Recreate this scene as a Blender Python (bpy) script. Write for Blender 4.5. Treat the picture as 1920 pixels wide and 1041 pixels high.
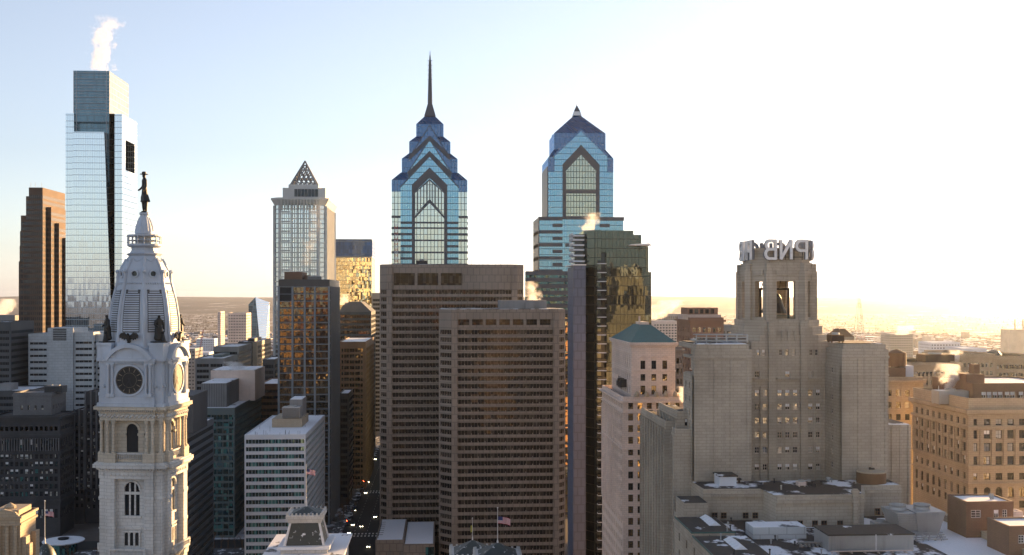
import bpy, bmesh, math, random
from mathutils import Vector
for o in list(bpy.data.objects): bpy.data.objects.remove(o)
R_ = math.radians
SC = bpy.context.scene
COL = SC.collection
random.seed(7)
# ---------------------------------------------------------------- camera, sky, sun
TH = R_(3.63)            # the view looks this far to one side of the street direction (+Y)
CAMZ = 133.0
FPX, W0, H0, HOR = 2050.0, 1920.0, 1041.0, 555.0
cam = bpy.data.objects.new("camera", bpy.data.cameras.new("camera")); COL.objects.link(cam)
cam.location = (0, 0, CAMZ); cam.rotation_euler = (R_(90), 0, -TH)
cam.data.sensor_width = 36; cam.data.lens = FPX / W0 * 36
cam.data.shift_y = (HOR - H0 / 2) / W0
cam.data.clip_start = 1; cam.data.clip_end = 120000
SC.camera = cam
HAZE, HAZE_G = 1.9e-5, .8
SUN_AZ, SUN_EL = 43.0, 6.0      # degrees clockwise from +Y, above the horizon
world = bpy.data.worlds.new("World"); SC.world = world; world.use_nodes = True
wn = world.node_tree.nodes; wl = world.node_tree.links
for n in list(wn): wn.remove(n)
sky = wn.new("ShaderNodeTexSky"); sky.sky_type = 'NISHITA'; sky.sun_disc = False
sky.sun_elevation = R_(SUN_EL); sky.sun_rotation = R_(SUN_AZ)
sky.altitude = 130; sky.air_density = 1.0; sky.dust_density = 0.5; sky.ozone_density = 2.0
bg = wn.new("ShaderNodeBackground"); bg.inputs[1].default_value = 0.058
wo = wn.new("ShaderNodeOutputWorld"); hs = wn.new("ShaderNodeHueSaturation"); hs.inputs['Saturation'].default_value = .48; wl.new(sky.outputs[0], hs.inputs['Color'])
tm_ = wn.new("ShaderNodeMix"); tm_.data_type = 'RGBA'; tm_.blend_type = 'MULTIPLY'; tm_.inputs[0].default_value = 1; tm_.inputs[7].default_value = (.955, .965, 1.085, 1)
wl.new(hs.outputs[0], tm_.inputs[6]); wl.new(tm_.outputs[2], bg.inputs[0]); wl.new(bg.outputs[0], wo.inputs[0])
sl = bpy.data.lights.new("sun", 'SUN'); sl.energy = 3.8; sl.angle = R_(0.5); sl.color = (1.0, 0.60, 0.26)
sun = bpy.data.objects.new("sun", sl); COL.objects.link(sun)
_az, _el = R_(SUN_AZ), R_(SUN_EL)
SDIR = Vector((math.sin(_az) * math.cos(_el), math.cos(_az) * math.cos(_el), math.sin(_el)))
sun.rotation_euler = SDIR.to_track_quat('Z', 'Y').to_euler()
SC.view_settings.view_transform = 'Standard'; SC.view_settings.look = 'None'
SC.view_settings.exposure = 2.45; SC.view_settings.gamma = 1.0
SC.cycles.use_denoising = True
SC.cycles.max_bounces = 6; SC.cycles.diffuse_bounces = 3; SC.cycles.glossy_bounces = 3
SC.cycles.volume_bounces = 1; SC.cycles.sample_clamp_indirect = 6.0
SC.cycles.volume_max_steps = 256

# ---------------------------------------------------------------- measuring: pixel of the photo + depth -> place
_c, _s = math.cos(TH), math.sin(TH)
def P(px, py, Y):
    u = (px - 960) / FPX; v = (HOR - py) / FPX
    t = Y / (_c - _s * u)
    return Vector((t * (_s + _c * u), Y, CAMZ + t * v))
def X(px, Y): return P(px, HOR, Y).x
def Z(px, py, Y): return P(px, py, Y).z
def back(px0, px1, Y):       # depth of the far end of a side wall that runs from px0 (at Y) to px1
    return Y * ((px0 - 960) * _c + FPX * _s) / ((px1 - 960) * _c + FPX * _s) * (_c - _s * (px1 - 960) / FPX) / (_c - _s * (px0 - 960) / FPX)

# ---------------------------------------------------------------- mesh collecting
WL = {}
class MB:
    def __init__(s): s.v = []; s.f = []; s.m = []
    def face(s, pts, m=0):
        i = len(s.v); s.v += [tuple(p) for p in pts]; s.f.append(tuple(range(i, i + len(pts)))); s.m.append(m)
    def box(s, x0, x1, y0, y1, z0, z1, m=0, bottom=True):
        i = len(s.v)
        s.v += [(x0,y0,z0),(x1,y0,z0),(x1,y1,z0),(x0,y1,z0),(x0,y0,z1),(x1,y0,z1),(x1,y1,z1),(x0,y1,z1)]
        fs = [(4,5,6,7),(0,1,5,4),(1,2,6,5),(2,3,7,6),(3,0,4,7)]
        if bottom: fs.append((3,2,1,0))
        for f in fs: s.f.append(tuple(i + k for k in f)); s.m.append(m)
    def obox(s, c, ux, hx, hy, z0, z1, m=0):        # box turned in plan: centre, unit direction, half sizes
        uy = (-ux[1], ux[0])
        q = [(c[0]+a*hx*ux[0]+b*hy*uy[0], c[1]+a*hx*ux[1]+b*hy*uy[1]) for a, b in ((-1,-1),(1,-1),(1,1),(-1,1))]
        s.prism(q, z0, z1, m)
    def prism(s, poly, z0, z1, m=0, top=True, bot=True):
        i = len(s.v); n = len(poly)
        s.v += [(p[0], p[1], z0) for p in poly] + [(p[0], p[1], z1) for p in poly]
        for k in range(n):
            j = (k + 1) % n; s.f.append((i+k, i+j, i+n+j, i+n+k)); s.m.append(m)
        if top: s.f.append(tuple(i + n + k for k in range(n))); s.m.append(m)
        if bot: s.f.append(tuple(i + n - 1 - k for k in range(n))); s.m.append(m)
    def loft(s, p0, z0, p1, z1, m=0, top=True):
        i = len(s.v); n = len(p0)
        s.v += [(p[0], p[1], z0) for p in p0] + [(p[0], p[1], z1) for p in p1]
        for k in range(n):
            j = (k + 1) % n; s.f.append((i+k, i+j, i+n+j, i+n+k)); s.m.append(m)
        if top: s.f.append(tuple(i + n + k for k in range(n))); s.m.append(m)
    def cone(s, poly, z0, apex, m=0):
        n = len(poly)
        for k in range(n):
            a, b = poly[k], poly[(k+1) % n]; s.face([(a[0],a[1],z0),(b[0],b[1],z0),apex], m)
    def lathe(s, prof, cx, cy, n=16, rot=0.0, m=0, cap=True):
        i = len(s.v)
        for r, z in prof:
            for k in range(n):
                a = rot + 2*math.pi*k/n; s.v.append((cx + r*math.cos(a), cy + r*math.sin(a), z))
        for q in range(len(prof)-1):
            for k in range(n):
                j = (k+1) % n; s.f.append((i+q*n+k, i+q*n+j, i+(q+1)*n+j, i+(q+1)*n+k)); s.m.append(m)
        if cap:
            q = len(prof)-1; s.f.append(tuple(i+q*n+k for k in range(n))); s.m.append(m)
    def tube(s, a, b, r0, r1=None, n=8, m=0):
        r1 = r0 if r1 is None else r1
        a = Vector(a); b = Vector(b); d = (b-a).normalized()
        u = d.cross(Vector((0,0,1)) if abs(d.z) < .9 else Vector((1,0,0))).normalized(); w = d.cross(u)
        i = len(s.v)
        for p, r in ((a, r0), (b, r1)):
            for k in range(n):
                t = 2*math.pi*k/n; s.v.append(tuple(p + u*(r*math.cos(t)) + w*(r*math.sin(t))))
        for k in range(n):
            j = (k+1) % n; s.f.append((i+k, i+j, i+n+j, i+n+k)); s.m.append(m)
        s.f.append(tuple(i+n-1-k for k in range(n))); s.m.append(m); s.f.append(tuple(i+n+k for k in range(n))); s.m.append(m)
    def ball(s, c, r, n=8, sz=1.0, m=0):
        s.lathe([(r*math.sin(math.pi*k/6) + 1e-4, c[2] - r*sz*math.cos(math.pi*k/6)) for k in range(7)], c[0], c[1], n, 0, m)
    def arch_prism(s, pts, axis, a0, a1, m=0):      # profile (h, z) pushed along x or y from a0 to a1
        f = (lambda h, z, a: (h, a, z)) if axis == 'y' else (lambda h, z, a: (a, h, z))
        n = len(pts); i = len(s.v)
        s.v += [f(h, z, a0) for h, z in pts] + [f(h, z, a1) for h, z in pts]
        for k in range(n):
            j = (k+1) % n; s.f.append((i+k, i+j, i+n+j, i+n+k)); s.m.append(m)
        s.f.append(tuple(i+k for k in range(n))); s.m.append(m); s.f.append(tuple(i+n+k for k in reversed(range(n)))); s.m.append(m)
    def mesh(s, name, mats, off=(0,0,0), smooth=False, fix=True):
        me = bpy.data.meshes.new(name)
        me.from_pydata([(a-off[0], b-off[1], c-off[2]) for a, b, c in s.v], [], s.f)
        mats = mats if isinstance(mats, (list, tuple)) else [mats]
        for q in mats: me.materials.append(q)
        if len(mats) > 1: me.polygons.foreach_set("material_index", s.m)
        if fix:
            bm = bmesh.new(); bm.from_mesh(me); bmesh.ops.recalc_face_normals(bm, faces=bm.faces); bm.to_mesh(me); bm.free()
        if smooth: me.polygons.foreach_set("use_smooth", [True]*len(me.polygons))
        me.update(); return me
    def build(s, name, mats, parent=None, smooth=False, fix=True):
        off = WL.get(parent.name, Vector()) if parent else Vector()
        o = bpy.data.objects.new(name, s.mesh(name, mats, off, smooth, fix)); COL.objects.link(o)
        if parent: o.parent = parent
        WL[o.name] = off
        return o
def tag(o, label=None, cat=None, group=None, kind=None):
    if label: o['label'] = label
    if cat: o['category'] = cat
    if group: o['group'] = group
    if kind: o['kind'] = kind
    return o
def thing(name, label, cat, loc, group=None, rotz=0.0, local=False):
    o = bpy.data.objects.new(name, None); COL.objects.link(o)
    o.location = loc; o.rotation_euler = (0, 0, rotz); o.empty_display_size = 1
    WL[o.name] = Vector((0,0,0)) if local else Vector(loc)
    return tag(o, label, cat, group)
def put(name, me, parent, loc, rotz=0.0):            # another object on a shared mesh
    o = bpy.data.objects.new(name, me); COL.objects.link(o)
    off = WL.get(parent.name, Vector()) if parent else Vector()
    o.location = Vector(loc) - off; o.rotation_euler = (0,0,rotz)
    if parent: o.parent = parent
    WL[o.name] = off
    return o
def rect(x0, x1, y0, y1): return [(x0,y0),(x1,y0),(x1,y1),(x0,y1)]
def offset(poly, d):                                  # convex, counter-clockwise; d > 0 shrinks
    n = len(poly); L = []
    for k in range(n):
        a, b = poly[k], poly[(k+1) % n]; dx, dy = b[0]-a[0], b[1]-a[1]; l = math.hypot(dx, dy)
        nx, ny = -dy/l, dx/l; L.append((a[0]+nx*d, a[1]+ny*d, dx/l, dy/l))
    out = []
    for k in range(n):
        p, q = L[k-1], L[k]; det = p[2]*q[3]-p[3]*q[2]
        t = ((q[0]-p[0])*q[3]-(q[1]-p[1])*q[2])/det
        out.append((p[0]+p[2]*t, p[1]+p[3]*t))
    return out
def ngon(cx, cy, r, n, rot=0.0): return [(cx+r*math.cos(rot+2*math.pi*k/n), cy+r*math.sin(rot+2*math.pi*k/n)) for k in range(n)]

# ---------------------------------------------------------------- materials
class NT:
    def __init__(s, name):
        s.mat = bpy.data.materials.new(name); s.mat.use_nodes = True
        s.t = s.mat.node_tree; s.t.nodes.clear(); s.out = s.n("OutputMaterial")
    def n(s, typ, **kw):
        q = s.t.nodes.new("ShaderNode" + typ)
        for k, v in kw.items(): setattr(q, k, v)
        return q
    def l(s, a, b): s.t.links.new(a, b)
    def val(s, sock, v):
        if hasattr(v, 'links'): s.l(v, sock)
        else: sock.default_value = v
    def math(s, op, a, b=0.0, clamp=False):
        q = s.n("Math", operation=op, use_clamp=clamp); s.val(q.inputs[0], a); s.val(q.inputs[1], b); return q.outputs[0]
    def mix(s, f, a, b):
        q = s.n("Mix", data_type='RGBA'); s.val(q.inputs[0], f)
        s.val(q.inputs[6], (*a, 1) if isinstance(a, tuple) and len(a) == 3 else a); s.val(q.inputs[7], (*b, 1) if isinstance(b, tuple) and len(b) == 3 else b)
        return q.outputs[2]
    def noise(s, vec, scale, detail=3, rough=.55):
        q = s.n("TexNoise"); q.inputs['Scale'].default_value = scale; q.inputs['Detail'].default_value = detail; q.inputs['Roughness'].default_value = rough
        if vec is not None: s.l(vec, q.inputs['Vector'])
        return q.outputs[0]
    def scale(s, vec, v):
        q = s.n("VectorMath", operation='MULTIPLY'); s.l(vec, q.inputs[0]); q.inputs[1].default_value = v; return q.outputs[0]
    def ramp(s, f, a, b):
        q = s.n("MapRange"); q.interpolation_type = 'SMOOTHSTEP'; s.val(q.inputs[0], f); q.inputs[1].default_value = a; q.inputs[2].default_value = b; return q.outputs[0]
    def pos(s): return s.n("NewGeometry").outputs['Position']
    def sep(s, v):
        q = s.n("SeparateXYZ"); s.l(v, q.inputs[0]); return q.outputs
def dark(c, f): return tuple(x*f for x in c)
def stone(name, col, rough=.85, var=.25, course=None, streak=.3, spot=None, bump=.15, ratio=2.2, metal=0.0):
    """weathered masonry, concrete or metal: broad blotches, rain streaks, optional courses of blocks"""
    t = NT(name); p = t.pos(); b = t.n("BsdfPrincipled"); t.l(b.outputs[0], t.out.inputs[0])
    c = t.mix(t.ramp(t.noise(p, .07, 4), .3, .7), dark(col, 1-var), dark(col, 1+var*.4))
    c = t.mix(t.math('MULTIPLY', t.ramp(t.noise(t.scale(p, (.9,.9,.06)), 1.0, 4), .5, .8), streak), c, dark(col, .45))
    c = t.mix(t.math('MULTIPLY', t.noise(p, 3.0, 2), .25), c, dark(col, .6))
    h = t.noise(p, 2.5, 3)
    if course:
        s = t.sep(p); u = t.math('ADD', s[0], s[1]); cv = t.n("CombineXYZ"); t.l(u, cv.inputs[0]); t.l(s[2], cv.inputs[1])
        br = t.n("TexBrick"); t.l(cv.outputs[0], br.inputs[0])
        br.inputs['Scale'].default_value = 1; br.inputs['Row Height'].default_value = course; br.inputs['Brick Width'].default_value = course*ratio
        br.inputs['Mortar Size'].default_value = course*.06; br.inputs['Color1'].default_value = (1,1,1,1); br.inputs['Color2'].default_value = (.86,.86,.86,1); br.inputs['Mortar'].default_value = (.58,.58,.58,1)
        q = t.n("Mix", data_type='RGBA', blend_type='MULTIPLY'); q.inputs[0].default_value = .8; t.l(c, q.inputs[6]); t.l(br.outputs[0], q.inputs[7]); c = q.outputs[2]
    if spot: c = t.mix(t.ramp(t.noise(p, spot[1], 5, .6), spot[2], spot[2]+.08), c, spot[0])
    t.l(c, b.inputs['Base Color']); b.inputs['Roughness'].default_value = rough; b.inputs['Metallic'].default_value = metal
    bp = t.n("Bump"); bp.inputs['Strength'].default_value = bump; bp.inputs['Distance'].default_value = .2; t.l(h, bp.inputs['Height']); t.l(bp.outputs[0], b.inputs['Normal'])
    return t.mat
def glass(name, tint, refl, base, pane=None, line=(.03,.035,.04), lw=.12, lh=.3, wob=.01, wave=.0, shade=None, rough=.02, fk=1.0, lit=0.0):
    """window glass: dark room behind, mirror coat that grows at grazing angles, each pane set a hair off true; optional bars"""
    t = NT(name); p = t.pos(); s = t.sep(p); u = t.math('ADD', t.math('ADD', s[0], s[1]), .37)
    pw, ph = pane or (1.5, 3.6)
    fu = t.math('DIVIDE', u, pw); fz = t.math('DIVIDE', t.math('ADD', s[2], .13), ph)
    cv = t.n("CombineXYZ"); t.l(t.math('FLOOR', fu), cv.inputs[0]); t.l(t.math('FLOOR', fz), cv.inputs[1])
    wn_ = t.n("TexWhiteNoise", noise_dimensions='3D'); t.l(cv.outputs[0], wn_.inputs[0])
    g = t.n("NewGeometry")
    vs = t.n("VectorMath", operation='SUBTRACT'); t.l(wn_.outputs['Color'], vs.inputs[0]); vs.inputs[1].default_value = (.5,.5,.5)
    vm = t.n("VectorMath", operation='SCALE'); t.l(vs.outputs[0], vm.inputs[0]); vm.inputs['Scale'].default_value = wob*2
    va = t.n("VectorMath", operation='ADD'); t.l(g.outputs['Normal'], va.inputs[0]); t.l(vm.outputs[0], va.inputs[1])
    nrm = va.outputs[0]
    if wave:
        q = t.n("TexNoise"); q.inputs['Scale'].default_value = .45; q.inputs['Detail'].default_value = 1; t.l(p, q.inputs['Vector'])
        w1 = t.n("VectorMath", operation='SUBTRACT'); t.l(q.outputs['Color'], w1.inputs[0]); w1.inputs[1].default_value = (.5,.5,.5)
        w2 = t.n("VectorMath", operation='SCALE'); t.l(w1.outputs[0], w2.inputs[0]); w2.inputs['Scale'].default_value = wave
        w3 = t.n("VectorMath", operation='ADD'); t.l(nrm, w3.inputs[0]); t.l(w2.outputs[0], w3.inputs[1]); nrm = w3.outputs[0]
    nn = t.n("VectorMath", operation='NORMALIZE'); t.l(nrm, nn.inputs[0])
    d = t.n("BsdfPrincipled"); d.inputs['Roughness'].default_value = .5; d.inputs['Specular IOR Level'].default_value = .1
    bc = t.mix(wn_.outputs['Value'], dark(base, .5), dark(base, 1.5))
    if shade:   # some rooms have a pale blind down
        bc = t.mix(t.math('GREATER_THAN', wn_.outputs['Value'], 1-shade[1]), bc, shade[0])
    t.l(bc, d.inputs['Base Color'])
    if lit:   # a few rooms have their lamps on
        d.inputs['Emission Color'].default_value = (1, .72, .38, 1); t.l(t.math('MULTIPLY', t.math('LESS_THAN', wn_.outputs['Value'], lit), .35), d.inputs['Emission Strength'])
    gl = t.n("BsdfGlossy"); gl.inputs['Color'].default_value = (*tint, 1); gl.inputs['Roughness'].default_value = rough; t.l(nn.outputs[0], gl.inputs['Normal'])
    fr = t.n("Fresnel"); fr.inputs[0].default_value = 1.5
    f = t.math('ADD', t.math('MULTIPLY', fr.outputs[0], (1-refl)*fk), refl)
    mx = t.n("MixShader"); t.l(f, mx.inputs[0]); t.l(d.outputs[0], mx.inputs[1]); t.l(gl.outputs[0], mx.inputs[2]); sh = mx.outputs[0]
    if pane and (lw or lh):
        bar = t.n("BsdfPrincipled"); bar.inputs['Base Color'].default_value = (*line, 1); bar.inputs['Roughness'].default_value = .5
        m = t.math('MAXIMUM', t.math('LESS_THAN', t.math('FRACT', fu), lw/pw), t.math('LESS_THAN', t.math('FRACT', fz), lh/ph))
        m2 = t.n("MixShader"); t.l(m, m2.inputs[0]); t.l(sh, m2.inputs[1]); t.l(bar.outputs[0], m2.inputs[2]); sh = m2.outputs[0]
    t.l(sh, t.out.inputs[0]); return t.mat
def plain(name, col, rough=.6, metal=0.0, emit=None):
    t = NT(name); b = t.n("BsdfPrincipled"); t.l(b.outputs[0], t.out.inputs[0]); p = t.pos()
    t.l(t.mix(t.noise(p, 1.3, 3), dark(col, .75), dark(col, 1.2)), b.inputs['Base Color'])
    b.inputs['Roughness'].default_value = rough; b.inputs['Metallic'].default_value = metal
    if emit: b.inputs['Emission Color'].default_value = (*emit[0], 1); b.inputs['Emission Strength'].default_value = emit[1]
    return t.mat
def snowroof(name, col, cover=.5, scale=.18, snow=(.8,.82,.86)):
    t = NT(name); b = t.n("BsdfPrincipled"); t.l(b.outputs[0], t.out.inputs[0]); p = t.pos()
    f = t.ramp(t.noise(t.scale(p, (1,.7,1)), scale, 5, .6), 1-cover-.035, 1-cover+.035)
    c = t.mix(t.noise(p, .8, 3), dark(col, .6), dark(col, 1.5))
    t.l(t.mix(f, c, t.mix(t.noise(p, 1.5, 3), dark(snow, .85), snow)), b.inputs['Base Color']); b.inputs['Roughness'].default_value = .85
    bp = t.n("Bump"); bp.inputs['Strength'].default_value = .3; bp.inputs['Distance'].default_value = .3; t.l(f, bp.inputs['Height']); t.l(bp.outputs[0], b.inputs['Normal'])
    return t.mat
M = {}
M['marble'] = stone("pale_marble", (.64,.64,.62), course=.9, streak=.35, var=.2)
M['marble_tan'] = stone("tan_marble", (.60,.54,.44), course=.9, streak=.3, var=.2)
M['dome_metal'] = stone("grey_painted_iron", (.47,.53,.61), rough=.6, streak=.35, var=.2)
M['bronze'] = plain("dark_bronze", (.016,.016,.015), .55, .2)
M['granite_red'] = stone("red_granite", (.10,.062,.042), course=None, streak=.1, var=.15)
M['granite_tan'] = stone("brown_granite", (.275,.225,.185), rough=.7, streak=.3, var=.16, bump=.05, course=3.9, ratio=.85)
M['precast'] = stone("white_precast", (.50,.53,.55), streak=.15, course=1.8, var=.1)
M['limestone'] = stone("grey_limestone", (.44,.385,.31), course=.75, streak=.4, var=.22, ratio=2.6)
M['terracotta'] = stone("cream_terracotta", (.74,.60,.52), course=.6, streak=.2, var=.15)
M['buff'] = stone("buff_stone", (.44,.36,.26), course=.6, streak=.3, var=.2)
M['brick_brown'] = stone("brown_brick", (.21,.12,.075), course=.35, streak=.2, var=.2)
M['brick_red'] = stone("red_brick", (.34,.20,.14), course=.4, streak=.15, var=.2)
M['dark_stone'] = stone("near_black_stone", (.06,.06,.065), course=.8, streak=.4, var=.3)  # very dark grey stone, uneven in tone
M['grey_stone'] = stone("mid_grey_stone", (.17,.17,.175), course=.8, streak=.3, var=.25)
M['concrete'] = stone("concrete", (.25,.25,.25), streak=.3, var=.2)
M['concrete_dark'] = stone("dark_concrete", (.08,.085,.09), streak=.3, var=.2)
M['white_band'] = stone("white_metal_panel", (.58,.62,.68), rough=.5, streak=.15, var=.08)
M['grey_band'] = stone("grey_metal_panel", (.19,.22,.25), rough=.5, streak=.15, var=.1)
M['green_frame'] = stone("green_grey_frame", (.085,.12,.125), rough=.5, streak=.1, var=.1)
M['black_frame'] = stone("dark_bronze_frame", (.05,.05,.05), rough=.5, streak=.1, var=.1)
M['alu'] = stone("silver_frame", (.5,.5,.5), rough=.4, streak=.1, var=.1)
M['copper'] = stone("green_copper", (.045,.125,.115), rough=.6, streak=.35, var=.2)
M['slate'] = stone("dark_slate", (.045,.06,.06), rough=.5, course=.5, streak=.1, spot=((.7,.73,.78), .5, .60))
M['rust'] = stone("rusty_metal", (.16,.085,.04), rough=.8, streak=.5, var=.3)
M['galv'] = stone("galvanised_sheet", (.40,.41,.41), rough=.45, streak=.7, var=.25, metal=.3)
M['tar'] = snowroof("tar_roof_with_snow", (.035,.03,.027), .475, .11)
M['tar_low'] = snowroof("tar_roof_bare", (.04,.035,.03), .38, .2)
M['snow'] = snowroof("snowy_roof", (.12,.12,.12), .62, .15)
M['snow_full'] = snowroof("snow", (.45,.46,.5), .8, .1)
M['iron'] = plain("dark_iron", (.03,.03,.033), .5, .4)
M['white_paint'] = plain("white_paint", (.75,.75,.75), .5)
M['steel_red'] = plain("red_painted_steel", (.45,.06,.04), .5)
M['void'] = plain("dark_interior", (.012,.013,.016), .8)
# glass
M['g_dark'] = glass("dark_window_glass", (.6,.7,.8), .02, (.008,.010,.013), wob=.02, wave=.03, fk=.7)
M['g_room'] = glass("window_glass", (.9,.9,.85), .16, (.02,.02,.02), pane=(1.1,1.9), lw=0, lh=0, wob=.03, wave=.03, shade=((.45,.43,.38), .3))
M['g_bronze'] = glass("bronze_window_glass", (1.0,.76,.46), .13, (.012,.010,.008), pane=(1.6,4), lw=0, lh=0, wob=.015, wave=.05, shade=((.07,.06,.05), .15), fk=.6)
M['g_brown'] = glass("brown_window_glass", (1.0,.7,.4), .006, (.006,.005,.005), pane=(1.6,4), lw=0, lh=0, wob=.012, wave=.04, shade=((.05,.042,.035), .2), fk=.45)
M['g_teal'] = glass("teal_window_glass", (.45,.8,.85), .10, (.006,.022,.025), pane=(1.5,3.5), lw=0, lh=0, wob=.02, wave=.02, shade=((.05,.16,.15), .25), fk=.4)
M['g_comcast'] = glass("pale_mirror_glass", (.86,.93,.97), .62, (.06,.08,.09), pane=(1.6,4.3), line=(.42,.48,.52), lw=.12, lh=.35, wob=.004)
M['g_comcast_dark'] = glass("clear_dark_glass", (.45,.68,.8), .11, (.05,.10,.125), pane=(1.6,4.3), line=(.12,.16,.19), lw=.16, lh=.4, wob=.003)
M['g_blue'] = glass("blue_curtain_wall", (.36,.66,.84), .48, (.03,.08,.12), pane=(1.5,3.9), line=(.12,.2,.26), lw=.14, lh=.42, wob=.010)
M['g_pale'] = glass("pale_curtain_wall", (.85,.92,.86), .56, (.06,.08,.08), pane=(2.2,3.9), line=(.05,.06,.08), lw=.34, lh=.34, wob=.010)
M['g_olive'] = glass("olive_curtain_wall", (.76,.80,.66), .44, (.05,.055,.045), pane=(1.9,3.9), line=(.05,.06,.06), lw=.32, lh=.4, wob=.012)
M['g_navy'] = glass("navy_roof_glass", (.24,.40,.66), .28, (.016,.045,.11), pane=(2.0,3.9), line=(.05,.08,.13), lw=.2, lh=.2, wob=.006)
M['g_warm'] = glass("warm_reflecting_glass", (1.0,.82,.55), .34, (.02,.018,.015), pane=(1.1,1.9), lw=0, lh=0, wob=.03, wave=.06)
M['g_cap'] = glass("navy_cap_glass", (.3,.45,.7), .05, (.02,.055,.15), pane=(2.0,3.9), line=(.02,.04,.09), lw=.2, lh=.2, wob=.004)
M['g_smoke'] = glass("smoked_green_glass", (.52,.62,.56), .10, (.012,.014,.012), pane=(1.4,3.6), line=(.03,.035,.03), lw=.10, lh=.22, wob=.006, wave=.012)
M['g_gold'] = glass("rippled_gold_glass", (1.0,.88,.55), .5, (.03,.03,.02), pane=(1.5,3.8), line=(.05,.05,.04), lw=.12, lh=.25, wob=.05, wave=.12)
M['g_cira'] = glass("faceted_mirror_glass", (.80,.90,1.0), .6, (.05,.06,.07), pane=(4,4), line=(.2,.22,.25), lw=.3, lh=.5, wob=.006)
M['g_mellon'] = glass("grey_striped_glass", (.88,.97,1.0), .58, (.08,.09,.1), pane=(1.6,3.9), line=(.5,.5,.5), lw=.5, lh=.8, wob=.008)
M['pale_granite'] = stone('pale_granite', (.52,.52,.52), streak=.1, var=.1)
M['band_dark'] = stone("dark_blue_grey_granite", (.075,.085,.105), rough=.45, streak=.05, var=.1)
M['mirror_fin'] = stone('satin_metal_panel', (.095,.125,.20), rough=.4, course=3.4, streak=.1, var=.15, ratio=.8)
_unused = lambda: glass("satin_metal_panel", (.45,.48,.62), .04, (.085,.09,.13), pane=(2.6,3.6), line=(.1,.1,.12), lw=.03, lh=.04, wob=.004, rough=.25)
CLK = plain("clock_glass", (.010,.009,.009), .6)
SIGNB = plain("letter_side", (.16,.17,.2), .5)
CLT = plain("clock_brass", (.20,.165,.12), .6)
# ---------------------------------------------------------------- building builders
def ribbon(root, poly, z0, z1, fh, wh, wall, gl, top=3.0, mull=1.6, mullmat=None, pier=0, pierw=.6, corner=.0, ins=.3, teeth=None,
           roof='snow', parapet=.8, sill=None, bars=True, wname='window_band', upto=None, edges=None):
    """storeys of window bands: every floor's glazing is a part of its own, the wall is slabs, corner posts and piers"""
    n = max(1, int((z1 - top - z0) / fh)); zt = z1 - top
    w = MB(); inner = offset(poly, ins); ne = len(poly)
    sill = (fh - wh) if sill is None else sill
    g = MB(); g.prism(inner, 0, wh, 0, top=False, bot=False)
    for k in range(ne):
        if edges is not None and k not in edges: continue
        a, b = inner[k], inner[(k+1) % ne]; L = math.hypot(b[0]-a[0], b[1]-a[1]); c = max(1, round(L/mull)); ux = ((b[0]-a[0])/L, (b[1]-a[1])/L)
        if bars:
            for q in range(1, c):
                s = L*q/c; g.obox((a[0]+ux[0]*s, a[1]+ux[1]*s), ux, .05, .07, 0, wh, 1)
    c0 = (sum(p[0] for p in poly)/ne, sum(p[1] for p in poly)/ne)
    off = WL[root.name]
    me = g.mesh(wname, [gl, mullmat or wall], (off.x, off.y, 0))
    zb = zt
    for i in range(n):
        zw = zt - (i+1)*fh + sill
        if i == 0 or zw > z0 - 1:
            o = bpy.data.objects.new(wname, me); COL.objects.link(o); o.parent = root; o.location = (0, 0, zw - off.z); WL[o.name] = off
        w.prism(poly, zw - sill, zw, 0)
        if teeth:
            for k in range(ne):
                if edges is not None and k not in edges: continue
                a, b = poly[k], poly[(k+1) % ne]; L = math.hypot(b[0]-a[0], b[1]-a[1]); c = max(1, round(L/teeth[0])); ux = ((b[0]-a[0])/L, (b[1]-a[1])/L)
                for q in range(c):
                    s = L*(q+.5)/c; w.obox((a[0]+ux[0]*s - ux[1]*.22, a[1]+ux[1]*s + ux[0]*.22), ux, .16, .2, zw, zw+teeth[1])
        zb = zw - sill
    w.prism(poly, zt, z1, 0)
    if z0 < zb: w.prism(poly, z0, zb, 0)
    if corner:
        for k in range(ne):
            a = poly[k]; p = poly[k-1]; q = poly[(k+1) % ne]
            for e in (p, q):
                L = math.hypot(e[0]-a[0], e[1]-a[1]); ux = ((e[0]-a[0])/L, (e[1]-a[1])/L); nx = (ux[1], -ux[0]) if e is q else (-ux[1], ux[0])
                cc = (a[0]+ux[0]*corner/2 - nx[0]*.3, a[1]+ux[1]*corner/2 - nx[1]*.3)
                w.obox(cc, ux, corner/2 - .01, .32, z0, zt - .01)
    if pier:
        for k in range(ne):
            if edges is not None and k not in edges: continue
            a, b = poly[k], poly[(k+1) % ne]; L = math.hypot(b[0]-a[0], b[1]-a[1]); c = max(1, round(L/pier)); ux = ((b[0]-a[0])/L, (b[1]-a[1])/L)
            for q in range(1, c):
                s = L*q/c; w.obox((a[0]+ux[0]*s - ux[1]*.12, a[1]+ux[1]*s + ux[0]*.12), ux, pierw/2, .22, z0, zt-.02)
    wo_ = w.build('wall', wall, root)
    r = MB(); inn = offset(poly, .5); r.prism(inn, z1 + .01, z1 + .12)
    r.build('roof', M[roof], root)
    if parapet:
        p = MB(); o1 = poly; o2 = offset(poly, .45)
        for k in range(ne):
            j = (k+1) % ne; p.face([(*o1[k], z1+parapet), (*o1[j], z1+parapet), (*o2[j], z1+parapet), (*o2[k], z1+parapet)])
            p.face([(*o1[k], z1), (*o1[j], z1), (*o1[j], z1+parapet), (*o1[k], z1+parapet)])
            p.face([(*o2[j], z1), (*o2[k], z1), (*o2[k], z1+parapet), (*o2[j], z1+parapet)])
        p.build('parapet', wall, root, fix=False)
    return wo_
_wm = {}
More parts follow.
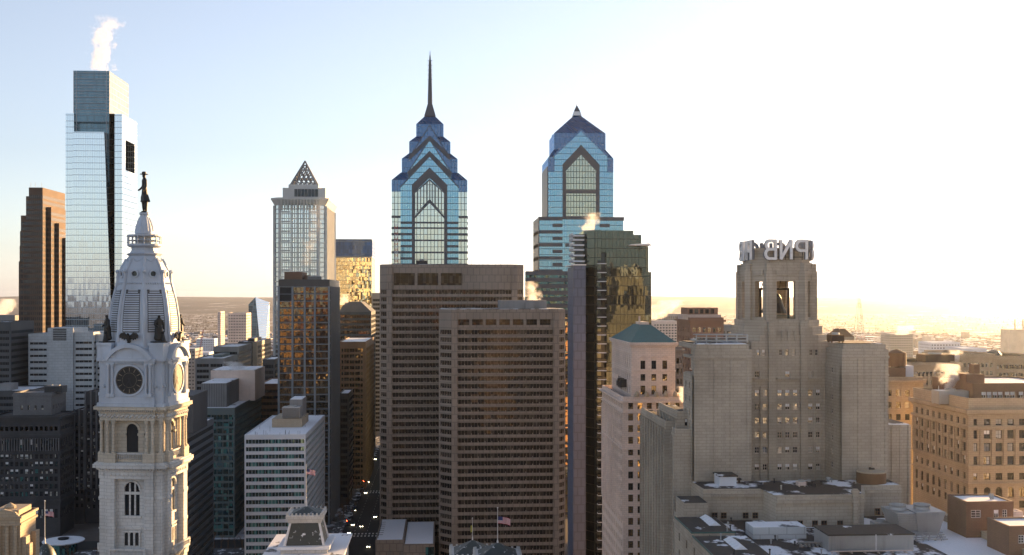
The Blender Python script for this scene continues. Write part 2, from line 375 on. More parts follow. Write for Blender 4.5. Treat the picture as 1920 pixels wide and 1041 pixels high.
def window_mesh(w, h, kind, frame, gl, arch=False, bars=(1, 1)):
    key = (round(w, 2), round(h, 2), kind, arch, bars, gl.name, frame.name)
    if key in _wm: return _wm[key]
    m = MB()
    if arch:
        pts = [(-w/2, 0)] + [(w/2*math.cos(t), h - w/2 + w/2*math.sin(t)) for t in [math.pi*k/10 for k in range(11)]][::-1][::1]
        pts = [(-w/2, 0), (w/2, 0)] + [(w/2*math.cos(math.pi*k/10), h - w/2 + w/2*math.sin(math.pi*k/10)) for k in range(11)]
        m.face([(a, 0, b) for a, b in pts], 1)
    else: m.face([(-w/2, 0, 0), (w/2, 0, 0), (w/2, 0, h), (-w/2, 0, h)], 1)
    f = min(.12, w*.09)
    m.box(-w/2, -w/2+f, -.06, .02, 0, h - (w/2 if arch else 0), 0); m.box(w/2-f, w/2, -.06, .02, 0, h - (w/2 if arch else 0), 0)
    if not arch: m.box(-w/2+f, w/2-f, -.06, .02, h-f, h, 0)
    m.box(-w/2+f, w/2-f, -.06, .02, 0, f, 0)
    for k in range(bars[0]):
        x = -w/2 + w*(k+1)/(bars[0]+1); m.box(x-f*.35, x+f*.35, -.05, -.005, f, h-f, 0)
    for k in range(bars[1]):
        z = h*(k+1)/(bars[1]+1); m.box(-w/2+f, w/2-f, -.05, -.005, z-f*.35, z+f*.35, 0)
    if kind == 'blind': m.box(-w/2+f, w/2-f, -.045, -.01, h*.5, h-f, 2)
    me = m.mesh('window', [frame, gl, M['white_paint']]); _wm[key] = me
    return me
def facade(wall, org, u, width, z0, z1, cols, rows, depth=.35, skip=None, arch_rows=()):
    """a wall sheet with real openings and reveals; returns the openings (centre, foot z, w, h, row, col)"""
    n = (u[1], -u[0])          # outward
    pt = lambda s, z, d=0: (org[0]+u[0]*s - n[0]*d, org[1]+u[1]*s - n[1]*d, z)
    out = []; z = z0
    for ri, (c, d) in enumerate(sorted(rows)):
        if c > z: wall.face([pt(0, z), pt(width, z), pt(width, c), pt(0, c)])
        s = 0
        for ci, (a, b) in enumerate(cols):
            if skip and skip(ri, ci): continue
            wall.face([pt(s, c), pt(a, c), pt(a, d), pt(s, d)])
            for q in (((a,c),(b,c)), ((b,c),(b,d)), ((b,d),(a,d)), ((a,d),(a,c))):
                wall.face([pt(*q[0]), pt(*q[1]), pt(*q[1], depth), pt(*q[0], depth)])
            if ri in arch_rows:     # fill the spandrels above a round head
                w = b-a; m_ = (a+b)/2; r = w/2; zc = d - r
                for sg in (-1, 1):
                    prev = None
                    for k in range(6):
                        t = math.pi/2*k/5; q = (m_ + sg*r*math.cos(t), zc + r*math.sin(t))
                        if prev:
                            wall.face([pt(*prev, .04), pt(*q, .04), pt(m_+sg*r, d, .04)])
                            wall.face([pt(*prev, .04), pt(*q, .04), pt(*q, depth), pt(*prev, depth)])
                        prev = q
            out.append((pt((a+b)/2, c, depth-.02), b-a, d-c, ri, ci)); s = b
        wall.face([pt(s, c), pt(width, c), pt(width, d), pt(s, d)]); z = d
    if z1 > z: wall.face([pt(0, z), pt(width, z), pt(width, z1), pt(0, z1)])
    return out
_left = {}
def windows(root, ops, u, frame, gls, arch_rows=(), bars=(1, 1), blind=.15, name='window', limit=100):
    """a window object in every opening; past `limit` on one building the rest are one part"""
    ang = math.atan2(u[1], u[0]); cnt = _left.setdefault(root.name, [0, MB()])
    for (p, w, h, ri, ci) in ops:
        gl = gls[random.randrange(len(gls))]; kind = 'blind' if random.random() < blind and ri not in arch_rows else 'plain'
        if cnt[0] < limit:
            put(name, window_mesh(w, h, kind, frame, gl, ri in arch_rows, bars), root, p, ang); cnt[0] += 1
        else:
            q = cnt[1]; e = (u[0]*w/2, u[1]*w/2)
            q.face([(p[0]-e[0], p[1]-e[1], p[2]), (p[0]+e[0], p[1]+e[1], p[2]), (p[0]+e[0], p[1]+e[1], p[2]+h), (p[0]-e[0], p[1]-e[1], p[2]+h)])
            q.face([(p[0]-e[0]+u[1]*.06, p[1]-e[1]-u[0]*.06, p[2]+h*.48), (p[0]+e[0]+u[1]*.06, p[1]+e[1]-u[0]*.06, p[2]+h*.48), (p[0]+e[0]+u[1]*.06, p[1]+e[1]-u[0]*.06, p[2]+h*.53), (p[0]-e[0]+u[1]*.06, p[1]-e[1]-u[0]*.06, p[2]+h*.53)], 1)
def rest_windows(root, gl, frame):
    c = _left.get(root.name)
    if c and c[1].f: tag(c[1].build('windows', [gl, frame], root, fix=False), kind='stuff')
def cols_even(width, n, w, margin=0.0):
    s = (width - 2*margin)/n; return [(margin + s*(k+.5) - w/2, margin + s*(k+.5) + w/2) for k in range(n)]
def rows_even(z0, z1, n, h):
    s = (z1-z0)/n; return [(z0 + s*(k+.5) - h/2, z0 + s*(k+.5) + h/2) for k in range(n)]
def shell(w, x0, x1, y0, y1, z0, z1, faces='brl', m=0):      # the walls not done as façades: f front, b back, l left, r right
    if 'f' in faces: w.face([(x0,y0,z0),(x1,y0,z0),(x1,y0,z1),(x0,y0,z1)], m)
    if 'b' in faces: w.face([(x1,y1,z0),(x0,y1,z0),(x0,y1,z1),(x1,y1,z1)], m)
    if 'l' in faces: w.face([(x0,y1,z0),(x0,y0,z0),(x0,y0,z1),(x0,y1,z1)], m)
    if 'r' in faces: w.face([(x1,y0,z0),(x1,y1,z0),(x1,y1,z1),(x1,y0,z1)], m)
    if 't' in faces: w.face([(x0,y0,z1),(x1,y0,z1),(x1,y1,z1),(x0,y1,z1)], m)
def ring(m, x0, x1, y0, y1, z0, z1, out, mi=0): m.box(x0-out, x1+out, y0-out, y1+out, z0, z1, mi)
def masonry(root, x0, x1, y0, y1, z0, z1, wall, front=None, left=None, right=None, depth=.4, frame=None, gls=None, cornices=(), arch_rows=(), bars=(1,1), blind=.15, roof='snow', parapet=1.0, limit=100):
    """stone block with punched windows; front/left/right are (columns, rows)"""
    w = MB(); done = ''; frame = frame or M['iron']; gls = gls or [M['g_room'], M['g_dark']]
    if front:
        ops = facade(w, (x0, y0), (1, 0), x1-x0, z0, z1, *front, depth=depth, arch_rows=arch_rows); windows(root, ops, (1, 0), frame, gls, arch_rows, bars, blind, limit=limit); done += 'f'
    if left:
        ops = facade(w, (x0, y1), (0, -1), y1-y0, z0, z1, *left, depth=depth, arch_rows=arch_rows); windows(root, ops, (0, -1), frame, gls, arch_rows, bars, blind, limit=limit); done += 'l'
    if right:
        ops = facade(w, (x1, y0), (0, 1), y1-y0, z0, z1, *right, depth=depth, arch_rows=arch_rows); windows(root, ops, (0, 1), frame, gls, arch_rows, bars, blind, limit=limit); done += 'r'
    shell(w, x0, x1, y0, y1, z0, z1, ''.join(c for c in 'fblr' if c not in done))
    # parapet
    if parapet:
        t = .4; zt = z1 + parapet
        w.box(x0, x1, y0, y0+t, z1, zt); w.box(x0, x1, y1-t, y1, z1, zt); w.box(x0, x0+t, y0+t, y1-t, z1, zt); w.box(x1-t, x1, y0+t, y1-t, z1, zt)
    wo_ = w.build('wall', wall, root, fix=False)
    r = MB(); r.box(x0+.02, x1-.02, y0+.02, y1-.02, z1-.1, z1+.05); r.build('roof', M[roof], root)
    for (za, zb, out) in cornices:
        c = MB(); c.box(x0-out, x1+out, y0-out, y1+out, za, zb)
        c.build('cornice', wall, root)
    rest_windows(root, gls[0], frame)
    return wo_
def part_box(root, name, mat, x0, x1, y0, y1, z0, z1):
    m = MB(); m.box(x0, x1, y0, y1, z0, z1); return m.build(name, mat, root)
def roof_unit(label, x0, x1, y0, y1, z0, z1, mat, group=None, name='roof_unit', louver=True):
    """plant box on a roof: casing with louvres, a fan collar, feet"""
    r = thing(name, label, 'roof plant', ((x0+x1)/2, (y0+y1)/2, z0), group)
    m = MB(); m.box(x0, x1, y0, y1, z0+.25, z1); 
    for a in (x0+.15, x1-.45):
        for b in (y0+.15, y1-.45): m.box(a, a+.3, b, b+.3, z0, z0+.25)
    m.build('casing', mat, r)
    if louver:
        q = MB(); h = z1-z0-.25; k = max(3, int(h/.35))
        for i in range(k): q.box(x0+.12, x1-.12, y0-.07, y0-.005, z0+.4+(h-.4)*i/k, z0+.4+(h-.4)*(i+.55)/k)
        q.build('louvre', M['iron'], r)
    c = MB(); rr = min(x1-x0, y1-y0)*.32; c.lathe([(rr, z1), (rr, z1+.5), (rr*.8, z1+.5), (rr*.8, z1+.1)], (x0+x1)/2, (y0+y1)/2, 14, cap=True); c.build('fan_collar', M['galv'], r)
    return r
def flag(label, base, h, flag_h, flagdir=(1, 0), kind='usa', size=(3.2, 1.8), group=None, r=.12):
    x, y, z = base
    p = thing('flagpole', label, 'flagpole', base, group)
    m = MB(); m.tube((x,y,z), (x,y,z+h), r, r*.6, 8); m.build('pole', M['white_paint'], p)
    b = MB(); b.lathe([(r*3.4, z), (r*3.4, z+.5), (r*2.2, z+.7), (r*2.2, z+1.5), (r*1.1, z+2)], x, y, 10); b.build('pole_base', M['white_paint'], p)
    f = MB(); f.ball((x, y, z+h+.1), r*1.8); f.build('finial', M['white_paint'], p)
    g = MB(); nx, nz = 13, 13
    for i in range(nx):
        for j in range(nz):
            q = []
            for a, c in ((i, j), (i+1, j), (i+1, j+1), (i, j+1)):
                s = a/nx*size[0]; wv = .35*math.sin(a*.75+.3)*a/nx; dz = -.10*s*s/size[0]*2.2
                q.append((x + flagdir[0]*(r+s) - flagdir[1]*wv, y + flagdir[1]*(r+s) + flagdir[0]*wv, z + flag_h - size[1] + c/nz*size[1] + dz))
            mi = 2 if (i < 5 and j >= 6) else (0 if j % 2 == 0 else 1)
            if kind != 'usa': mi = 3
            g.face(q, mi)
    g.build('flag', [FL['red'], FL['white'], FL['blue'], FL['yellow']], p, fix=False)
    return p
FL = {'red': plain("flag_red", (.5,.03,.05)), 'white': plain("flag_white", (.75,.72,.72)), 'blue': plain("flag_blue", (.03,.04,.15)), 'yellow': plain("flag_yellow", (.45,.42,.08))}
# ================================================================ SETTING
def ground_mat():
    t = NT("winter_ground"); p = t.pos(); b = t.n("BsdfPrincipled"); t.l(b.outputs[0], t.out.inputs[0])
    c = t.mix(t.ramp(t.noise(p, .004, 5), .35, .65), (.055,.045,.04), (.10,.08,.065))
    c = t.mix(t.ramp(t.noise(p, .02, 4), .52, .6), c, (.11,.10,.10))
    c = t.mix(t.ramp(t.noise(t.scale(p, (1,.5,1)), .012, 6, .65), .56, .60), c, (.55,.56,.6))
    t.l(c, b.inputs['Base Color']); b.inputs['Roughness'].default_value = .95; return t.mat
m = MB(); G = 46000
m.face([(-G,-G,0),(G,-G,0),(G,G,0),(-G,G,0)]); tag(m.build('ground', ground_mat()), kind='structure')
def hills_mat():
    t = NT("wooded_hills"); p = t.pos(); b = t.n("BsdfPrincipled"); t.l(b.outputs[0], t.out.inputs[0])
    c = t.mix(t.ramp(t.noise(p, .002, 6), .4, .6), (.05,.042,.038), (.09,.075,.065))
    t.l(t.mix(t.ramp(t.noise(p, .004, 6, .7), .60, .66), c, (.4,.4,.42)), b.inputs['Base Color']); b.inputs['Roughness'].default_value = .95; return t.mat
from mathutils import noise as mnoise
m = MB(); A, D = 140, 16
vv = []
for i in range(A+1):
    az = R_(-42 + 90*i/A)
    for j in range(D+1):
        d = 8500 + 15000*j/D
        env = math.sin(math.pi*j/D)**.7
        h = env*(118 + 26*mnoise.fractal(Vector((i*.09, j*.35, 3.1)), .8, 2, 4) - 10*max(0, i-75)/60) - 3
        m.v.append((math.sin(az)*d, math.cos(az)*d, h))
for i in range(A):
    for j in range(D):
        a = i*(D+1)+j; m.f.append((a, a+1, a+D+2, a+D+1)); m.m.append(0)
tag(m.build('hills', hills_mat(), smooth=True), kind='structure')
# the avenue that runs away between the towers, its pavements, crossings and lanes
asph = snowroof("shade_dark_asphalt", (.010,.011,.013), .2, .25, (.12,.13,.15)); pave = snowroof("pavement_with_snow", (.09,.09,.095), .42, .3)  # road colour darkened to stand in for shade between the towers
XS0, XS1 = -56.5, -28.5
m = MB(); m.box(XS0, XS1, 380, 2600, .0, .006, bottom=False); m.box(-420, XS0-.01, 452, 470, 0, .006, bottom=False); m.box(XS1+.01, 300, 452, 470, 0, .006, bottom=False); m.box(-420, XS0-.01, 586, 606, 0, .006, bottom=False)
tag(m.build('road', asph), kind='structure')
m = MB()
for x0, x1 in ((XS0-6, XS0-.02), (XS1+.02, XS1+6)):
    for y0, y1 in ((472, 584), (608, 2600)) if x0 < -50 else ((472, 1200),): m.box(x0, x1, y0, y1, -.1, .15)
tag(m.build('pavement', pave), kind='structure')
m = MB()
for yb in (608, 614, 742, 748):
    for k in range(14): m.box(XS0+1.2+k*2, XS0+2.1+k*2, yb, yb+3.2, .008, .011, bottom=False)
for k in range(120):
    for x in (XS0+7, XS0+14, XS0+21): m.box(x-.08, x+.08, 622+k*9, 625+k*9, .008, .011, bottom=False)
tag(m.build('road_marking', plain("road_paint", (.5,.5,.48))), kind='structure')
m = MB(); random.seed(5)
for k in range(170):
    x = random.choice((XS0-.6, XS1+.6)) + random.uniform(-.3, .4); y = random.uniform(475, 1500); r = random.uniform(.5, 1.4)
    m.lathe([(r*1.6, 0), (r*1.1, r*.3), (.05, r*.5)], x, y, 7, random.random())
tag(m.build('snow_banks', M['snow_full']), kind='stuff')
# ================================================================ CITY HALL CLOCK TOWER
HX, HY = P(270.8, HOR, 304).x, 304.0; HR = -R_(8.9)
tower = thing('clock_tower', "ornate pale stone clock tower with a ribbed grey dome and columned belfry", 'clock tower', (HX, HY, 0), rotz=HR, local=True)
def rk(m, k):
    c, s = [(1,0),(0,1),(-1,0),(0,-1)][k]; m.v = [(x*c - y*s, x*s + y*c, z) for x, y, z in m.v]; return m
def rp(p, k):
    c, s = [(1,0),(0,1),(-1,0),(0,-1)][k]; return (p[0]*c - p[1]*s, p[0]*s + p[1]*c, p[2])
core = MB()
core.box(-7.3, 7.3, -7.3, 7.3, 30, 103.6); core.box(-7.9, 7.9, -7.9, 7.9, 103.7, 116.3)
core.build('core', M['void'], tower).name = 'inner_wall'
shaft = MB(); belfry = MB(); clockst = MB(); cols = []; 
for sx in (-1, 1):
    for sy in (-1, 1):
        a0, a1 = sorted((sx*4.1, sx*8.6)); b0, b1 = sorted((sy*4.1, sy*8.6))
        shaft.box(a0, a1, b0, b1, 30, 84.6)
        # flat panels and string courses on the corner piers
        shaft.box(a0-.18, a1+.18, b0-.18, b1+.18, 79.0, 79.7); shaft.box(a0-.15, a1+.15, b0-.15, b1+.15, 71.2, 71.6); shaft.box(a0-.3, a1+.3, b0-.3, b1+.3, 62.0, 63.2)
        shaft.box(a0+.5, a1-.5, min(b0, b1)-.12 if sy < 0 else b1-.01, b0+.01 if sy < 0 else b1+.12, 72.2, 78.4)
        belfry.box(sx*6.6-1.15, sx*6.6+1.15, sy*6.6-1.15, sy*6.6+1.15, 91.4, 100.0)
        belfry.box(sx*7.0-1.9, sx*7.0+1.9, sy*7.0-1.9, sy*7.0+1.9, 88.9, 91.4)
        clockst.box(sx*7.45-1.1, sx*7.45+1.1, sy*7.45-1.1, sy*7.45+1.1, 106.3, 115.0)
        clockst.box(sx*7.1-1.9, sx*7.1+1.9, sy*7.1-1.9, sy*7.1+1.9, 116.4, 119.9)
        clockst.box(sx*7.1-2.15, sx*7.1+2.15, sy*7.1-2.15, sy*7.1+2.15, 119.9, 120.6)
# string of mouldings all round
shaft.box(-8.75, 8.75, -8.75, 8.75, 84.6, 86.9); shaft.box(-9.0, 9.0, -9.0, 9.0, 86.9, 87.5); shaft.box(-9.9, 9.9, -9.9, 9.9, 87.5, 88.5); shaft.box(-9.4, 9.4, -9.4, 9.4, 88.5, 88.9)
belfry.box(-8.5, 8.5, -8.5, 8.5, 100.0, 102.3); belfry.box(-8.9, 8.9, -8.9, 8.9, 102.3, 102.9); belfry.box(-9.7, 9.7, -9.7, 9.7, 102.9, 103.7)
clockst.box(-9.1, 9.1, -9.1, 9.1, 103.7, 104.5); clockst.box(-8.6, 8.6, -8.6, 8.6, 104.5, 106.3)
clockst.box(-8.5, 8.5, -8.5, 8.5, 115.0, 115.7); clockst.box(-9.1, 9.1, -9.1, 9.1, 115.7, 116.4)
for k in range(4):
    sh = MB()
    ops = facade(sh, (-4.1, -7.75), (1, 0), 8.2, 30, 84.6, [(2.0, 6.2)], [(47, 56), (74.6, 83.6)], depth=.9, arch_rows=(0, 1))
    for s_ in (1.75, 3.6, 5.45):
        pass
    rk(sh, k); shaft.v, base = shaft.v + sh.v, len(shaft.v); shaft.f += [tuple(i+base for i in f) for f in sh.f]; shaft.m += sh.m
    # dentils, medallion frieze; the middle bay stands forward of the corners
    d = MB()
    for sg in (-1, 1):
        xa_, xb_ = sorted((sg*4.1, sg*6.5)); d.box(xa_, xb_, -9.4, -8.55, 30, 84.55); d.box(xa_-.15, xb_+.15, -9.6, -8.5, 79.0, 79.7); d.box(xa_-.12, xb_+.12, -9.55, -8.5, 71.2, 71.6); d.box(xa_-.3, xb_+.3, -9.7, -8.5, 62.0, 63.2)
    d.box(-6.6, 6.6, -9.55, -8.7, 84.55, 86.85); d.box(-6.8, 6.8, -9.8, -8.95, 86.85, 87.45); d.box(-7.4, 7.4, -10.7, -9.8, 87.46, 88.46); d.box(-7.0, 7.0, -10.2, -9.3, 88.46, 88.86)
    for i in range(24):
        x = -8.6 + 17.2*(i+.5)/24; d.box(x-.2, x+.2, -10.4 if abs(x) < 6.6 else -9.6, -9.82 if abs(x) < 6.6 else -9.02, 86.95, 87.44)
    for i in range(14):
        x = -8.1 + 16.2*(i+.5)/14; d.lathe([(.42, 0), (.42, .12), (.25, .2), (.02, .2)], 0, 0, 10); n_ = 4*10
        for q in range(len(d.v)-n_, len(d.v)):
            a, b, c = d.v[q]; d.v[q] = (x + a, (-9.56 if abs(x) < 6.3 else -8.76) - c, 85.7 + b)
    for i in range(30):
        x = -8.4 + 16.8*(i+.5)/30; d.box(x-.14, x+.14, -10.1 if abs(x) < 6.9 else -9.35, -8.92, 102.4, 102.85)
    # carved frieze under the belfry cornice
    for i in range(40):
        x = -8.3 + 16.6*(i+.5)/40; d.ball((x, -9.35 if abs(x) < 6.9 else -8.5, 101.2 + .35*math.sin(i*2.1)), .34, 6)
    # hood over the window, sills, three small lights
    for i in range(12):
        t0, t1 = math.pi*i/12, math.pi*(i+1)/12
        q = [(2.1*math.cos(t0), 81.5+2.1*math.sin(t0)), (2.6*math.cos(t0), 81.5+2.6*math.sin(t0)), (2.6*math.cos(t1), 81.5+2.6*math.sin(t1)), (2.1*math.cos(t1), 81.5+2.1*math.sin(t1))]
        d.arch_prism(q, 'y', -8.1, -7.7)
    d.box(-2.6, 2.6, -8.1, -7.7, 74.0, 74.6); d.box(-2.1, 2.1, -7.7, -7.0, 80.2, 80.9)
    for x in (-.72, .72): d.box(x-.22, x+.22, -7.45, -6.95, 74.6, 83.2)
    d.box(-4.1, 4.1, -8.2, -7.7, 71.0, 71.6)
    rk(d, k); shaft.v, base = shaft.v + d.v, len(shaft.v); shaft.f += [tuple(i+base for i in f) for f in d.f]; shaft.m += d.m
    # belfry wall, arch and columns
    b = MB()
    facade(b, (-5.5, -7.45), (1, 0), 11, 88.9, 100, [(3.9, 7.1)], [(91.4, 99.0)], depth=1.6, arch_rows=(0,))
    b.box(-5.45, 5.45, -8.3, -7.46, 88.9, 89.6)
    for sg in (-1, 1):
        xa_, xb_ = sorted((sg*3.75, sg*6.95)); b.box(xa_, xb_, -9.75, -7.5, 88.87, 91.38); b.box(xa_-.1, xb_+.1, -9.85, -7.5, 90.9, 91.15)
    b.box(-6.95, 6.95, -9.35, -8.45, 100.01, 102.28); b.box(-7.2, 7.2, -9.7, -8.85, 102.29, 102.88); b.box(-7.7, 7.7, -10.5, -9.65, 102.89, 103.68)
    for i in range(12):
        t0, t1 = math.pi*i/12, math.pi*(i+1)/12
        q = [(1.6*math.cos(t0), 97.4+1.6*math.sin(t0)), (2.2*math.cos(t0), 97.4+2.2*math.sin(t0)), (2.2*math.cos(t1), 97.4+2.2*math.sin(t1)), (1.6*math.cos(t1), 97.4+1.6*math.sin(t1))]
        b.arch_prism(q, 'y', -7.75, -7.4)
    for x in (-2.5, 2.5): b.box(x-.9, x+.9, -8.0, -7.4, 95.9, 96.5)
    rk(b, k); belfry.v, base = belfry.v + b.v, len(belfry.v); belfry.f += [tuple(i+base for i in f) for f in b.f]; belfry.m += b.m
    for x in (-6.2, -4.55, 4.55, 6.2, 8.15): cols.append(rp((x, -8.95 if x < 8 else -8.2, 0), k))
    # clock stage
    c = MB()
    c.box(-6.5, 6.5, -9.2, -7.9, 106.31, 114.98); c.box(-7.0, 7.0, -9.95, -8.5, 103.72, 104.52); c.box(-6.9, 6.9, -9.6, -8.4, 104.53, 106.3); c.box(-6.9, 6.9, -9.6, -8.45, 114.99, 115.68); c.box(-7.2, 7.2, -10.1, -8.6, 115.69, 116.38)
    for x in (-5.75, -4.6, 4.6, 5.75):
        c.lathe([(.5, 106.3), (.5, 106.8), (.38, 106.9), (.34, 113.9), (.55, 114.6), (.55, 115.0)], x, -9.55, 10)
        c.box(x-.55, x+.55, -10.1, -9.0, 106.32, 107.2)
    for i in range(16):          # curved pediment
        t0, t1 = R_(28 + 124*i/16), R_(28 + 124*(i+1)/16); zc = 112.9
        q = [(6.4*math.cos(t0), zc+6.4*math.sin(t0)), (7.4*math.cos(t0), zc+7.4*math.sin(t0)), (7.4*math.cos(t1), zc+7.4*math.sin(t1)), (6.4*math.cos(t1), zc+6.4*math.sin(t1))]
        c.arch_prism(q, 'y', -10.4, -6.5)
        q = [(0, 116.2), (6.4*math.cos(t0), zc+6.4*math.sin(t0)), (6.4*math.cos(t1), zc+6.4*math.sin(t1))]
        c.arch_prism(q, 'y', -9.5, -6.5)
    for i in range(22):
        x = -4.2 + 8.4*(i+.5)/22; c.box(x-.12, x+.12, -9.85, -9.61, 115.05, 115.6)
    for sg in (-1, 1):           # scrolls beside the clock
        for i in range(9):
            a = i*.55; r = .95 - i*.08; c.ball((sg*(7.1) + r*math.cos(a)*.8, -8.75, 108.3 + r*math.sin(a) + i*.12), .24, 6)
    rk(c, k); clockst.v, base = clockst.v + c.v, len(clockst.v); clockst.f += [tuple(i+base for i in f) for f in c.f]; clockst.m += c.m
shaft.build('shaft', M['marble'], tower); belfry.build('belfry', M['marble_tan'], tower); clockst.build('clock_stage', M['dome_metal'], tower)
cm = MB(); cm.lathe([(.62, 91.4), (.62, 91.8), (.46, 91.9), (.40, 98.8), (.44, 98.9), (.66, 99.7), (.66, 100.0)], 0, 0, 12)
cmesh = cm.mesh('column', M['marble_tan'], smooth=False)
for p in cols: put('column', cmesh, tower, (p[0], p[1], 0))
# windows of the shaft and the dark bay behind the belfry arch
gl = M['g_dark']
for k in (0, 1, 3):
    w = MB(); pts = [(-2.1, 74.6), (2.1, 74.6)] + [(2.1*math.cos(math.pi*i/10), 81.5+2.1*math.sin(math.pi*i/10)) for i in range(11)]
    w.face([(a, -7.33, z) for a, z in pts]); rk(w, k).build('window', gl, tower, fix=False)
    for x in (-1.45, 0, 1.45):
        w = MB(); w.box(x-.5, x+.5, -7.85, -7.76, 66.7, 69.6); w.arch_prism([(x+.5*math.cos(math.pi*i/8), 69.6+.5*math.sin(math.pi*i/8)) for i in range(9)], 'y', -7.85, -7.76)
        rk(w, k).build('small_window', M['void'], tower)
    f = MB()
    for x in (-2.2, -.72, .72, 2.2): f.box(x-.24, x+.24, -8.05, -7.76, 66.4, 70.2)
    f.box(-2.6, 2.6, -8.2, -7.76, 70.2, 70.7); rk(f, k).build('window_surround', M['marble'], tower)
    bal = MB(); bal.box(-5.0, 5.0, -9.9, -7.7, 64.2, 64.9); bal.box(-5.0, 5.0, -9.9, -9.5, 66.0, 66.4)
    for i in range(26): x = -4.85 + 9.7*i/25; bal.tube((x, -9.7, 64.9), (x, -9.7, 66.0), .11, .11, 6)
    for x in (-4.8, 4.8): bal.box(x-.25, x+.25, -9.95, -9.45, 64.9, 66.5)
    for x in (-4.2, -1.4, 1.4, 4.2): bal.arch_prism([(-9.6, 64.2), (-7.7, 64.2), (-7.7, 62.0), (-8.3, 62.4)], 'x', x-.3, x+.3)
    bal.v = [(x, y-.95, z) for x, y, z in bal.v]; rk(bal, k).build('balcony', M['marble'], tower)
    bal = MB(); bal.box(-3.7, 3.7, -8.85, -8.5, 91.0, 91.4)
    for i in range(15): x = -3.5 + 7.0*i/14; bal.tube((x, -8.68, 89.7), (x, -8.68, 91.0), .11, .11, 6)
    rk(bal, k).build('balustrade', M['marble'], tower)
    ck = MB(); ck.lathe([(4.25, -.0), (4.25, .35), (3.75, .35), (3.7, .1)], 0, 0, 40, cap=False)
    ck.v = [(a, -9.21 - c, 110.7 + b) for a, b, c in ck.v]; rim = rk(ck, k).build('clock', M['dome_metal'], tower, fix=False)
    fc = MB(); fc.lathe([(3.74, 0), (3.7, .1)], 0, 0, 40); fc.v = [(a, -9.21 - c, 110.7 + b) for a, b, c in fc.v]; rk(fc, k).build('clock_face', CLK, rim, fix=False)
    tk = MB()
    for i in range(12):
        a = math.pi*i/6; u = (math.sin(a), math.cos(a)); n_ = (u[1], -u[0])
        for r0, r1, hw in ((2.3, 3.3, .07),):
            tk.face([(u[0]*r+n_[0]*h_, -9.35, 110.7+u[1]*r+n_[1]*h_) for r, h_ in ((r0,-hw),(r1,-hw*1.6),(r1,hw*1.6),(r0,hw))])
    for r0, r1 in ((3.45, 3.52), (1.9, 1.97)):
        for i in range(36):
            a, b = 2*math.pi*i/36, 2*math.pi*(i+1)/36
            tk.face([(r*math.sin(t), -9.35, 110.7+r*math.cos(t)) for r, t in ((r0,a),(r1,a),(r1,b),(r0,b))])
    rk(tk, k).build('dial', CLT, rim, fix=False)
    for nm, a, L, hw in (('hour_hand', R_(158), 2.0, .22), ('minute_hand', R_(212), 3.1, .16)):
        h = MB(); u = (math.sin(a), math.cos(a)); n_ = (u[1], -u[0])
        h.face([(u[0]*r+n_[0]*q, -9.41, 110.7+u[1]*r+n_[1]*q) for r, q in ((-.6,-hw),(L*.8,-hw),(L,0),(L*.8,hw),(-.6,hw))]); rk(h, k).build(nm, M['iron'], rim, fix=False)
# dome
OC = 1/math.cos(math.pi/8); ro = math.pi/8; DS = .935
prof = [(9.7, 116.0), (9.7, 119.0), (9.2, 119.4), (9.15, 120.6), (8.95, 122.3), (8.85, 123.2), (8.75, 126.8), (8.1, 131.4), (7.2, 135.0), (6.9, 136.2), (6.55, 138.2), (5.9, 140.4), (4.6, 143.0), (4.0, 143.8), (4.4, 144.4), (3.5, 144.7), (3.1, 145.4), (3.1, 146.2)]; prof = [(r*(DS if z < 144 else 1), z) for r, z in prof]
dm = MB(); dm.lathe([(r*OC, z) for r, z in prof], 0, 0, 8, ro)
dm.box(-8.3, 8.3, -8.3, 8.3, 116.3, 117.4)
dome = dm.build('dome', M['dome_metal'], tower)
def rad(z):
    for (r0, z0), (r1, z1) in zip(prof, prof[1:]):
        if z0 <= z <= z1 and z1 > z0: return r0 + (r1-r0)*(z-z0)/(z1-z0)
    return prof[-1][0]
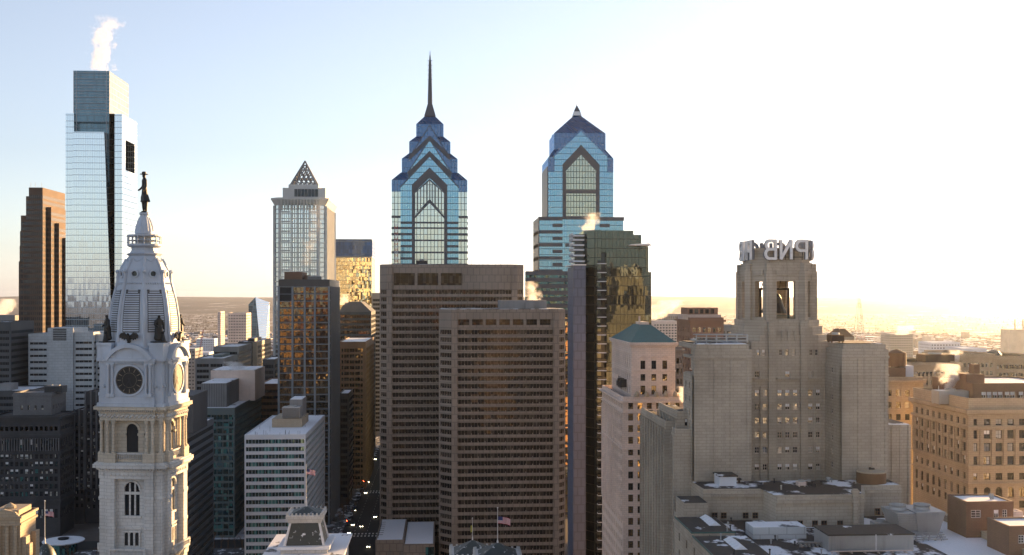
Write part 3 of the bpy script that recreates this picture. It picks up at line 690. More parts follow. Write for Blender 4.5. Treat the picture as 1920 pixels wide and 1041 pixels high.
for k in range(8):
    a = ro + k*math.pi/4; rb = MB(); zs = [120.7 + i*(143.0-120.7)/14 for i in range(15)]
    for z0, z1 in zip(zs, zs[1:]): rb.tube((rad(z0)*OC*math.cos(a), rad(z0)*OC*math.sin(a), z0), (rad(z1)*OC*math.cos(a), rad(z1)*OC*math.sin(a), z1), .42, .42, 6)
    rb.ball((rad(138)*OC*math.cos(a)*1.04, rad(138)*OC*math.sin(a)*1.04, 139.6), .55); rb.tube((rad(138)*OC*math.cos(a)*1.04, rad(138)*OC*math.sin(a)*1.04, 137.4), (rad(138)*OC*math.cos(a)*1.04, rad(138)*OC*math.sin(a)*1.04, 139.4), .35, .2, 6)
    rb.build('rib', M['dome_metal'], tower)
    am = k*math.pi/4; ux = (-math.sin(am), math.cos(am)); lv = MB()
    for i in range(19):
        z = 123.6 + i*.6; r = rad(z); hw = r*math.tan(math.pi/8)*(.62 if i < 17 else .46)
        lv.obox((r*math.cos(am)+.06*math.cos(am), r*math.sin(am)+.06*math.sin(am)), ux, hw, .16, z, z+.36)
    for sg in (-1, 1):
        zs = [123.2 + i for i in range(12)]
        for z0, z1 in zip(zs, zs[1:]):
            q = [(rad(z)*math.cos(am) + ux[0]*sg*rad(z)*math.tan(math.pi/8)*.72, rad(z)*math.sin(am) + ux[1]*sg*rad(z)*math.tan(math.pi/8)*.72, z) for z in (z0, z1)]
            lv.tube(q[0], q[1], .16, .16, 5)
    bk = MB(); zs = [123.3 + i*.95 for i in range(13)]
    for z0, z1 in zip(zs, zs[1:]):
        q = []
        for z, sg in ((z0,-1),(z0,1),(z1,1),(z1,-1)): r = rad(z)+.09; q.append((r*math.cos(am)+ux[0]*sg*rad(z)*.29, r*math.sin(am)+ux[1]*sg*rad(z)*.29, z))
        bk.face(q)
    bk.build('louvre_gap_shade', M['concrete_dark'], tower, fix=False)  # dark sheet on the dome face stands in for shade between the slats
    lv.build('louvre', M['dome_metal'], tower)
    dr = MB(); dr.lathe([(1.15, -1.2), (1.15, .45), (.78, .5), (.72, .15)], 0, 0, 14, cap=False)
    r0 = rad(138.9)
    dr.v = [(r0*math.cos(am) + c*math.cos(am) + ux[0]*a_, r0*math.sin(am) + c*math.sin(am) + ux[1]*a_, 138.9 + b) for a_, b, c in dr.v]
    do = dr.build('round_dormer', M['dome_metal'], tower, fix=False)
    ds = MB(); pts = [(.76*math.cos(math.pi*i/7), .76*math.sin(math.pi*i/7)) for i in range(14)]
    ds.face([(r0*math.cos(am) + .16*math.cos(am) + ux[0]*a_, r0*math.sin(am) + .16*math.sin(am) + ux[1]*a_, 138.9 + b) for a_, b in pts]); ds.build('pane', M['g_dark'], do, fix=False)
    sw = MB()
    for i in range(7):
        s_ = -1 + 2*i/6; z = 136.4; r = rad(z); sw.ball((r*math.cos(am) + ux[0]*s_*r*.3, r*math.sin(am) + ux[1]*s_*r*.3, z), .32, 6)
    for i in range(9):
        s_ = -1 + 2*i/8; z = 143.2 - .8*(1-s_*s_); r = rad(z); sw.ball((r*math.cos(am) + ux[0]*s_*1.2, r*math.sin(am) + ux[1]*s_*1.2, z), .2, 6)
    sw.build('garland', M['dome_metal'], tower)
gm = MB(); gm.lathe([(3.1, 146.0), (4.0, 146.3), (4.5, 146.6), (4.5, 147.1), (3.0, 147.15)], 0, 0, 24); gm.lathe([(2.4, 147.1), (2.4, 149.5)], 0, 0, 16)
gm.lathe([(4.45, 149.2), (4.55, 149.2), (4.55, 149.6), (2.3, 149.75), (2.3, 149.9)], 0, 0, 24)
for k in range(16): a = 2*math.pi*k/16; gm.tube((4.35*math.cos(a), 4.35*math.sin(a), 147.1), (4.35*math.cos(a), 4.35*math.sin(a), 149.3), .13, .13, 6)
gm.lathe([(4.4, 148.0), (4.4, 148.15), (4.3, 148.15)], 0, 0, 24)
gm.build('viewing_gallery', M['dome_metal'], tower, fix=False)
cp = MB(); cp.lathe([(2.5, 149.9), (2.5, 150.6), (2.3, 151.8), (1.85, 153.2), (1.35, 154.3), (1.05, 154.9), (1.3, 155.2), (1.3, 155.7)], 0, 0, 16, cap=True)
for k in range(8):
    a = 2*math.pi*k/8; zs = [(2.5,150.6),(2.3,151.8),(1.85,153.2),(1.35,154.3)]
    for (r0, z0), (r1, z1) in zip(zs, zs[1:]): cp.tube((r0*math.cos(a), r0*math.sin(a), z0), (r1*math.cos(a), r1*math.sin(a), z1), .16, .14, 5)
cp.build('cupola', M['dome_metal'], tower, fix=False)
# ---------------------------------------------------------------- bronze figures
def skin(name, mat, J, E, parent, sub=1):
    me = bpy.data.meshes.new(name); me.from_pydata([j[0] for j in J], E, []); me.materials.append(mat)
    o = bpy.data.objects.new(name, me); COL.objects.link(o); o.parent = parent
    o.modifiers.new('skin', 'SKIN'); 
    sv = me.skin_vertices[0].data
    for i, j in enumerate(J): r = j[1]; sv[i].radius = r if isinstance(r, tuple) else (r, r)
    sv[0].use_root = True
    s = o.modifiers.new('smooth', 'SUBSURF'); s.levels = sub; s.render_levels = sub
    return o
def local(x, y): c, s = math.cos(HR), math.sin(HR); return (HX + x*c - y*s, HY + x*s + y*c)
st = thing('statue', "bronze statue of a man in a broad hat and long coat atop the tower", 'statue', (HX, HY, 155.7), rotz=R_(-62), local=True)
# 11 m figure facing local -Y
J = [((0,.05,5.6),(.95,.75)), ((0,.0,6.8),(.85,.65)), ((0,-.05,8.2),(1.0,.68)), ((0,0,9.0),(.72,.5)), ((0,-.05,9.45),(.34,.34)), ((0,-.15,10.0),(.52,.55)), ((0,-.1,10.5),(.4,.45)),
     ((-1.1,0,8.7),(.42,.42)), ((-1.35,-.1,7.2),(.36,.36)), ((-1.25,-1.0,6.3),(.27,.27)), ((-1.2,-1.5,6.1),(.22,.2)),
     ((1.1,0,8.7),(.42,.42)), ((1.45,.1,7.2),(.36,.36)), ((1.3,-.6,5.9),(.27,.27)), ((1.25,-.75,5.4),(.22,.2)),
     ((-.1,.1,4.4),(1.15,.95)), ((-.1,.15,3.3),(1.3,1.1)),
     ((-.55,-.1,2.6),(.5,.55)), ((-.55,-.05,1.3),(.42,.45)), ((-.55,0,.35),(.3,.34)), ((-.55,-.75,.2),(.27,.2)),
     ((.55,.3,2.6),(.5,.55)), ((.55,.25,1.3),(.42,.45)), ((.55,.35,.35),(.3,.34)), ((.6,-.35,.2),(.27,.2))]
E = [(0,1),(1,2),(2,3),(3,4),(4,5),(5,6),(3,7),(7,8),(8,9),(9,10),(3,11),(11,12),(12,13),(13,14),(0,15),(15,16),(16,17),(17,18),(18,19),(19,20),(16,21),(21,22),(22,23),(23,24)]
skin('body', M['bronze'], J, E, st, 2)
h = MB(); h.lathe([(.1, 10.45), (1.12, 10.42), (1.15, 10.55), (.62, 10.62), (.56, 11.05), (.4, 11.2)], 0, -.1, 16); h.build('hat', M['bronze'], st, fix=False)
b = MB(); b.lathe([(1.15, -.05), (1.15, .12)], 0, 0, 16); b.build('base', M['bronze'], st)
c = MB()
for s in (-1, 1):   # skirts of the coat, flared
    c.loft([(s*.2,-.7),(s*1.2,-.5),(s*1.2,.7),(s*.2,.95)], 4.9, [(s*.35,-1.0),(s*1.65,-.7),(s*1.55,1.2),(s*.25,1.5)], 3.0)
c.build('coat', M['bronze'], st)
def figure(label, pos, rot, seed, h=7.6):
    r = thing('statue', label, 'statue', (*pos, 0), 'bronze figures round the dome', rot, True); r.location.z = 120.6; k = h/7.6; rnd = random.Random(seed)
    j = [((0,0,3.0),(1.15,1.0)), ((0,0,4.3),(.85,.7)), ((0,-.05,5.4),(.95,.65)), ((0,-.05,6.1),(.6,.45)), ((0,-.1,6.5),(.3,.3)), ((0,-.2,7.0),(.46,.5)), ((0,-.15,7.35),(.34,.4)),
         ((-.95,-.1,5.7),(.38,.38)), ((-1.2,-.35,4.6),(.33,.33)), ((-.7+rnd.uniform(-.5,.2),-1.1,4.2),(.25,.25)), ((.95,-.1,5.7),(.38,.38)), ((1.25,-.1,4.5),(.33,.33)), ((1.15,-.7,3.6),(.25,.25)),
         ((0,.05,1.6),(1.3,1.15)), ((0,.1,.3),(1.45,1.3))]
    e = [(0,1),(1,2),(2,3),(3,4),(4,5),(5,6),(3,7),(7,8),(8,9),(3,10),(10,11),(11,12),(0,13),(13,14)]
    skin('body', M['bronze'], [((a[0]*k, a[1]*k, a[2]*k), (q[0]*k, q[1]*k)) for a, q in j], e, r, 2)
    b = MB(); b.box(-1.7*k, 1.7*k, -1.7*k, 1.7*k, -.0, .3); b.build('base', M['bronze'], r)
    ch = MB(); ch.tube((.9*k, -.9*k, .3), (.8*k, -.7*k, 2.3*k), .75*k, .4*k, 8); ch.ball((.8*k, -.8*k, 2.6*k), .42*k); ch.build('small_companion', M['bronze'], r)
    return r
figure("dark bronze standing figure above the clock's shaded corner, beside the near eagle", local(-7.1, -7.1), HR - R_(45), 1)
figure("dark robed bronze figure on the corner between the shaded and sunlit tower faces", local(7.1, -7.1), HR + R_(45), 2)
figure("dark bronze figure half hidden behind the sunlit flank of the dome", local(7.1, 7.1), HR + R_(135), 3)
def eagle(label, pos, rot):
    r = thing('eagle_statue', label, 'statue', (*pos, 120.3), 'bronze eagles on the arched pediments', rot, True)
    j = [((0,0,1.0),(.55,.5)), ((0,-.2,1.9),(.6,.5)), ((0,-.35,2.5),(.32,.32)), ((0,-.65,2.75),(.3,.28)), ((0,-1.05,2.62),(.1,.1)), ((0,.5,.5),(.45,.2)), ((-.25,-.1,.2),(.25,.25)), ((.25,-.1,.2),(.25,.25))]
    skin('body', M['bronze'], j, [(0,1),(1,2),(2,3),(3,4),(0,5),(0,6),(0,7)], r, 1)
    for s in (-1, 1):
        w = MB(); pts = [(s*.4,2.3), (s*1.2,3.0), (s*2.1,2.9), (s*2.6,2.2), (s*2.45,1.5), (s*2.0,1.7), (s*1.9,1.2), (s*1.45,1.5), (s*1.3,1.0), (s*.9,1.4), (s*.4,1.0)]
        w.arch_prism(pts if s > 0 else pts[::-1], 'y', -.15, .2); w.build('wing', M['bronze'], r)
    return r
eagle("bronze eagle with spread wings over the shaded clock face", local(0, -9.7), HR)
eagle("bronze eagle with spread wings over the sunlit tower face", local(9.7, 0), HR + R_(90))
# ---------------------------------------------------------------- roofs of the hall below, and its pavilions
hall = thing('hall_roof', "snow-dusted slate roof of the hall behind the tower foot", 'building', (HX, 345, 0))
def pavilion(label, px, apex_y, Y, half, zc, ztop, cren=True, name='mansard_pavilion', spire=True):
    x = X(px, Y); r = thing(name, label, 'building', (x, Y, 0), 'mansard roofs of the hall')
    b = MB(); b.box(x-half*1.25, x+half*1.25, Y-half*1.25, Y+half*1.25, 20, zc-11); b.build('wall', M['marble'], r)
    q = MB(); q.box(x-half*1.4, x+half*1.4, Y-half*1.4, Y+half*1.4, zc-11, zc-10); q.build('roof_terrace', M['snow'], r)
    s = MB(); s.loft(rect(x-half*1.05, x+half*1.05, Y-half*1.05, Y+half*1.05), zc-10, rect(x-half*.78, x+half*.78, Y-half*.78, Y+half*.78), zc-2.6); s.build('mansard_slope', M['slate'], r)
    t = MB()
    for sx in (-1, 1):
        for sy in (-1, 1): t.tube((x+sx*half*1.05, Y+sy*half*1.05, zc-10), (x+sx*half*.78, Y+sy*half*.78, zc-2.6), .5, .4, 6)
    t.build('hip_roll', M['white_paint'], r)
    c = MB(); c.box(x-half*.9, x+half*.9, Y-half*.9, Y+half*.9, zc-2.6, zc-1.2); c.box(x-half, x+half, Y-half, Y+half, zc-1.2, zc)
    n = 9
    for i in range(n):
        for sgn in (-1, 1):
            g = -half + 2*half*(i+.5)/n
            c.box(x+g-.28, x+g+.28, Y+sgn*half*.95-.25, Y+sgn*half*.95+.25, zc, zc+.7); c.box(x+sgn*half*.95-.25, x+sgn*half*.95+.25, Y+g-.28, Y+g+.28, zc, zc+.7)
    c.build('cornice', M['marble'], r)
    p = MB(); p.cone(rect(x-half*.8, x+half*.8, Y-half*.8, Y+half*.8), zc+.05, (x, Y, ztop)); p.build('roof', M['slate'], r)
    if spire:
        f = MB(); f.tube((x, Y, ztop-.6), (x, Y, ztop+2.2), .35, .06, 8); f.build('finial', M['white_paint'], r)
    return r
m = MB(); m.box(X(500, 372), X(640, 372), 352, 400, 20, 46.0); m.build('wall', M['marble'], hall)
m = MB(); m.box(X(500, 372)-1, X(642, 372)+1, 351, 401, 46.0, 46.6); m.build('roof', M['snow'], hall)
pavilion("dark pyramid roof on a white bracketed cornice at the foot of the striped block", 575, 950, 378, 6.2, Z(575, 968, 371), Z(575, 949, 378))
pavilion("dark slate pyramid roof speckled with snow under the bare pole with a yellow flag", 886, 1012, 330, 7.0, Z(886, 1044, 323), Z(886, 1012, 330), spire=False)
pavilion("dark slate pyramid roof under the tall white pole with a striped flag", 933, 1017, 318, 7.0, Z(933, 1050, 311), Z(933, 1017, 318), spire=False)
flag("white flagpole with striped flag on the dark pyramid roof before the brown towers", P(933, 1017, 318) - Vector((0,0,1.2)), 72*318/FPX*1.0, 56*318/FPX, (1, .1), size=(3.6, 2.0))
flag("thin white flagpole with a furled yellow flag on the snow-speckled pyramid roof", P(886, 1012, 330) - Vector((0,0,1)), 46*330/FPX, 33*330/FPX, (-.55, .2), 'yellow', (1.0, 2.0), r=.09)
flag("thin flagpole with striped flag rising before the white striped office block", P(574, 948, 378) + Vector((0,0,1)), 70*378/FPX, 62*378/FPX, (1, .1), size=(3.0, 1.7), r=.09)
flag("white flagpole with small striped flag at the foot of the dark hotel", P(84, 1022, 300), 80*300/FPX, 62*300/FPX, (1, .1), size=(2.2, 1.3), r=.1)
dmx = P(86, 1020, 300)
r = thing('domed_turret', "small dark dome under the flagpole at the bottom edge", 'building', (dmx.x, 300, 0)); b = MB(); b.lathe([(2.6, 40), (2.6, dmx.z-5.5), (3.0, dmx.z-5.2), (3.0, dmx.z-4.8)], dmx.x, 300, 16); b.build('wall', M['marble'], r)
b = MB(); b.lathe([(2.8, dmx.z-4.8), (2.6, dmx.z-3), (1.9, dmx.z-1.3), (.9, dmx.z-.3), (.4, dmx.z+.1)], dmx.x, 300, 16); b.build('dome', M['slate'], r, smooth=True)
# ================================================================ SKYSCRAPERS
def T(name, label, px, Y, group=None, cat='skyscraper'): return thing(name, label, cat, (X(px, Y), Y, 0), group)
# ---- the tall glass tower with the leaning bright panel
Y = 800.0; r = T('glass_tower', "tallest pale glass tower with stepped crown, leaning bright panel and dark slot", 176, Y)
xa, xb = X(123, Y), X(229, Y); ya, yb = Y, back(229, 257, Y); zt = Z(180, 213, Y)
x1, x2 = X(138.5, Y), X(215, Y); rec = 5.0
side = MB(); nx0, nx1 = None, None
nY0, nY1 = back(229, 235.5, Y), back(229, 252.5, Y); nz0, nz1 = Z(229, 327, Y)+4, Z(229, 249, Y)-4
b = MB()
b.box(xa, x1, ya, yb, 0, zt); b.box(x1, x2, ya+rec, yb, 0, zt-6, 1)
# flank with its notch: boxes round the opening
dpt = 9.0
b.box(x2, xb-dpt, ya, yb, 0, zt); b.box(xb-dpt, xb, ya, nY0, 0, zt); b.box(xb-dpt, xb, nY1, yb, 0, zt); b.box(xb-dpt, xb, nY0, nY1, 0, nz0); b.box(xb-dpt, xb, nY0, nY1, nz1, zt)
b.build('glass_facade', [M['g_comcast'], M['g_comcast_dark']], r)
q = MB(); q.box(xb-dpt-.02, xb-dpt+.4, nY0, nY1, nz0, nz1); q.build('sky_garden_wall', M['g_comcast_dark'], r)
p = MB(); za, zb = Z(170, 640, Y), Z(170, 248, Y)
a = [(X(130.5, Y), Y-2.0), (X(212, Y), Y-2.0), (X(212, Y), Y+rec-.1), (X(130.5, Y), Y+rec-.1)]; c = [(X(139, Y), Y-2.0), (X(197, Y), Y-2.0), (X(197, Y), Y+rec-.1), (X(139, Y), Y+rec-.1)]
p.prism(a, 0, za, top=False); p.loft(a, za, c, zb); p.build('leaning_panel', M['g_comcast'], r)
k = MB(); cx0, cx1, cy0, cy1, cz = X(139, Y+3), X(206, Y+3), Y+2, Y+50, Z(176, 132, Y)
k.box(cx0, cx1, cy0, cy1, zt-6, cz); k.build('crown', M['g_comcast_dark'], r)
k = MB()
for xx in (cx0, cx0+2.0, cx1-2.0, cx1): k.box(xx-.15, xx+.15, cy0-.25, cy0-.02, zt-30, cz)
for i in range(14): z = zt + (cz-zt)*(i+.5)/14; k.box(cx0-.1, cx1+.1, cy0-.2, cy0-.02, z-.12, z+.12)
k.build('crown_frame', M['alu'], r)
part_box(r, 'roof', M['grey_band'], cx0+.5, cx1-.5, cy0+.5, cy1-.5, cz-.2, cz+.15)
# ---- dark red stepped tower at the far side
Y = 930.0; r = T('granite_tower', "dark red granite tower with stepped shoulders, its flank lit gold", 70, Y)
yb = back(80, 122, Y); m = MB(); tops = []
steps = [(54,80,352,0),(47,54,368,2),(36.5,47,404,3),(34,36.5,433,4),(31.5,34,461,6),(29,31.5,490,7)]
for a, c, t, dy in steps:
    m.box(X(a, Y), X(c, Y)-.01, Y+dy, yb-dy, 0, Z(a, t, Y)); tops.append((X(a,Y), X(c,Y), Y+dy, yb-dy, Z(a,t,Y)))
xr = X(80, Y)
for i, (dx, y0, t) in enumerate([(3.4, 10, 385+2), (6.4, 20, 416), (9.4, 30, 443), (12.4, 40, 470)]):
    m.box(xr + dx - 3.4 + (0.01 if i else 0), xr + dx, Y+y0, yb, 0, Z(80, t, Y)); tops.append((xr+dx-3.4, xr+dx, Y+y0, yb, Z(80,t,Y)))
m.build('wall', M['granite_red'], r)
for i in range(27):   # dark strip of windows on each floor, front and shoulder fronts
    z = Z(60, 372, Y) - 4.4*i
    for (a, c, y0, y1, zt) in tops[:1]:
        w = MB(); n = 9
        for (a2, c2, y2, y3, zt2) in tops:
            if z + 2 > zt2 - 4: continue
            k = max(1, int((c2-a2)/1.6)); s = (c2-a2)/k
            for q in range(k): w.box(a2+s*q+.35, a2+s*(q+1)-.35, y2-.06, y2-.01, z, z+2.6)
            if c2 > xr - .1:
                k2 = int((y3-y2)/2.2); s2 = (y3-y2)/k2
                for q in range(k2): w.box(c2+.01, c2+.06, y2+s2*q+.5, y2+s2*(q+1)-.5, z, z+2.6)
        if w.v: w.build('window_band', M['g_dark'], r)
for (a, c, y0, y1, zt) in tops: part_box(r, 'roof', M['granite_red'], a+.2, c-.2, y0+.2, y1-.2, zt-.05, zt+.2)
for px in (58, 66, 78): a = P(px, 350, Y+5); m = MB(); m.tube(a, a+Vector((0,0,3.5)), .15, .08, 5); m.build('mast', M['iron'], r)
# ---- white precast block
Y = 735.0; r = T('office_block', "white precast office block with long dark slots and a blank middle shaft", 110, Y, cat='office block')
def blk(a, c, t, dy, D): return rect(X(a, Y), X(c, Y), Y+dy, Y+D)
poly = blk(51.5, 89, 629, 1.5, 34); ribbon(r, poly, 0, Z(70, 629, Y), 4.1, 1.5, M['precast'], M['g_dark'], top=4.6, mull=3, corner=1.0, parapet=1.0)
poly = blk(137.2, 174, 627, 1.5, 34); ribbon(r, poly, 0, Z(150, 626, Y), 4.1, 1.5, M['precast'], M['g_dark'], top=5.2, mull=3, corner=1.0, parapet=1.0)
poly = blk(174.4, 192, 631, 6, 34); ribbon(r, poly, 0, Z(180, 630, Y), 4.1, 1.5, M['precast'], M['g_dark'], top=4.6, mull=3, corner=1.0, parapet=1.0)
m = MB(); m.box(X(89.2, Y), X(137, Y), Y, Y+30, 0, Z(110, 615, Y)); m.build('shaft_wall', M['precast'], r)
m = MB(); c = P(112, 627, Y)
for i in range(7): m.box(c.x-4.3, c.x+4.3, Y-.12, Y-.01, c.z-4+i*1.15, c.z-4+i*1.15+.75)
m.build('louvre', M['iron'], r)
# ---- dark hotel block with cornices
Y = 620.0; r = T('stone_hotel', "big near-black stone hotel with cornices, paired windows and a set-back penthouse", 60, Y, cat='hotel')
x0, x1 = X(-14, Y), X(113, Y); yb = back(113, 139, Y); zt = Z(60, 782, Y)
zr = lambda t: Z(60, t, Y)
rows = [(zr(808), zr(800)), (zr(845), zr(824))] + [(zr(t+9), zr(t)) for t in range(852, 934, 14)] + [(zr(972), zr(955))]
W = x1-x0
masonry(r, x0, x1, Y, yb, 0, zt, M['dark_stone'], (cols_even(W, 13, 1.7, 1), rows), right=(cols_even(yb-Y, 8, 1.5, .8), rows),
        cornices=[(zt-1.2, zt+.2, 1.3), (zr(819), zr(815), .7), (zr(852), zr(848), .5), (zr(944), zr(938), .6)], gls=[M['g_room'], M['g_dark'], M['g_teal']], roof='tar')
m = MB(); px0, px1 = X(23, Y+6), X(95, Y+6); masonry(r, px0, px1, Y+7, yb+8, zt, Z(60, 742, Y), M['grey_stone'], (cols_even(px1-px0, 4, 1.3, 3), [(zt+3.2, zt+5.8)]), right=(cols_even(yb+1-Y, 5, 1.4, 2), [(zt+3.2, zt+5.8)]), cornices=[(Z(60, 745, Y), Z(60, 742, Y)+.1, .4)], roof='snow', arch_rows=(0,))
m = MB()
for i in range(26):
    a = x0 + W*(i+.5)/26; m.lathe([(.35, zr(846)), (.3, zr(824)), (.45, zr(822))], a, Y-.35, 8)
m.build('colonnade', M['grey_stone'], r)
a = P(100, 736, Y+14); roof_unit("grey louvred plant box on the dark hotel's penthouse", a.x-5, a.x+5, Y+14, Y+22, Z(60,742,Y)+.1, Z(60,742,Y)+4, M['concrete_dark'])
# ---- dark art-deco slab
Y = 652.0; r = T('deco_block', "dark stone slab with tall vertical piers beside the clock tower", 165, Y, cat='office block')
m = MB()
for (a, c, t, dy) in ((139.5, 158, 772, 0), (158.3, 200, 738, 2)):
    xx0, xx1, z1 = X(a, Y), X(c, Y), Z(a, t, Y); n = round((xx1-xx0)/3.0); s = (xx1-xx0)/n
    rows = [(z1-9-3.9*i, z1-6.8-3.9*i) for i in range(int(z1/3.9)-3)][::-1]
    masonry(r, xx0, xx1, Y+dy, Y+dy+25, 0, z1, M['dark_stone'], (cols_even(xx1-xx0, n, 1.5), rows), gls=[M['g_room'], M['g_dark']], roof='tar', depth=.5, limit=100)
    for q in range(n+1): m.box(xx0+s*q-.45, xx0+s*q+.45, Y+dy-.55, Y+dy-.02, 20, z1+1.5)
m.build('pier', M['grey_stone'], r)
# ---- left edge pieces
Y = 720.0; r = T('office_block', "dim banded office block at the very edge beside the dark red tower", 5, Y, cat='office block')
ribbon(r, rect(X(-40, Y), X(20, Y), Y, Y+40), 0, Z(10, 606, Y), 4.0, 1.8, M['concrete_dark'], M['g_dark'], top=5, corner=1)
Y = 1000.0; r = T('apartment_block', "plain grey block rising behind the dim banded one, near distant steam", 14, Y, cat='apartment block')
ribbon(r, rect(X(-30, Y), X(28, Y), Y, Y+30), 0, Z(10, 593, Y), 3.6, 1.5, M['concrete'], M['g_dark'], top=4, corner=1.5, mull=3)
Y = 690.0; r = T('low_block', "low dark block with a snow-covered roof behind the hotel", 20, Y, cat='office block')
ribbon(r, rect(X(-30, Y), X(52, Y), Y, Y+40), 0, Z(20, 735, Y), 4.0, 1.8, M['concrete_dark'], M['g_dark'], top=3, corner=1)
m = MB(); m.box(X(-5, Y+8), X(20, Y+8), Y+8, Y+20, Z(20,735,Y)+.2, Z(20,722,Y)); m.build('penthouse', M['concrete'], r)
# ---- round pavilion
Y = 580.0; c = P(119, 1013, Y); r = thing('round_pavilion', "round low pavilion with a wide saucer roof below the dark hotel", 'pavilion', (c.x, Y, 0))
m = MB(); m.lathe([(6.6, 0), (6.6, c.z-1.2)], c.x, Y, 28); m.build('glass_wall', M['g_teal'], r)
m = MB(); m.lathe([(6.8, c.z-1.5), (10.2, c.z-.5), (10.4, c.z-.1), (10.2, c.z+.05), (3.4, c.z+.5), (3.0, c.z+.5)], c.x, Y, 36); m.build('roof', M['snow_full'], r)
m = MB(); m.lathe([(2.6, c.z+.5), (2.6, c.z+1.2), (2.9, c.z+1.25), (.1, c.z+1.7)], c.x, Y, 18); m.build('lantern', M['iron'], r)
# ---- striped block at the tower's flank
Y = 440.0; r = T('office_block', "striped office block in shade tucked behind the clock tower's lit flank", 350, Y, cat='office block')
x1 = X(401, 560); ribbon(r, rect(X(235, Y), x1, Y, 560), 0, Z(401, 786, 560), 3.9, 2.1, M['grey_band'], M['g_dark'], top=2.6, mull=1.8, corner=.9, roof='snow')
a = P(352, 742, 500); m = MB(); part_box(r, 'penthouse', M['concrete_dark'], a.x-14, X(362, 500), 500, 530, Z(401,786,560)+.15, a.z)
# ---- dark green gridded block with a long penthouse
Y = 610.0; r = T('office_block', "dark green gridded office block with a long grey roof penthouse", 405, Y, cat='office block')
x0, x1 = X(340, Y), X(440, Y); yb = back(440, 493, Y); zt = Z(400, 768, Y)
ribbon(r, rect(x0, x1, Y, yb), 0, zt, 3.75, 2.6, M['green_frame'], M['g_teal'], top=3.0, mull=3.1, pier=3.1, pierw=.3, corner=.8, roof='snow')
pz = Z(400, 719, Y+12); m = MB(); m.box(X(377, Y+12), X(425, Y+12), Y+12, Y+48, zt+.15, pz); m.build('penthouse', M['concrete'], r)
m = MB()
for i in range(16): xx = X(377, Y+12) + (X(425,Y+12)-X(377,Y+12))*i/15; m.box(xx-.12, xx+.12, Y+11.8, Y+12.0, zt+.3, pz)
for i in range(16): yy = Y+12+36*i/15; m.box(X(425,Y+12)+.01, X(425,Y+12)+.2, yy-.12, yy+.12, zt+.3, pz)
m.build('panel_joint', M['concrete_dark'], r)
part_box(r, 'roof_slab', M['snow'], X(377, Y+12)+.3, X(425, Y+12)-.3, Y+12.3, Y+47.7, pz, pz+.2)
bx1 = X(479, Y+50); part_box(r, 'stair_tower', M['terracotta'], X(377, Y+50)+6, bx1, Y+48.2, Y+84, zt+.15, Z(470, 694, Y+50))
part_box(r, 'stair_roof', M['snow'], X(377, Y+50)+6.5, bx1-.4, Y+48.6, Y+83.5, Z(470, 694, Y+50), Z(470, 694, Y+50)+.25)
# ---- blocks behind it
Y = 820.0; r = T('office_block', "grey office block with wide dark window rows under the red crane", 390, Y, cat='office block')
yb = back(420, 446, Y); ribbon(r, rect(X(366, Y), X(420, Y), Y, yb), 0, Z(390, 674, Y), 4.2, 2.2, M['concrete'], M['g_dark'], top=3.4, mull=2.4, pier=11, pierw=1.2, corner=1.2, roof='snow')
ribbon(r, rect(X(400, yb), X(447, yb), yb+.5, yb+60), 0, Z(440, 652, yb), 4.2, 2.2, M['concrete'], M['g_dark'], top=3.4, mull=2.4, corner=1.2, roof='snow')
part_box(r, 'penthouse', M['green_frame'], X(404, Y+30), X(420, Y+30), Y+22, yb-1, Z(390,674,Y)+.2, Z(410, 664, Y+30))
Y = 960.0; r = T('office_block', "black office block with snowy flat roof and one bright gold edge", 465, Y, cat='office block')
yb = back(481, 508, Y); ribbon(r, rect(X(446, Y), X(481, Y), Y, yb), 0, Z(460, 643, Y), 4.0, 2.4, M['black_frame'], M['g_dark'], top=3, mull=2, corner=1.0, roof='snow')
part_box(r, 'stair_tower', M['buff'], X(474, Y), X(481, Y)+.3, Y-1.2, Y+4, 0, Z(477, 641, Y)); part_box(r, 'penthouse', M['iron'], X(468, Y+30), X(480, Y+30), Y+20, Y+60, Z(460,643,Y)+.2, Z(470, 634, Y+30))
Y = 760.0; r = T('office_block', "small dark block squeezed beside the black grid tower", 503, Y, cat='office block')
ribbon(r, rect(X(492, Y), X(515, Y), Y, Y+40), 0, Z(500, 676, Y), 4.0, 2.4, M['black_frame'], M['g_dark'], top=3, mull=2, corner=1.0, roof='snow')
Y = 700.0; r = T('low_block', "low brown banded block at the base of the black grid tower", 505, Y, cat='office block')
ribbon(r, rect(X(486, Y), X(524, Y), Y, Y+50), 0, Z(500, 722, Y), 4.0, 1.8, M['brick_brown'], M['g_dark'], top=3, mull=2, corner=1.0, roof='snow')
# ---- faceted mirror tower far off
Y = 1900.0; r = T('faceted_tower', "faceted mirror tower far beyond the rail yards, half dark and half sky blue", 485, Y)
f = lambda px, py, dy: P(px, py, Y+dy)
g = lambda px, dy: (X(px, Y+dy), Y+dy)
a0, a1, a2, a3 = g(468, 8), g(493, -14), g(506, 20), g(482, 40)
t0, t1, t2, t3 = P(466, 571, Y+8), P(479, 557, Y-4), P(505, 567, Y+22), P(488, 562, Y+40)
m = MB(); m.face([(*a0,0),(*a1,0),t1,t0]); m.build('dark_facet', M['g_comcast_dark'], r, fix=False)
m = MB(); m.face([(*a1,0),(*a2,0),t2,t1]); m.build('sky_facet', M['g_cira'], r, fix=False)
m = MB(); m.face([(*a2,0),(*a3,0),t3,t2]); m.face([(*a3,0),(*a0,0),t0,t3]); m.face([t0,t1,t2]); m.face([t0,t2,t3]); m.build('rear_facet', M['g_cira'], r, fix=False)
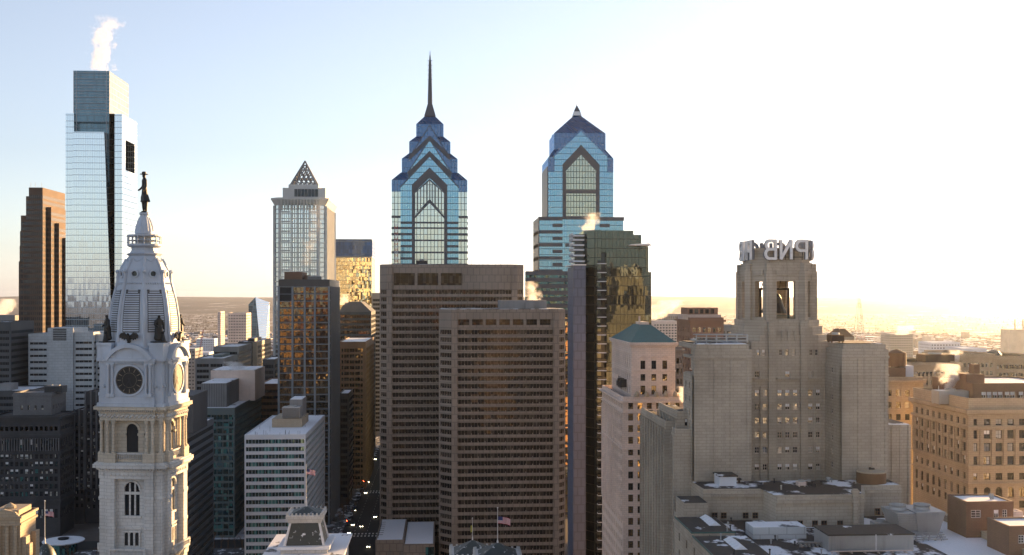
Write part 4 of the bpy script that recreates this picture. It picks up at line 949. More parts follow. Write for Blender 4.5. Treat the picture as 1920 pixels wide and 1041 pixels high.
# ---- slender tower with the latticed pyramid
Y = 890.0; r = T('pyramid_tower', "pale grey tower with flared cornice and a latticed pyramid top", 565, Y)
x0, x1 = X(513, Y), X(609, Y); yb = back(609, 628, Y); zt = Z(560, 385, Y); cx, cy = (x0+x1)/2, (Y+yb)/2; hx, hy = (x1-x0)/2, (yb-Y)/2
ch = 5.0; poly = [(x0+ch,Y),(x1-ch,Y),(x1,Y+ch),(x1,yb-ch),(x1-ch,yb),(x0+ch,yb),(x0,yb-ch),(x0,Y+ch)]
m = MB(); m.prism(poly, 0, zt); m.build('glass_facade', M['g_mellon'], r)
m = MB()
n = 13
for q in range(n+1):
    if q in (0, n) or 3 <= q <= 10: xx = x0+ch + (x1-x0-2*ch)*q/n; m.box(xx-.35, xx+.35, Y-.5, Y-.02, 0, zt)
for q in range(15): yy = Y+ch + (yb-Y-2*ch)*q/14; m.box(x1+.02, x1+.5, yy-.45, yy+.45, 0, zt)
for p_ in poly: m.obox(p_, (.7071,.7071), .9, .9, 0, zt)
m.build('pier', M['pale_granite'], r)
m = MB()
for i in range(16):
    z = zt - 6 - i*7.8
    for (a, c) in ((x0+ch, x0+ch+8), (x1-ch-8, x1-ch)): m.box(a, c, Y-.3, Y-.02, z, z+1.2)
m.build('spandrel', M['pale_granite'], r)
zc = Z(560, 371, Y)
m = MB(); m.loft(poly, zt, offset(poly, -2.6), zc-1.5, top=False); m.prism(offset(poly, -2.8), zc-1.5, zc)
for q in range(12): xx = x0+ch + (x1-x0-2*ch)*(q+.5)/12; m.arch_prism([(Y-.2, zt-4), (Y-.7, zt-4), (Y-3.0, zc-1.5), (Y-1.4, zc-1.5)], 'x', xx-.45, xx+.45)
m.build('cornice', M['pale_granite'], r)
z2 = Z(560, 351, Y); m = MB(); ux0, ux1 = X(530, Y+6), X(610, Y+6); m.box(ux0, ux1, Y+6, yb-6, zc, z2); zz = Z(560, 344, Y); m.box(X(541, Y+9), X(597, Y+9), Y+9, yb-9, z2, zz); m.build('upper_storey', M['pale_granite'], r)
for q in range(7): m = MB(); xx = X(553, Y) + (X(592, Y)-X(553, Y))*q/6; m.box(xx-1.2, xx+1.2, Y+5.7, Y+5.98, zc+1.5, z2-1.0); m.build('window', M['g_dark'], r)
ap = P(572, 302, cy); hw = (X(597, Y+12)-X(544, Y+12))/2; cx = ap.x; b0 = zz
B = [Vector((cx-hw, cy-hw, b0)), Vector((cx+hw, cy-hw, b0)), Vector((cx+hw, cy+hw, b0)), Vector((cx-hw, cy+hw, b0))]; A_ = Vector((cx, cy, ap.z))
m = MB()
for q in range(4):
    p0, p1 = B[q], B[(q+1) % 4]; m.tube(p0, A_, .95, .6, 6); m.tube(p0, p1, 1.0, 1.0, 6); N = 6
    for i in range(1, N):
        t = i/N; s0 = p0.lerp(p1, t); m.tube(s0, p1.lerp(A_, 1-t), .5, .5, 5); m.tube(s0, p0.lerp(A_, t), .5, .5, 5)
    for i in range(1, N): t = i/N; m.tube(p0.lerp(A_, t), p1.lerp(A_, t), .4, .4, 5)
m.build('pyramid_lattice', M['concrete'], r)
# solid lower skin between the bars, the holes left open
# ---- black grid tower
Y = 640.0; r = T('grid_tower', "black grid office tower with gold reflections in its upper windows", 570, Y, cat='office tower')
x0, x1 = X(522, Y), X(618, Y); yb = back(618, 637, Y); zt = Z(570, 526, Y)
ribbon(r, rect(x0, x1, Y, yb), 0, zt, 4.17, 3.55, M['black_frame'], M['g_bronze'], top=3.6, mull=2.0, corner=.7, roof='tar', parapet=.6)
m = MB()
for px in (522.8, 548.5, 571.5, 590.5, 617): m.box(X(px, Y)-.55, X(px, Y)+.55, Y-.7, Y-.05, 0, zt-3.4)
for q in range(1, 12): yy = Y + (yb-Y)*q/12; m.box(x1+.02, x1+.6, yy-.3, yy+.3, 0, zt-3.4)
m.build('column', M['grey_band'], r)
m = MB()
for i in range(32): z = zt-3.6-4.17*i; m.box(x0+.7, x1-.7, Y-.25, Y-.02, z-.3, z+.02)
m.build('spandrel', M['grey_band'], r)
part_box(r, 'louvre_panel', M['void'], X(524, Y), X(547.5, Y), Y-.12, Y-.03, zt-12, zt-4)
a, c = X(533, Y+10), X(566, Y+10); part_box(r, 'penthouse', M['brick_brown'], a, c, Y+10, Y+34, zt+.15, Z(550, 510, Y+10)); part_box(r, 'roof_hut', M['brick_brown'], c+1, c+4, Y+14, Y+30, zt+.15, Z(550, 516, Y+10))
a = P(590, 522, Y+6); roof_unit("pale cooling unit on the black grid tower's roof", a.x-4, a.x+4, Y+6, Y+12, zt+.15, zt+2.6, M['galv'])
# ---- glass tower with a navy cap
Y = 1100.0; r = T('glass_tower', "gold rippled glass tower with a navy blue cap, between the slender tower and brown towers", 665, Y)
x0, x1 = X(630, Y), X(697, Y); zt = Z(665, 450, Y); z1 = Z(665, 480, Y); yb = back(697, 701, Y)+20
m = MB(); m.box(x0, x1, Y, yb, 0, z1-1.5); m.build('glass_facade', M['g_gold'], r)
m = MB(); m.box(x0-.6, x1+.6, Y-.6, yb+.6, z1, zt); m.build('cap', M['g_cap'], r)
m = MB(); m.box(x0-.3, x1+.3, Y-.3, yb+.3, z1-1.5, z1-.01); 
for i in range(30): xx = x0 + (x1-x0)*(i+.5)/30; m.box(xx-.3, xx+.3, Y-.8, Y-.61, zt-2.2, zt-.8)
m.box(x0-.2, x1+.2, Y-.2, yb, zt, zt+.8); m.build('trim', M['grey_band'], r)
# ---- row along the avenue
Y = 900.0; r = T('office_tower', "dark banded tower with a chamfered hip top and gold flank along the avenue", 668, Y, cat='office tower')
x0, x1 = X(636, Y), X(696, Y); zt = Z(668, 585, Y); yb = back(696, 704, Y)
ribbon(r, rect(x0, x1, Y, yb), 0, zt, 4.3, 2.6, M['concrete_dark'], M['g_bronze'], top=2.5, mull=2, corner=1, roof='tar', parapet=0)
m = MB(); m.loft(rect(x0-.3, x1+.3, Y-.3, yb+.3), zt+.02, rect(x0+4, x1-9, Y+8, yb-8), Z(668, 566, Y)); m.build('roof_hip', M['concrete_dark'], r)
Y = 760.0; r = T('office_tower', "dark red tower with orange glowing reflections and snowy roof beside the avenue", 660, Y, cat='office tower')
x0, x1 = X(634, Y), X(686, Y); yb = back(686, 701, Y); ribbon(r, rect(x0, x1, Y, yb), 0, Z(660, 643, Y), 4.0, 2.3, M['brick_brown'], M['g_bronze'], top=4, mull=1.8, pier=3.6, pierw=.5, corner=2.2, roof='snow')
Y = 700.0; r = T('low_block', "slim dark block with pale sunlit parapet at the avenue's kerb", 648, Y, cat='office block')
ribbon(r, rect(X(636, Y), X(654, Y), Y, Y+34), 0, Z(648, 740, Y), 4.0, 2.3, M['black_frame'], M['g_dark'], top=3, mull=1.8, corner=1, roof='snow')
Y = 1050.0; r = T('office_tower', "grey banded tower glimpsed beside the large brown tower's corner", 706, Y, cat='office tower')
ribbon(r, rect(X(697, Y), X(730, Y), Y, Y+40), 0, Z(706, 551, Y), 4.0, 2.3, M['concrete'], M['g_dark'], top=5, mull=1.8, corner=1, roof='tar')
for lb, y0, y1, h, x1_ in (("plain dark block hidden behind the brown towers on the avenue", 775, 865, 112, 12), ("second unseen block added behind the brown towers to shade the farther avenue", 885, 1010, 106, 30)):  # unseen, added to keep low sun off the flanks along the avenue
    r = thing('office_block', lb, 'office block', (0, y0, 0)); ribbon(r, rect(-26, x1_, y0, y1), 0, h, 4.0, 2.2, M['concrete_dark'], M['g_dark'], top=3, mull=4, bars=False, roof='tar', parapet=0)
# ---- white and teal striped block
Y = 500.0; r = T('striped_block', "white and teal striped office block with a snowy roof terrace", 515, Y, cat='office block')
x0, x1 = X(458.5, Y), X(573, Y); yb = back(573, 609, Y); zt = Z(515, 817, Y)
ribbon(r, rect(x0, x1, Y, yb), 0, zt, 3.42, 1.9, M['white_band'], M['g_teal'], top=1.7, mull=1.45, corner=.35, roof='snow_full', parapet=.5)
ph = MB(); a, c = X(510, Y+30), X(566, Y+30); ph.box(a, c, Y+30, Y+56, zt+.15, zt+4.2); ph.build('penthouse', M['buff'], r)
ph = MB(); ph.box(a+7, c-1, Y+40, Y+56, zt+4.2, zt+12.5); ph.build('lift_tower', M['concrete'], r); part_box(r, 'lift_roof', M['snow'], a+7.3, c-1.3, Y+40.3, Y+55.7, zt+12.5, zt+12.8)
roof_unit("grey louvred chiller box in front of the lift tower on the striped block", a+4.5, a+13, Y+32, Y+39, zt+4.25, zt+9.5, M['galv'])
m = MB()
for i in range(40):
    s = random.random(); xx = random.choice([x0+2+random.random()*(x1-x0-4)])
    yy = random.choice([Y+1.2, yb-2, Y+random.random()*(yb-Y)]); 
    if a-1 < xx < c+1 and yy > Y+26: continue
    m.tube((xx, yy, zt+.1), (xx, yy, zt+random.uniform(1, 2.6)), .07, .05, 4)
m.build('antenna', M['iron'], r)
# ---- brown granite twin towers with chamfered corners
def square_tower(label, Y, L, R, cl, cr, top, D, bigwin, fh, pent=None):
    r = T('granite_tower', label, (L+R)/2, Y, 'twin brown towers', 'office tower')
    x0, x1 = X(L, Y), X(R, Y); k0 = X(cl, Y)-x0; k1 = x1-X(cr, Y)
    poly = [(x0+k0, Y), (x1-k1, Y), (x1, Y+k1), (x1, Y+D-k1), (x1-k1, Y+D), (x0+k0, Y+D), (x0, Y+D-k0), (x0, Y+k0)]
    zt = Z(L, top, Y); zb = Z(L, bigwin[1], Y)
    ribbon(r, poly, 0, zb-1.0, fh, fh*.58, M['granite_tan'], M['g_brown'], top=1.4, mull=1.65, corner=.9, teeth=(3.3, .75), roof='tar', parapet=0, edges=[0, 1, 7, 2, 6])
    m = MB(); w = MB()
    zz0, zz1 = Z(L, bigwin[1], Y), Z(L, bigwin[0], Y); wx0, wx1, n = X(bigwin[2], Y), X(bigwin[3], Y), bigwin[4]
    m.prism(offset(poly, .02), zb-.98, zz0); m.prism(poly, zz1, zt)
    # storey of large openings
    m.prism([(wx1, Y), (x1-k1, Y), (x1, Y+k1), (x1, Y+D-k1), (x1-k1, Y+D), (x0+k0, Y+D), (x0, Y+D-k0), (x0, Y+k0), (x0+k0, Y), (wx0, Y), (wx0, Y+1.2), (wx1, Y+1.2)], zz0, zz1, top=False, bot=False)
    s = (wx1-wx0)/n
    for q in range(1, n): m.box(wx0+s*q-.7, wx0+s*q+.7, Y+.01, Y+1.19, zz0, zz1)
    m.build('upper_wall', M['granite_tan'], r)
    for q in range(n):
        w = MB(); w.box(wx0+s*q+.7, wx0+s*(q+1)-.7, Y+1.0, Y+1.1, zz0, zz1)
        for i in range(1, 3): w.box(wx0+s*q+s*i/3-.08, wx0+s*q+s*i/3+.08, Y+.9, Y+.99, zz0, zz1, 1)
        w.box(wx0+s*q+.7, wx0+s*(q+1)-.7, Y+.9, Y+.98, (zz0+zz1)/2-.08, (zz0+zz1)/2+.08, 1); w.build('tall_window', [M['g_brown'], M['iron']], r)
    p = MB()
    for xx in (x0+k0, x1-k1): p.box(xx-1.5, xx+1.5, Y-.75, Y+.1, 0, zt+.02)
    p.build('pier', M['granite_tan'], r)
    t = MB(); t.prism(offset(poly, .8), zt, zt+.15); t.build('roof', M['tar'], r)
    t = MB(); t.prism(poly, zt-.4, zt+.0); 
    return r, zt
r, zt = square_tower("larger of the two brown banded towers, standing behind the other", 590, 711, 983, 730, 965, 496, 60, (512, 535, 736, 868, 3), 3.95)
for px, h in ((731, 3), (752, 2), (775, 4), (884, 5), (905, 2), (938, 3)):
    a = P(px, 495, 600); m = MB(); m.tube((a.x, 600, zt), (a.x, 600, zt+h), .14, .08, 5); m.build('antenna', M['iron'], r)
a = P(791, 495, 604); roof_unit("small dark tank unit on the larger brown tower's roof", a.x-3.2, a.x+3.2, 602, 606, zt+.16, zt+2.6, M['iron'], louver=False)
r, zt = square_tower("smaller brown banded tower nearest the camera with seven tall top windows", 545, 823, 1062, 852, 1043, 580, 50, (599, 610, 857, 1035, 7), 3.85)
part_box(r, 'penthouse', M['concrete'], X(937, 556), X(1025, 556), 556, 575, zt+.15, Z(980, 563, 556))
part_box(r, 'wall_panel', M['concrete'], X(985, 556), X(1000, 556), 553, 555.9, zt+.15, Z(980, 568, 556))
# podium
Y = 538.0; r = T('podium', "brown low podium with snowy roofs at the foot of the brown towers", 765, Y, cat='podium')
z1 = 13.5; m = MB(); m.box(X(704, Y), X(757, Y), Y, 588, 0, z1); m.box(X(757, Y)+.02, X(822, Y)-2, Y-3, 588, 0, z1-1.5); m.build('wall', M['granite_tan'], r)
m = MB(); m.box(X(704, Y)+.7, X(757, Y)-.7, Y+.7, 587, z1-.3, z1+.1); m.box(X(757, Y)+.7, X(822, Y)-2.7, Y-2.3, 587, z1-1.8, z1-1.4); m.build('roof', M['snow_full'], r)
m = MB(); m.box(X(798, Y), X(822, Y)-2.2, Y-3.3, Y-3.01, 2, z1-3); m.build('window', M['g_teal'], r)
m = MB()
for i in range(7): m.tube((X(708, Y), Y+4+i*5, z1), (X(708, Y), Y+4+i*5, z1+2.2), .12, .12, 5); m.tube((X(708, Y), Y+4+i*5, z1+1.8), (X(708, Y)+2.4, Y+4+i*5, z1+1.8), .1, .1, 5)
m.build('railing', M['iron'], r)
# ---- the spired gable tower
def gable(m, cx, cy, half, front, zb, ze, za, axis, mi=0):
    pts = [(-half, zb), (half, zb), (half, ze), (0, za), (-half, ze)]
    if axis == 'y': m.arch_prism([(cx+h, z) for h, z in pts], 'y', cy-front, cy+front, mi)
    else: m.arch_prism([(cy+h, z) for h, z in pts], 'x', cx-front, cx+front, mi)
def chevron(m, cx, y, hw, za, ze, th, leg, zleg, lw):         # dark gable band on a front, with legs
    s = (za-ze)/hw
    for sg in (-1, 1):
        m.arch_prism([(cx, za), (cx+sg*hw, ze), (cx+sg*hw, ze-th), (cx, za-th)], 'y', y-.35, y+.1)
        if leg: m.box(*sorted((cx+sg*hw, cx+sg*(hw-lw))), y-.3, y+.1, zleg, ze-th+.05)
Y = 690.0; r = T('spire_tower', "blue glass tower of stacked gables ending in a needle spire", 805.5, Y)
S = 2.972; cx = X(805.5, Y); zz = lambda py: Z(805, py, Y)
half = 70.5/S; cy = Y + half
def sqr(h): h = h/S; return rect(cx-h, cx+h, cy-h, cy+h)
m = MB(); m.prism(sqr(70.5), 0, zz(360), top=False); m.build('corner_bays', M['g_pale'], r)
m = MB(); m.prism(sqr(70.6), zz(360), zz(338), top=False); m.loft(sqr(70.6), zz(338), sqr(54), zz(322)); m.build('shoulder', M['g_navy'], r)
for a, b, t0, t1, t2 in ((52.5, 39.5, 345, 298, 288), (39, 26, 300, 266, 256), (26, 11, 268, 233, 219)):
    q1 = lambda py: Z(805, py, cy-a/S); m = MB(); m.prism(sqr(a), q1(t0), q1(t1), top=False); m.loft(sqr(a), q1(t1), sqr(b), Z(805, t2, cy-b/S)); m.build('shoulder', M['g_navy'], r)
GD = []
for hw, ze, za, fr, fx, mt in ((54, 352, 293, 72.5, 52.3, 'g_blue'), (40.5, 325, 262, 70.0, 38.8, 'g_blue'), (39, 296, 233, 55.0, 25.8, 'g_navy'), (15, 250, 226, 30, 10.8, 'g_navy')):
    m = MB(); zb = 0 if hw == 54 else zz(365); gable(m, cx, cy, hw/S, fr/S, zb, zz(ze), zz(za), 'y'); gable(m, cx, cy, hw/S-.05, fx/S, zb, zz(ze), zz(za), 'x'); m.build('gable', M[mt], r)
fy = cy - 72.5/S
m = MB(); chevron(m, cx, fy, 33.0/S, zz(314.5), zz(347), 6.4, True, 0, 2.0); chevron(m, cx, cy-70/S-.0, 40.2/S, zz(283), zz(323), 3.6, False, 0, 0); chevron(m, cx, cy-55/S, 38/S, zz(252), zz(289), 3.4, False, 0, 0)
for hw, ze, za, fr in ((54, 352, 293, 72.5), (40.5, 325, 262, 70.0), (39, 296, 233, 55.0)):
    chevron(m, cx, cy-fr/S-.05, hw/S+.3, zz(za)+.4, zz(ze)+.4, .9, False, 0, 0)
m.build('chevron', M['band_dark'], r)
m = MB(); hw = 29/S
m.arch_prism([(cx-hw, 0), (cx+hw, 0), (cx+hw, zz(362)), (cx, zz(336)), (cx-hw, zz(362))], 'y', fy-.12, fy+.05); m.build('centre_bay', M['g_pale'], r)
m = MB(); chevron(m, cx, fy-.1, 29/S, zz(376), zz(407), 1.6, False, 0, 0)
m.arch_prism([(cx-hw+.05, zz(405)), (cx, zz(377)), (cx+hw-.05, zz(405)), (cx+hw-.05, zz(362)), (cx, zz(336)), (cx-hw+.05, zz(362))], 'y', fy-.16, fy-.13); 
m.v = m.v; m.build('inner_chevron', M['band_dark'], r)
m = MB()
for q in range(10):     # pale lights between the vertical bars over the inner chevron
    h0 = -hw + .5 + (2*hw-1)*(q+.14)/10; h1 = -hw + .5 + (2*hw-1)*(q+.86)/10; hm = (h0+h1)/2
    lo = lambda h: zz(376) - (zz(376)-zz(407))*abs(h)/(29/S) + .8; hi = lambda h: zz(337) - (zz(337)-zz(362))*abs(h)/hw - .8
    m.arch_prism([(cx+h0, lo(h0)), (cx+h1, lo(h1)), (cx+h1, hi(h1)), (cx+h0, hi(h0))], 'y', fy-.24, fy-.17)
m.build('light_strip', M['g_pale'], r)
m = MB(); e0, e1 = 70.9/S, 54/S
bands = [(407, 'c'), (418, 'm'), (428, 'a'), (439.5, 'f'), (451, 'a'), (462, 'f'), (473.5, 'a'), (485, 'f')] + [(485+11.5*i, 'af'[i % 2 == 0]) for i in range(1, 14)]
for i, (py, kd) in enumerate(bands):
    z = zz(py)
    for sg in (-1, 1):
        a, b = sorted((cx+sg*e0, cx+sg*(54.2/S)))
        if kd in 'ac' or i % 3 == 0: m.box(a, b, cy-e0-.2, cy-e0+2, z-.75, z+.75)
        a, b = sorted((cx+sg*(53.9/S), cx+sg*31/S))
        if kd in 'amf': m.box(a, b, fy-.3, fy-.02, z-.75, z+.75)
    if kd in 'ma': m.box(cx-31/S, cx+31/S, fy-.34, fy-.13, z-.5, z+.5)
    m.box(cx+e0-.5, cx+e0+.25, cy-e0+.3, cy+e0, z-.7, z+.7)
m.build('band', M['band_dark'], r)
m = MB()
for sg in (-1, 1): m.box(*sorted((cx+sg*33/S, cx+sg*29/S)), fy-.4, fy+.05, 0, zz(353))
m.build('pier', M['band_dark'], r)
zc_ = lambda py: Z(805, py, cy)
m = MB(); m.loft(sqr(11), zc_(219), sqr(4), zc_(194), top=False); m.loft(sqr(4), zc_(194), sqr(3.3), zc_(170), top=False); m.loft(sqr(3.3), zc_(170), sqr(2.0), zc_(118), top=False); m.loft(sqr(2.0), zc_(118), sqr(1.0), zc_(104)); m.tube((cx, cy, zc_(104)), (cx, cy, zc_(96)), .3, .12, 6)
for i in range(22):
    z = zc_(192 - i*3.6); w = (3.9 - 2.0*i/22)/S + .25; m.box(cx-w, cx+w, cy-w, cy+w, z-.2, z+.25)
for i in range(5): z = zc_(150 - i*9); m.box(cx-1.6, cx+1.6, cy-.15, cy+.15, z, z+.3)
m.build('spire', M['band_dark'], r)
m = MB()
for i in range(14):    # red and white mast standing before the tower
    a = P(743, 492-i*5.2, 640); m.box(a.x-.9, a.x-.65, 640, 640.25, a.z, a.z+1.7, i % 2); m.box(a.x+.65, a.x+.9, 640, 640.25, a.z, a.z+1.7, i % 2); m.tube((a.x-.8, 640.1, a.z), (a.x+.8, 640.1, a.z+1.6), .09, .09, 4, i % 2); m.tube((a.x+.8, 640.1, a.z), (a.x-.8, 640.1, a.z+1.6), .09, .09, 4, i % 2)
mr = T('lattice_mast', "slim red and white lattice mast on the larger brown tower's roof", 743, 640, cat='mast'); m.build('lattice', [M['steel_red'], M['white_paint']], mr)
# ---- the second gable tower
Y = 715.0; r = T('gable_tower', "blue glass tower with a single big gable, hipped dark crown and short tip", 1088, Y)
S = 2.868; cx = X(1089, Y); zz = lambda py: Z(1089, py, Y); half = 62/S; cy = Y + half
m = MB(); m.box(X(1011, Y), X(1168, Y), Y-1.5, cy+half+4, 0, zz(408)); m.build('lower_block', M['g_blue'], r)
m = MB(); m.prism(sqr(62), zz(408), zz(296), top=False); m.build('shaft', M['g_blue'], r)
m = MB(); m.prism(sqr(62.1), zz(322), zz(297), top=False); m.loft(sqr(62.1), zz(297), sqr(49), zz(279)); m.build('shoulder', M['g_navy'], r)
zc_ = lambda py: Z(1089, py, cy); z49 = lambda py: Z(1089, py, cy-49/S)
m = MB(); m.prism(sqr(49), zz(300), z49(250), top=False); ax, ay = cx, cy; m.cone(sqr(49), z49(250), (ax, ay, zc_(212))); m.build('crown', M['g_navy'], r)
m = MB()
for sg in (-1, 1):
    for q in range(9):
        t = q/8; a = Vector((cx+sg*49/S*(1-t), cy-49/S, zz(250))); b = Vector((cx, cy, zz(212))) if q == 0 else Vector((cx+sg*49/S*(1-t)*.0+sg*0, cy-49/S*(1-t)*.0, zz(212)))
m = MB(); gable(m, cx, cy, 50/S, 65/S, 0, zz(292), zz(244), 'y'); gable(m, cx, cy, 50/S-.05, 48.8/S, zz(408), zz(292), zz(244), 'x'); m.build('gable', M['g_blue'], r)
m = MB(); s_ = (zz(244)-zz(292))/(50/S)
for sg in (-1, 1):
    for yy, d in ((cy-65/S, -1), ):
        m.arch_prism([(cx, zz(244)+.6), (cx+sg*50/S+sg*.6, zz(292)+.3), (cx+sg*50/S+sg*.6, zz(292)-1.2), (cx, zz(244)-.9)], 'y', yy-.4, cy+65/S)
m.build('gable_roof', M['g_navy'], r)
fy = cy - 65/S
m = MB(); chevron(m, cx, fy, 35/S, zz(272), zz(309), 6.5, True, 0, 2.4); m.build('chevron', M['band_dark'], r)
m = MB(); hw = 30.5/S; m.arch_prism([(cx-hw, 0), (cx+hw, 0), (cx+hw, zz(323)), (cx, zz(289)), (cx-hw, zz(323))], 'y', fy-.15, fy+.05); m.build('centre_bay', M['g_olive'], r)
m = MB()
for sg in (-1, 1):
    m.box(*sorted((cx+sg*35/S, cx+sg*30.3/S)), fy-.4, fy+.05, 0, zz(312))
    for i in range(24): z = zz(318+i*9); a, b = sorted((cx+sg*30.3/S, cx+sg*28/S)); m.box(a, b, fy-.45, fy-.16, z-1.1, z+1.1)
m.build('pier', M['band_dark'], r)
m = MB()
for py in (360, 409, 460, 512): m.box(cx-30/S, cx+30/S, fy-.5, fy-.16, zz(py)-1.1, zz(py)+1.1)
xl, xr = X(1011, Y)-.2, X(1168, Y)+.2
for i in range(17):
    z = zz(411+i*12.2); full = i % 2 == 0
    for sg in (-1, 1):
        e = xl if sg < 0 else xr
        a, b = sorted((cx+sg*35.2/S, e if full else cx+sg*54/S)); m.box(a, b, Y-1.8, Y-1.51, z-1.1, z+1.1)
    if full: m.box(xl-.2, xl+.3, Y-1.8, cy+half, z-1.1, z+1.1); m.box(xr-.3, xr+.2, Y-1.8, cy+half, z-1.1, z+1.1)
m.box(xl-.3, xr+.3, Y-1.9, Y+4, zz(408)-1.0, zz(408)+.3)
for i in range(11): z = zz(322+i*8); m.box(cx-62/S-.15, cx-62/S+.5, cy-62/S-.15, cy+half, z-.25, z+.25)
m.build('band', M['band_dark'], r)
m = MB(); m.box(X(1011, Y)-.4, X(1011, Y)-.01, Y+1, cy+half, 0, zz(415)); m.box(cx-62/S-.35, cx-62/S-.01, cy-62/S+2, cy+half-2, zz(408), zz(312)); m.build('side_panel', M['band_dark'], r)
m = MB(); m.box(X(984, Y), X(1190, Y), Y-8, Y-1.6, 0, zz(511)); m.build('annexe', M['g_teal'], r)
m = MB()
for i in range(14): z = zz(513+i*12); m.box(X(984, Y)-.2, X(1190, Y)+.2, Y-8.3, Y-8.01, z-1.3, z+1.3)
m.build('annexe_band', M['band_dark'], r)
m = MB(); a = 8.5/S; m.loft(sqr(8.5), zc_(218), sqr(6), zc_(210)); m.build('tip_base', M['white_paint'], r)
m = MB(); m.cone(sqr(6.2), zc_(210), (cx, cy, zc_(197))); m.tube((cx, cy, zc_(199)), (cx, cy, zc_(191)), .25, .1, 5); m.build('tip', M['band_dark'], r)
# ---- gold glass hotel slab
Y = 655.0; r = T('glass_slab', "slab of gold mirror glass seen in the gap beside the smaller brown tower", 1068, Y, cat='office block')
m = MB(); m.box(X(1045, Y), X(1078, Y), Y, Y+25, 0, Z(1068, 592, Y)); m.build('glass_facade', M['g_gold'], r)
m = MB()
for i in range(14): z = Z(1068, 600+i*33, Y); m.box(X(1045, Y)-.1, X(1078, Y)+.1, Y-.3, Y-.01, z-.8, z+.8)
m.build('band', M['black_frame'], r)
# ---- smoked green residential tower
Y = 410.0; r = T('residential_tower', "smoked green glass tower with a balcony column and a plain flat fin", 1165, Y, cat='residential tower')
zz = lambda py: Z(1165, py, Y); XX = lambda px, dy=0: X(px, Y+dy)
m = MB(); m.box(XX(1137), XX(1204), Y, Y+27, 0, zz(472)); m.box(XX(1204)+.01, XX(1221.5), Y+.35, Y+27, 0, zz(512)); m.build('glass_facade', M['g_smoke'], r)
m = MB(); m.box(XX(1204)+.05, XX(1221.5)-.2, Y+5, Y+26, zz(512), zz(461)); m.box(XX(1209), XX(1221.5), Y+.4, Y+26, zz(512), zz(511)+.2); m.build('corner_bay', M['g_smoke'], r)
m = MB(); m.arch_prism([(XX(1182), zz(460)), (XX(1222), zz(460)), (XX(1218), zz(456)), (XX(1184), zz(458))], 'y', Y+.3, Y+24); m.build('canopy', M['white_paint'], r)
m = MB(); m.tube((XX(1221), Y+.6, zz(511)), (XX(1221), Y+.6, zz(460)), .12, .12, 6)
m.build('post', M['alu'], r)
m = MB(); m.box(XX(1128), XX(1192), Y+5, Y+24, zz(472), zz(431)); m.box(XX(1192)+.01, XX(1208), Y+6, Y+24, zz(472), zz(438.5)); m.build('penthouse', M['g_smoke'], r)
m = MB(); m.prism([(XX(1105), Y+6), (XX(1120), Y+1.5), (XX(1128), Y+1.5), (XX(1128), Y+24), (XX(1100), Y+24), (XX(1100), Y+9)], 0, zz(431)); m.build('angled_bay', M['g_smoke'], r)
m = MB(); m.box(XX(1120.5), XX(1136.7), Y+2.2, Y+8, 0, zz(474)); m.build('balcony_recess', M['g_dark'], r)
slab = MB(); slab.box(XX(1120.5), XX(1136.8), Y-.4, Y+2.1, -.14, .14); sme = slab.mesh('balcony', M['white_band'], (r.location.x, r.location.y, 0))
rl = MB(); rl.box(XX(1120.5), XX(1136.8), Y-.42, Y-.36, .14, 1.15); rme = rl.mesh('railing', M['g_dark'], (r.location.x, r.location.y, 0))
for i in range(36):
    z = zz(494.5+i*16.7)
    o = bpy.data.objects.new('balcony', sme); COL.objects.link(o); o.parent = r; o.location = (0,0,z); q = bpy.data.objects.new('railing', rme); COL.objects.link(q); q.parent = o
m = MB(); m.box(XX(1074.5), XX(1097.5), Y-1, Y+1.2, 0, zz(498)); m.box(XX(1074.5)+.5, XX(1097.5), Y+1.21, Y+22, 0, zz(500)); m.build('fin', M['mirror_fin'], r)
m = MB(); m.box(XX(1074)-.2, XX(1098)+.1, Y-1.3, Y+22, zz(498), zz(496)); m.build('fin_cap', M['white_paint'], r)
m = MB(); m.box(XX(1083), XX(1104), Y+9.5, Y+22, zz(496), zz(437)); m.build('stepped_block', M['g_dark'], r)
for i, py in enumerate((440, 448, 458, 467, 478, 489)):
    m = MB(); m.box(XX(1083)-.9, XX(1101), Y+8.2-(i > 3)*1.5, Y+20, zz(py)-.3, zz(py)+.3); m.box(XX(1083)-.9, XX(1083)-.8, Y+8.2, Y+20, zz(py), zz(py)+1.1); m.build('terrace', M['white_band'], r)
# ---- cream stone tower with green hip roof
Y = 320.0; r = T('stone_tower', "cream stone tower with a green copper hip roof on its set-back top", 1205, Y, cat='office tower')
x0, x1 = X(1168, Y), X(1286, Y); yb = back(1168, 1129, Y); zc = Z(1168, 752, Y); zz = lambda py: Z(1200, py, Y)
n = 6; cs = [(X(p_, Y)-x0-.72, X(p_, Y)-x0+.72) for p_ in (1182.5, 1200, 1217.5, 1235, 1252.5, 1270)]
rows = [(zz(t+13), zz(t)) for t in [754+21.7*i for i in range(16)]][::-1]
D = yb-Y
masonry(r, x0, x1, Y, yb, 0, zc, M['terracotta'], (cs, rows), left=(cols_even(D, 12, 1.5, .8), rows), cornices=[(zc-.5, zc+.05, .9), (zz(775), zz(773), .35), (zz(843), zz(841), .35)], roof='tar', parapet=1.3, gls=[M['g_warm'], M['g_dark'], M['g_warm']], depth=.18, limit=70)
u0, u1 = X(1184, Y+1.5), X(1266, Y+1.5); yu = back(1184, 1147, Y+1.5); zt = zz(643)
cs = [(X(p_, Y+1.5)-u0-.72, X(p_, Y+1.5)-u0+.72) for p_ in (1205.5, 1226, 1246.5)]
_left.pop(r.name, None)
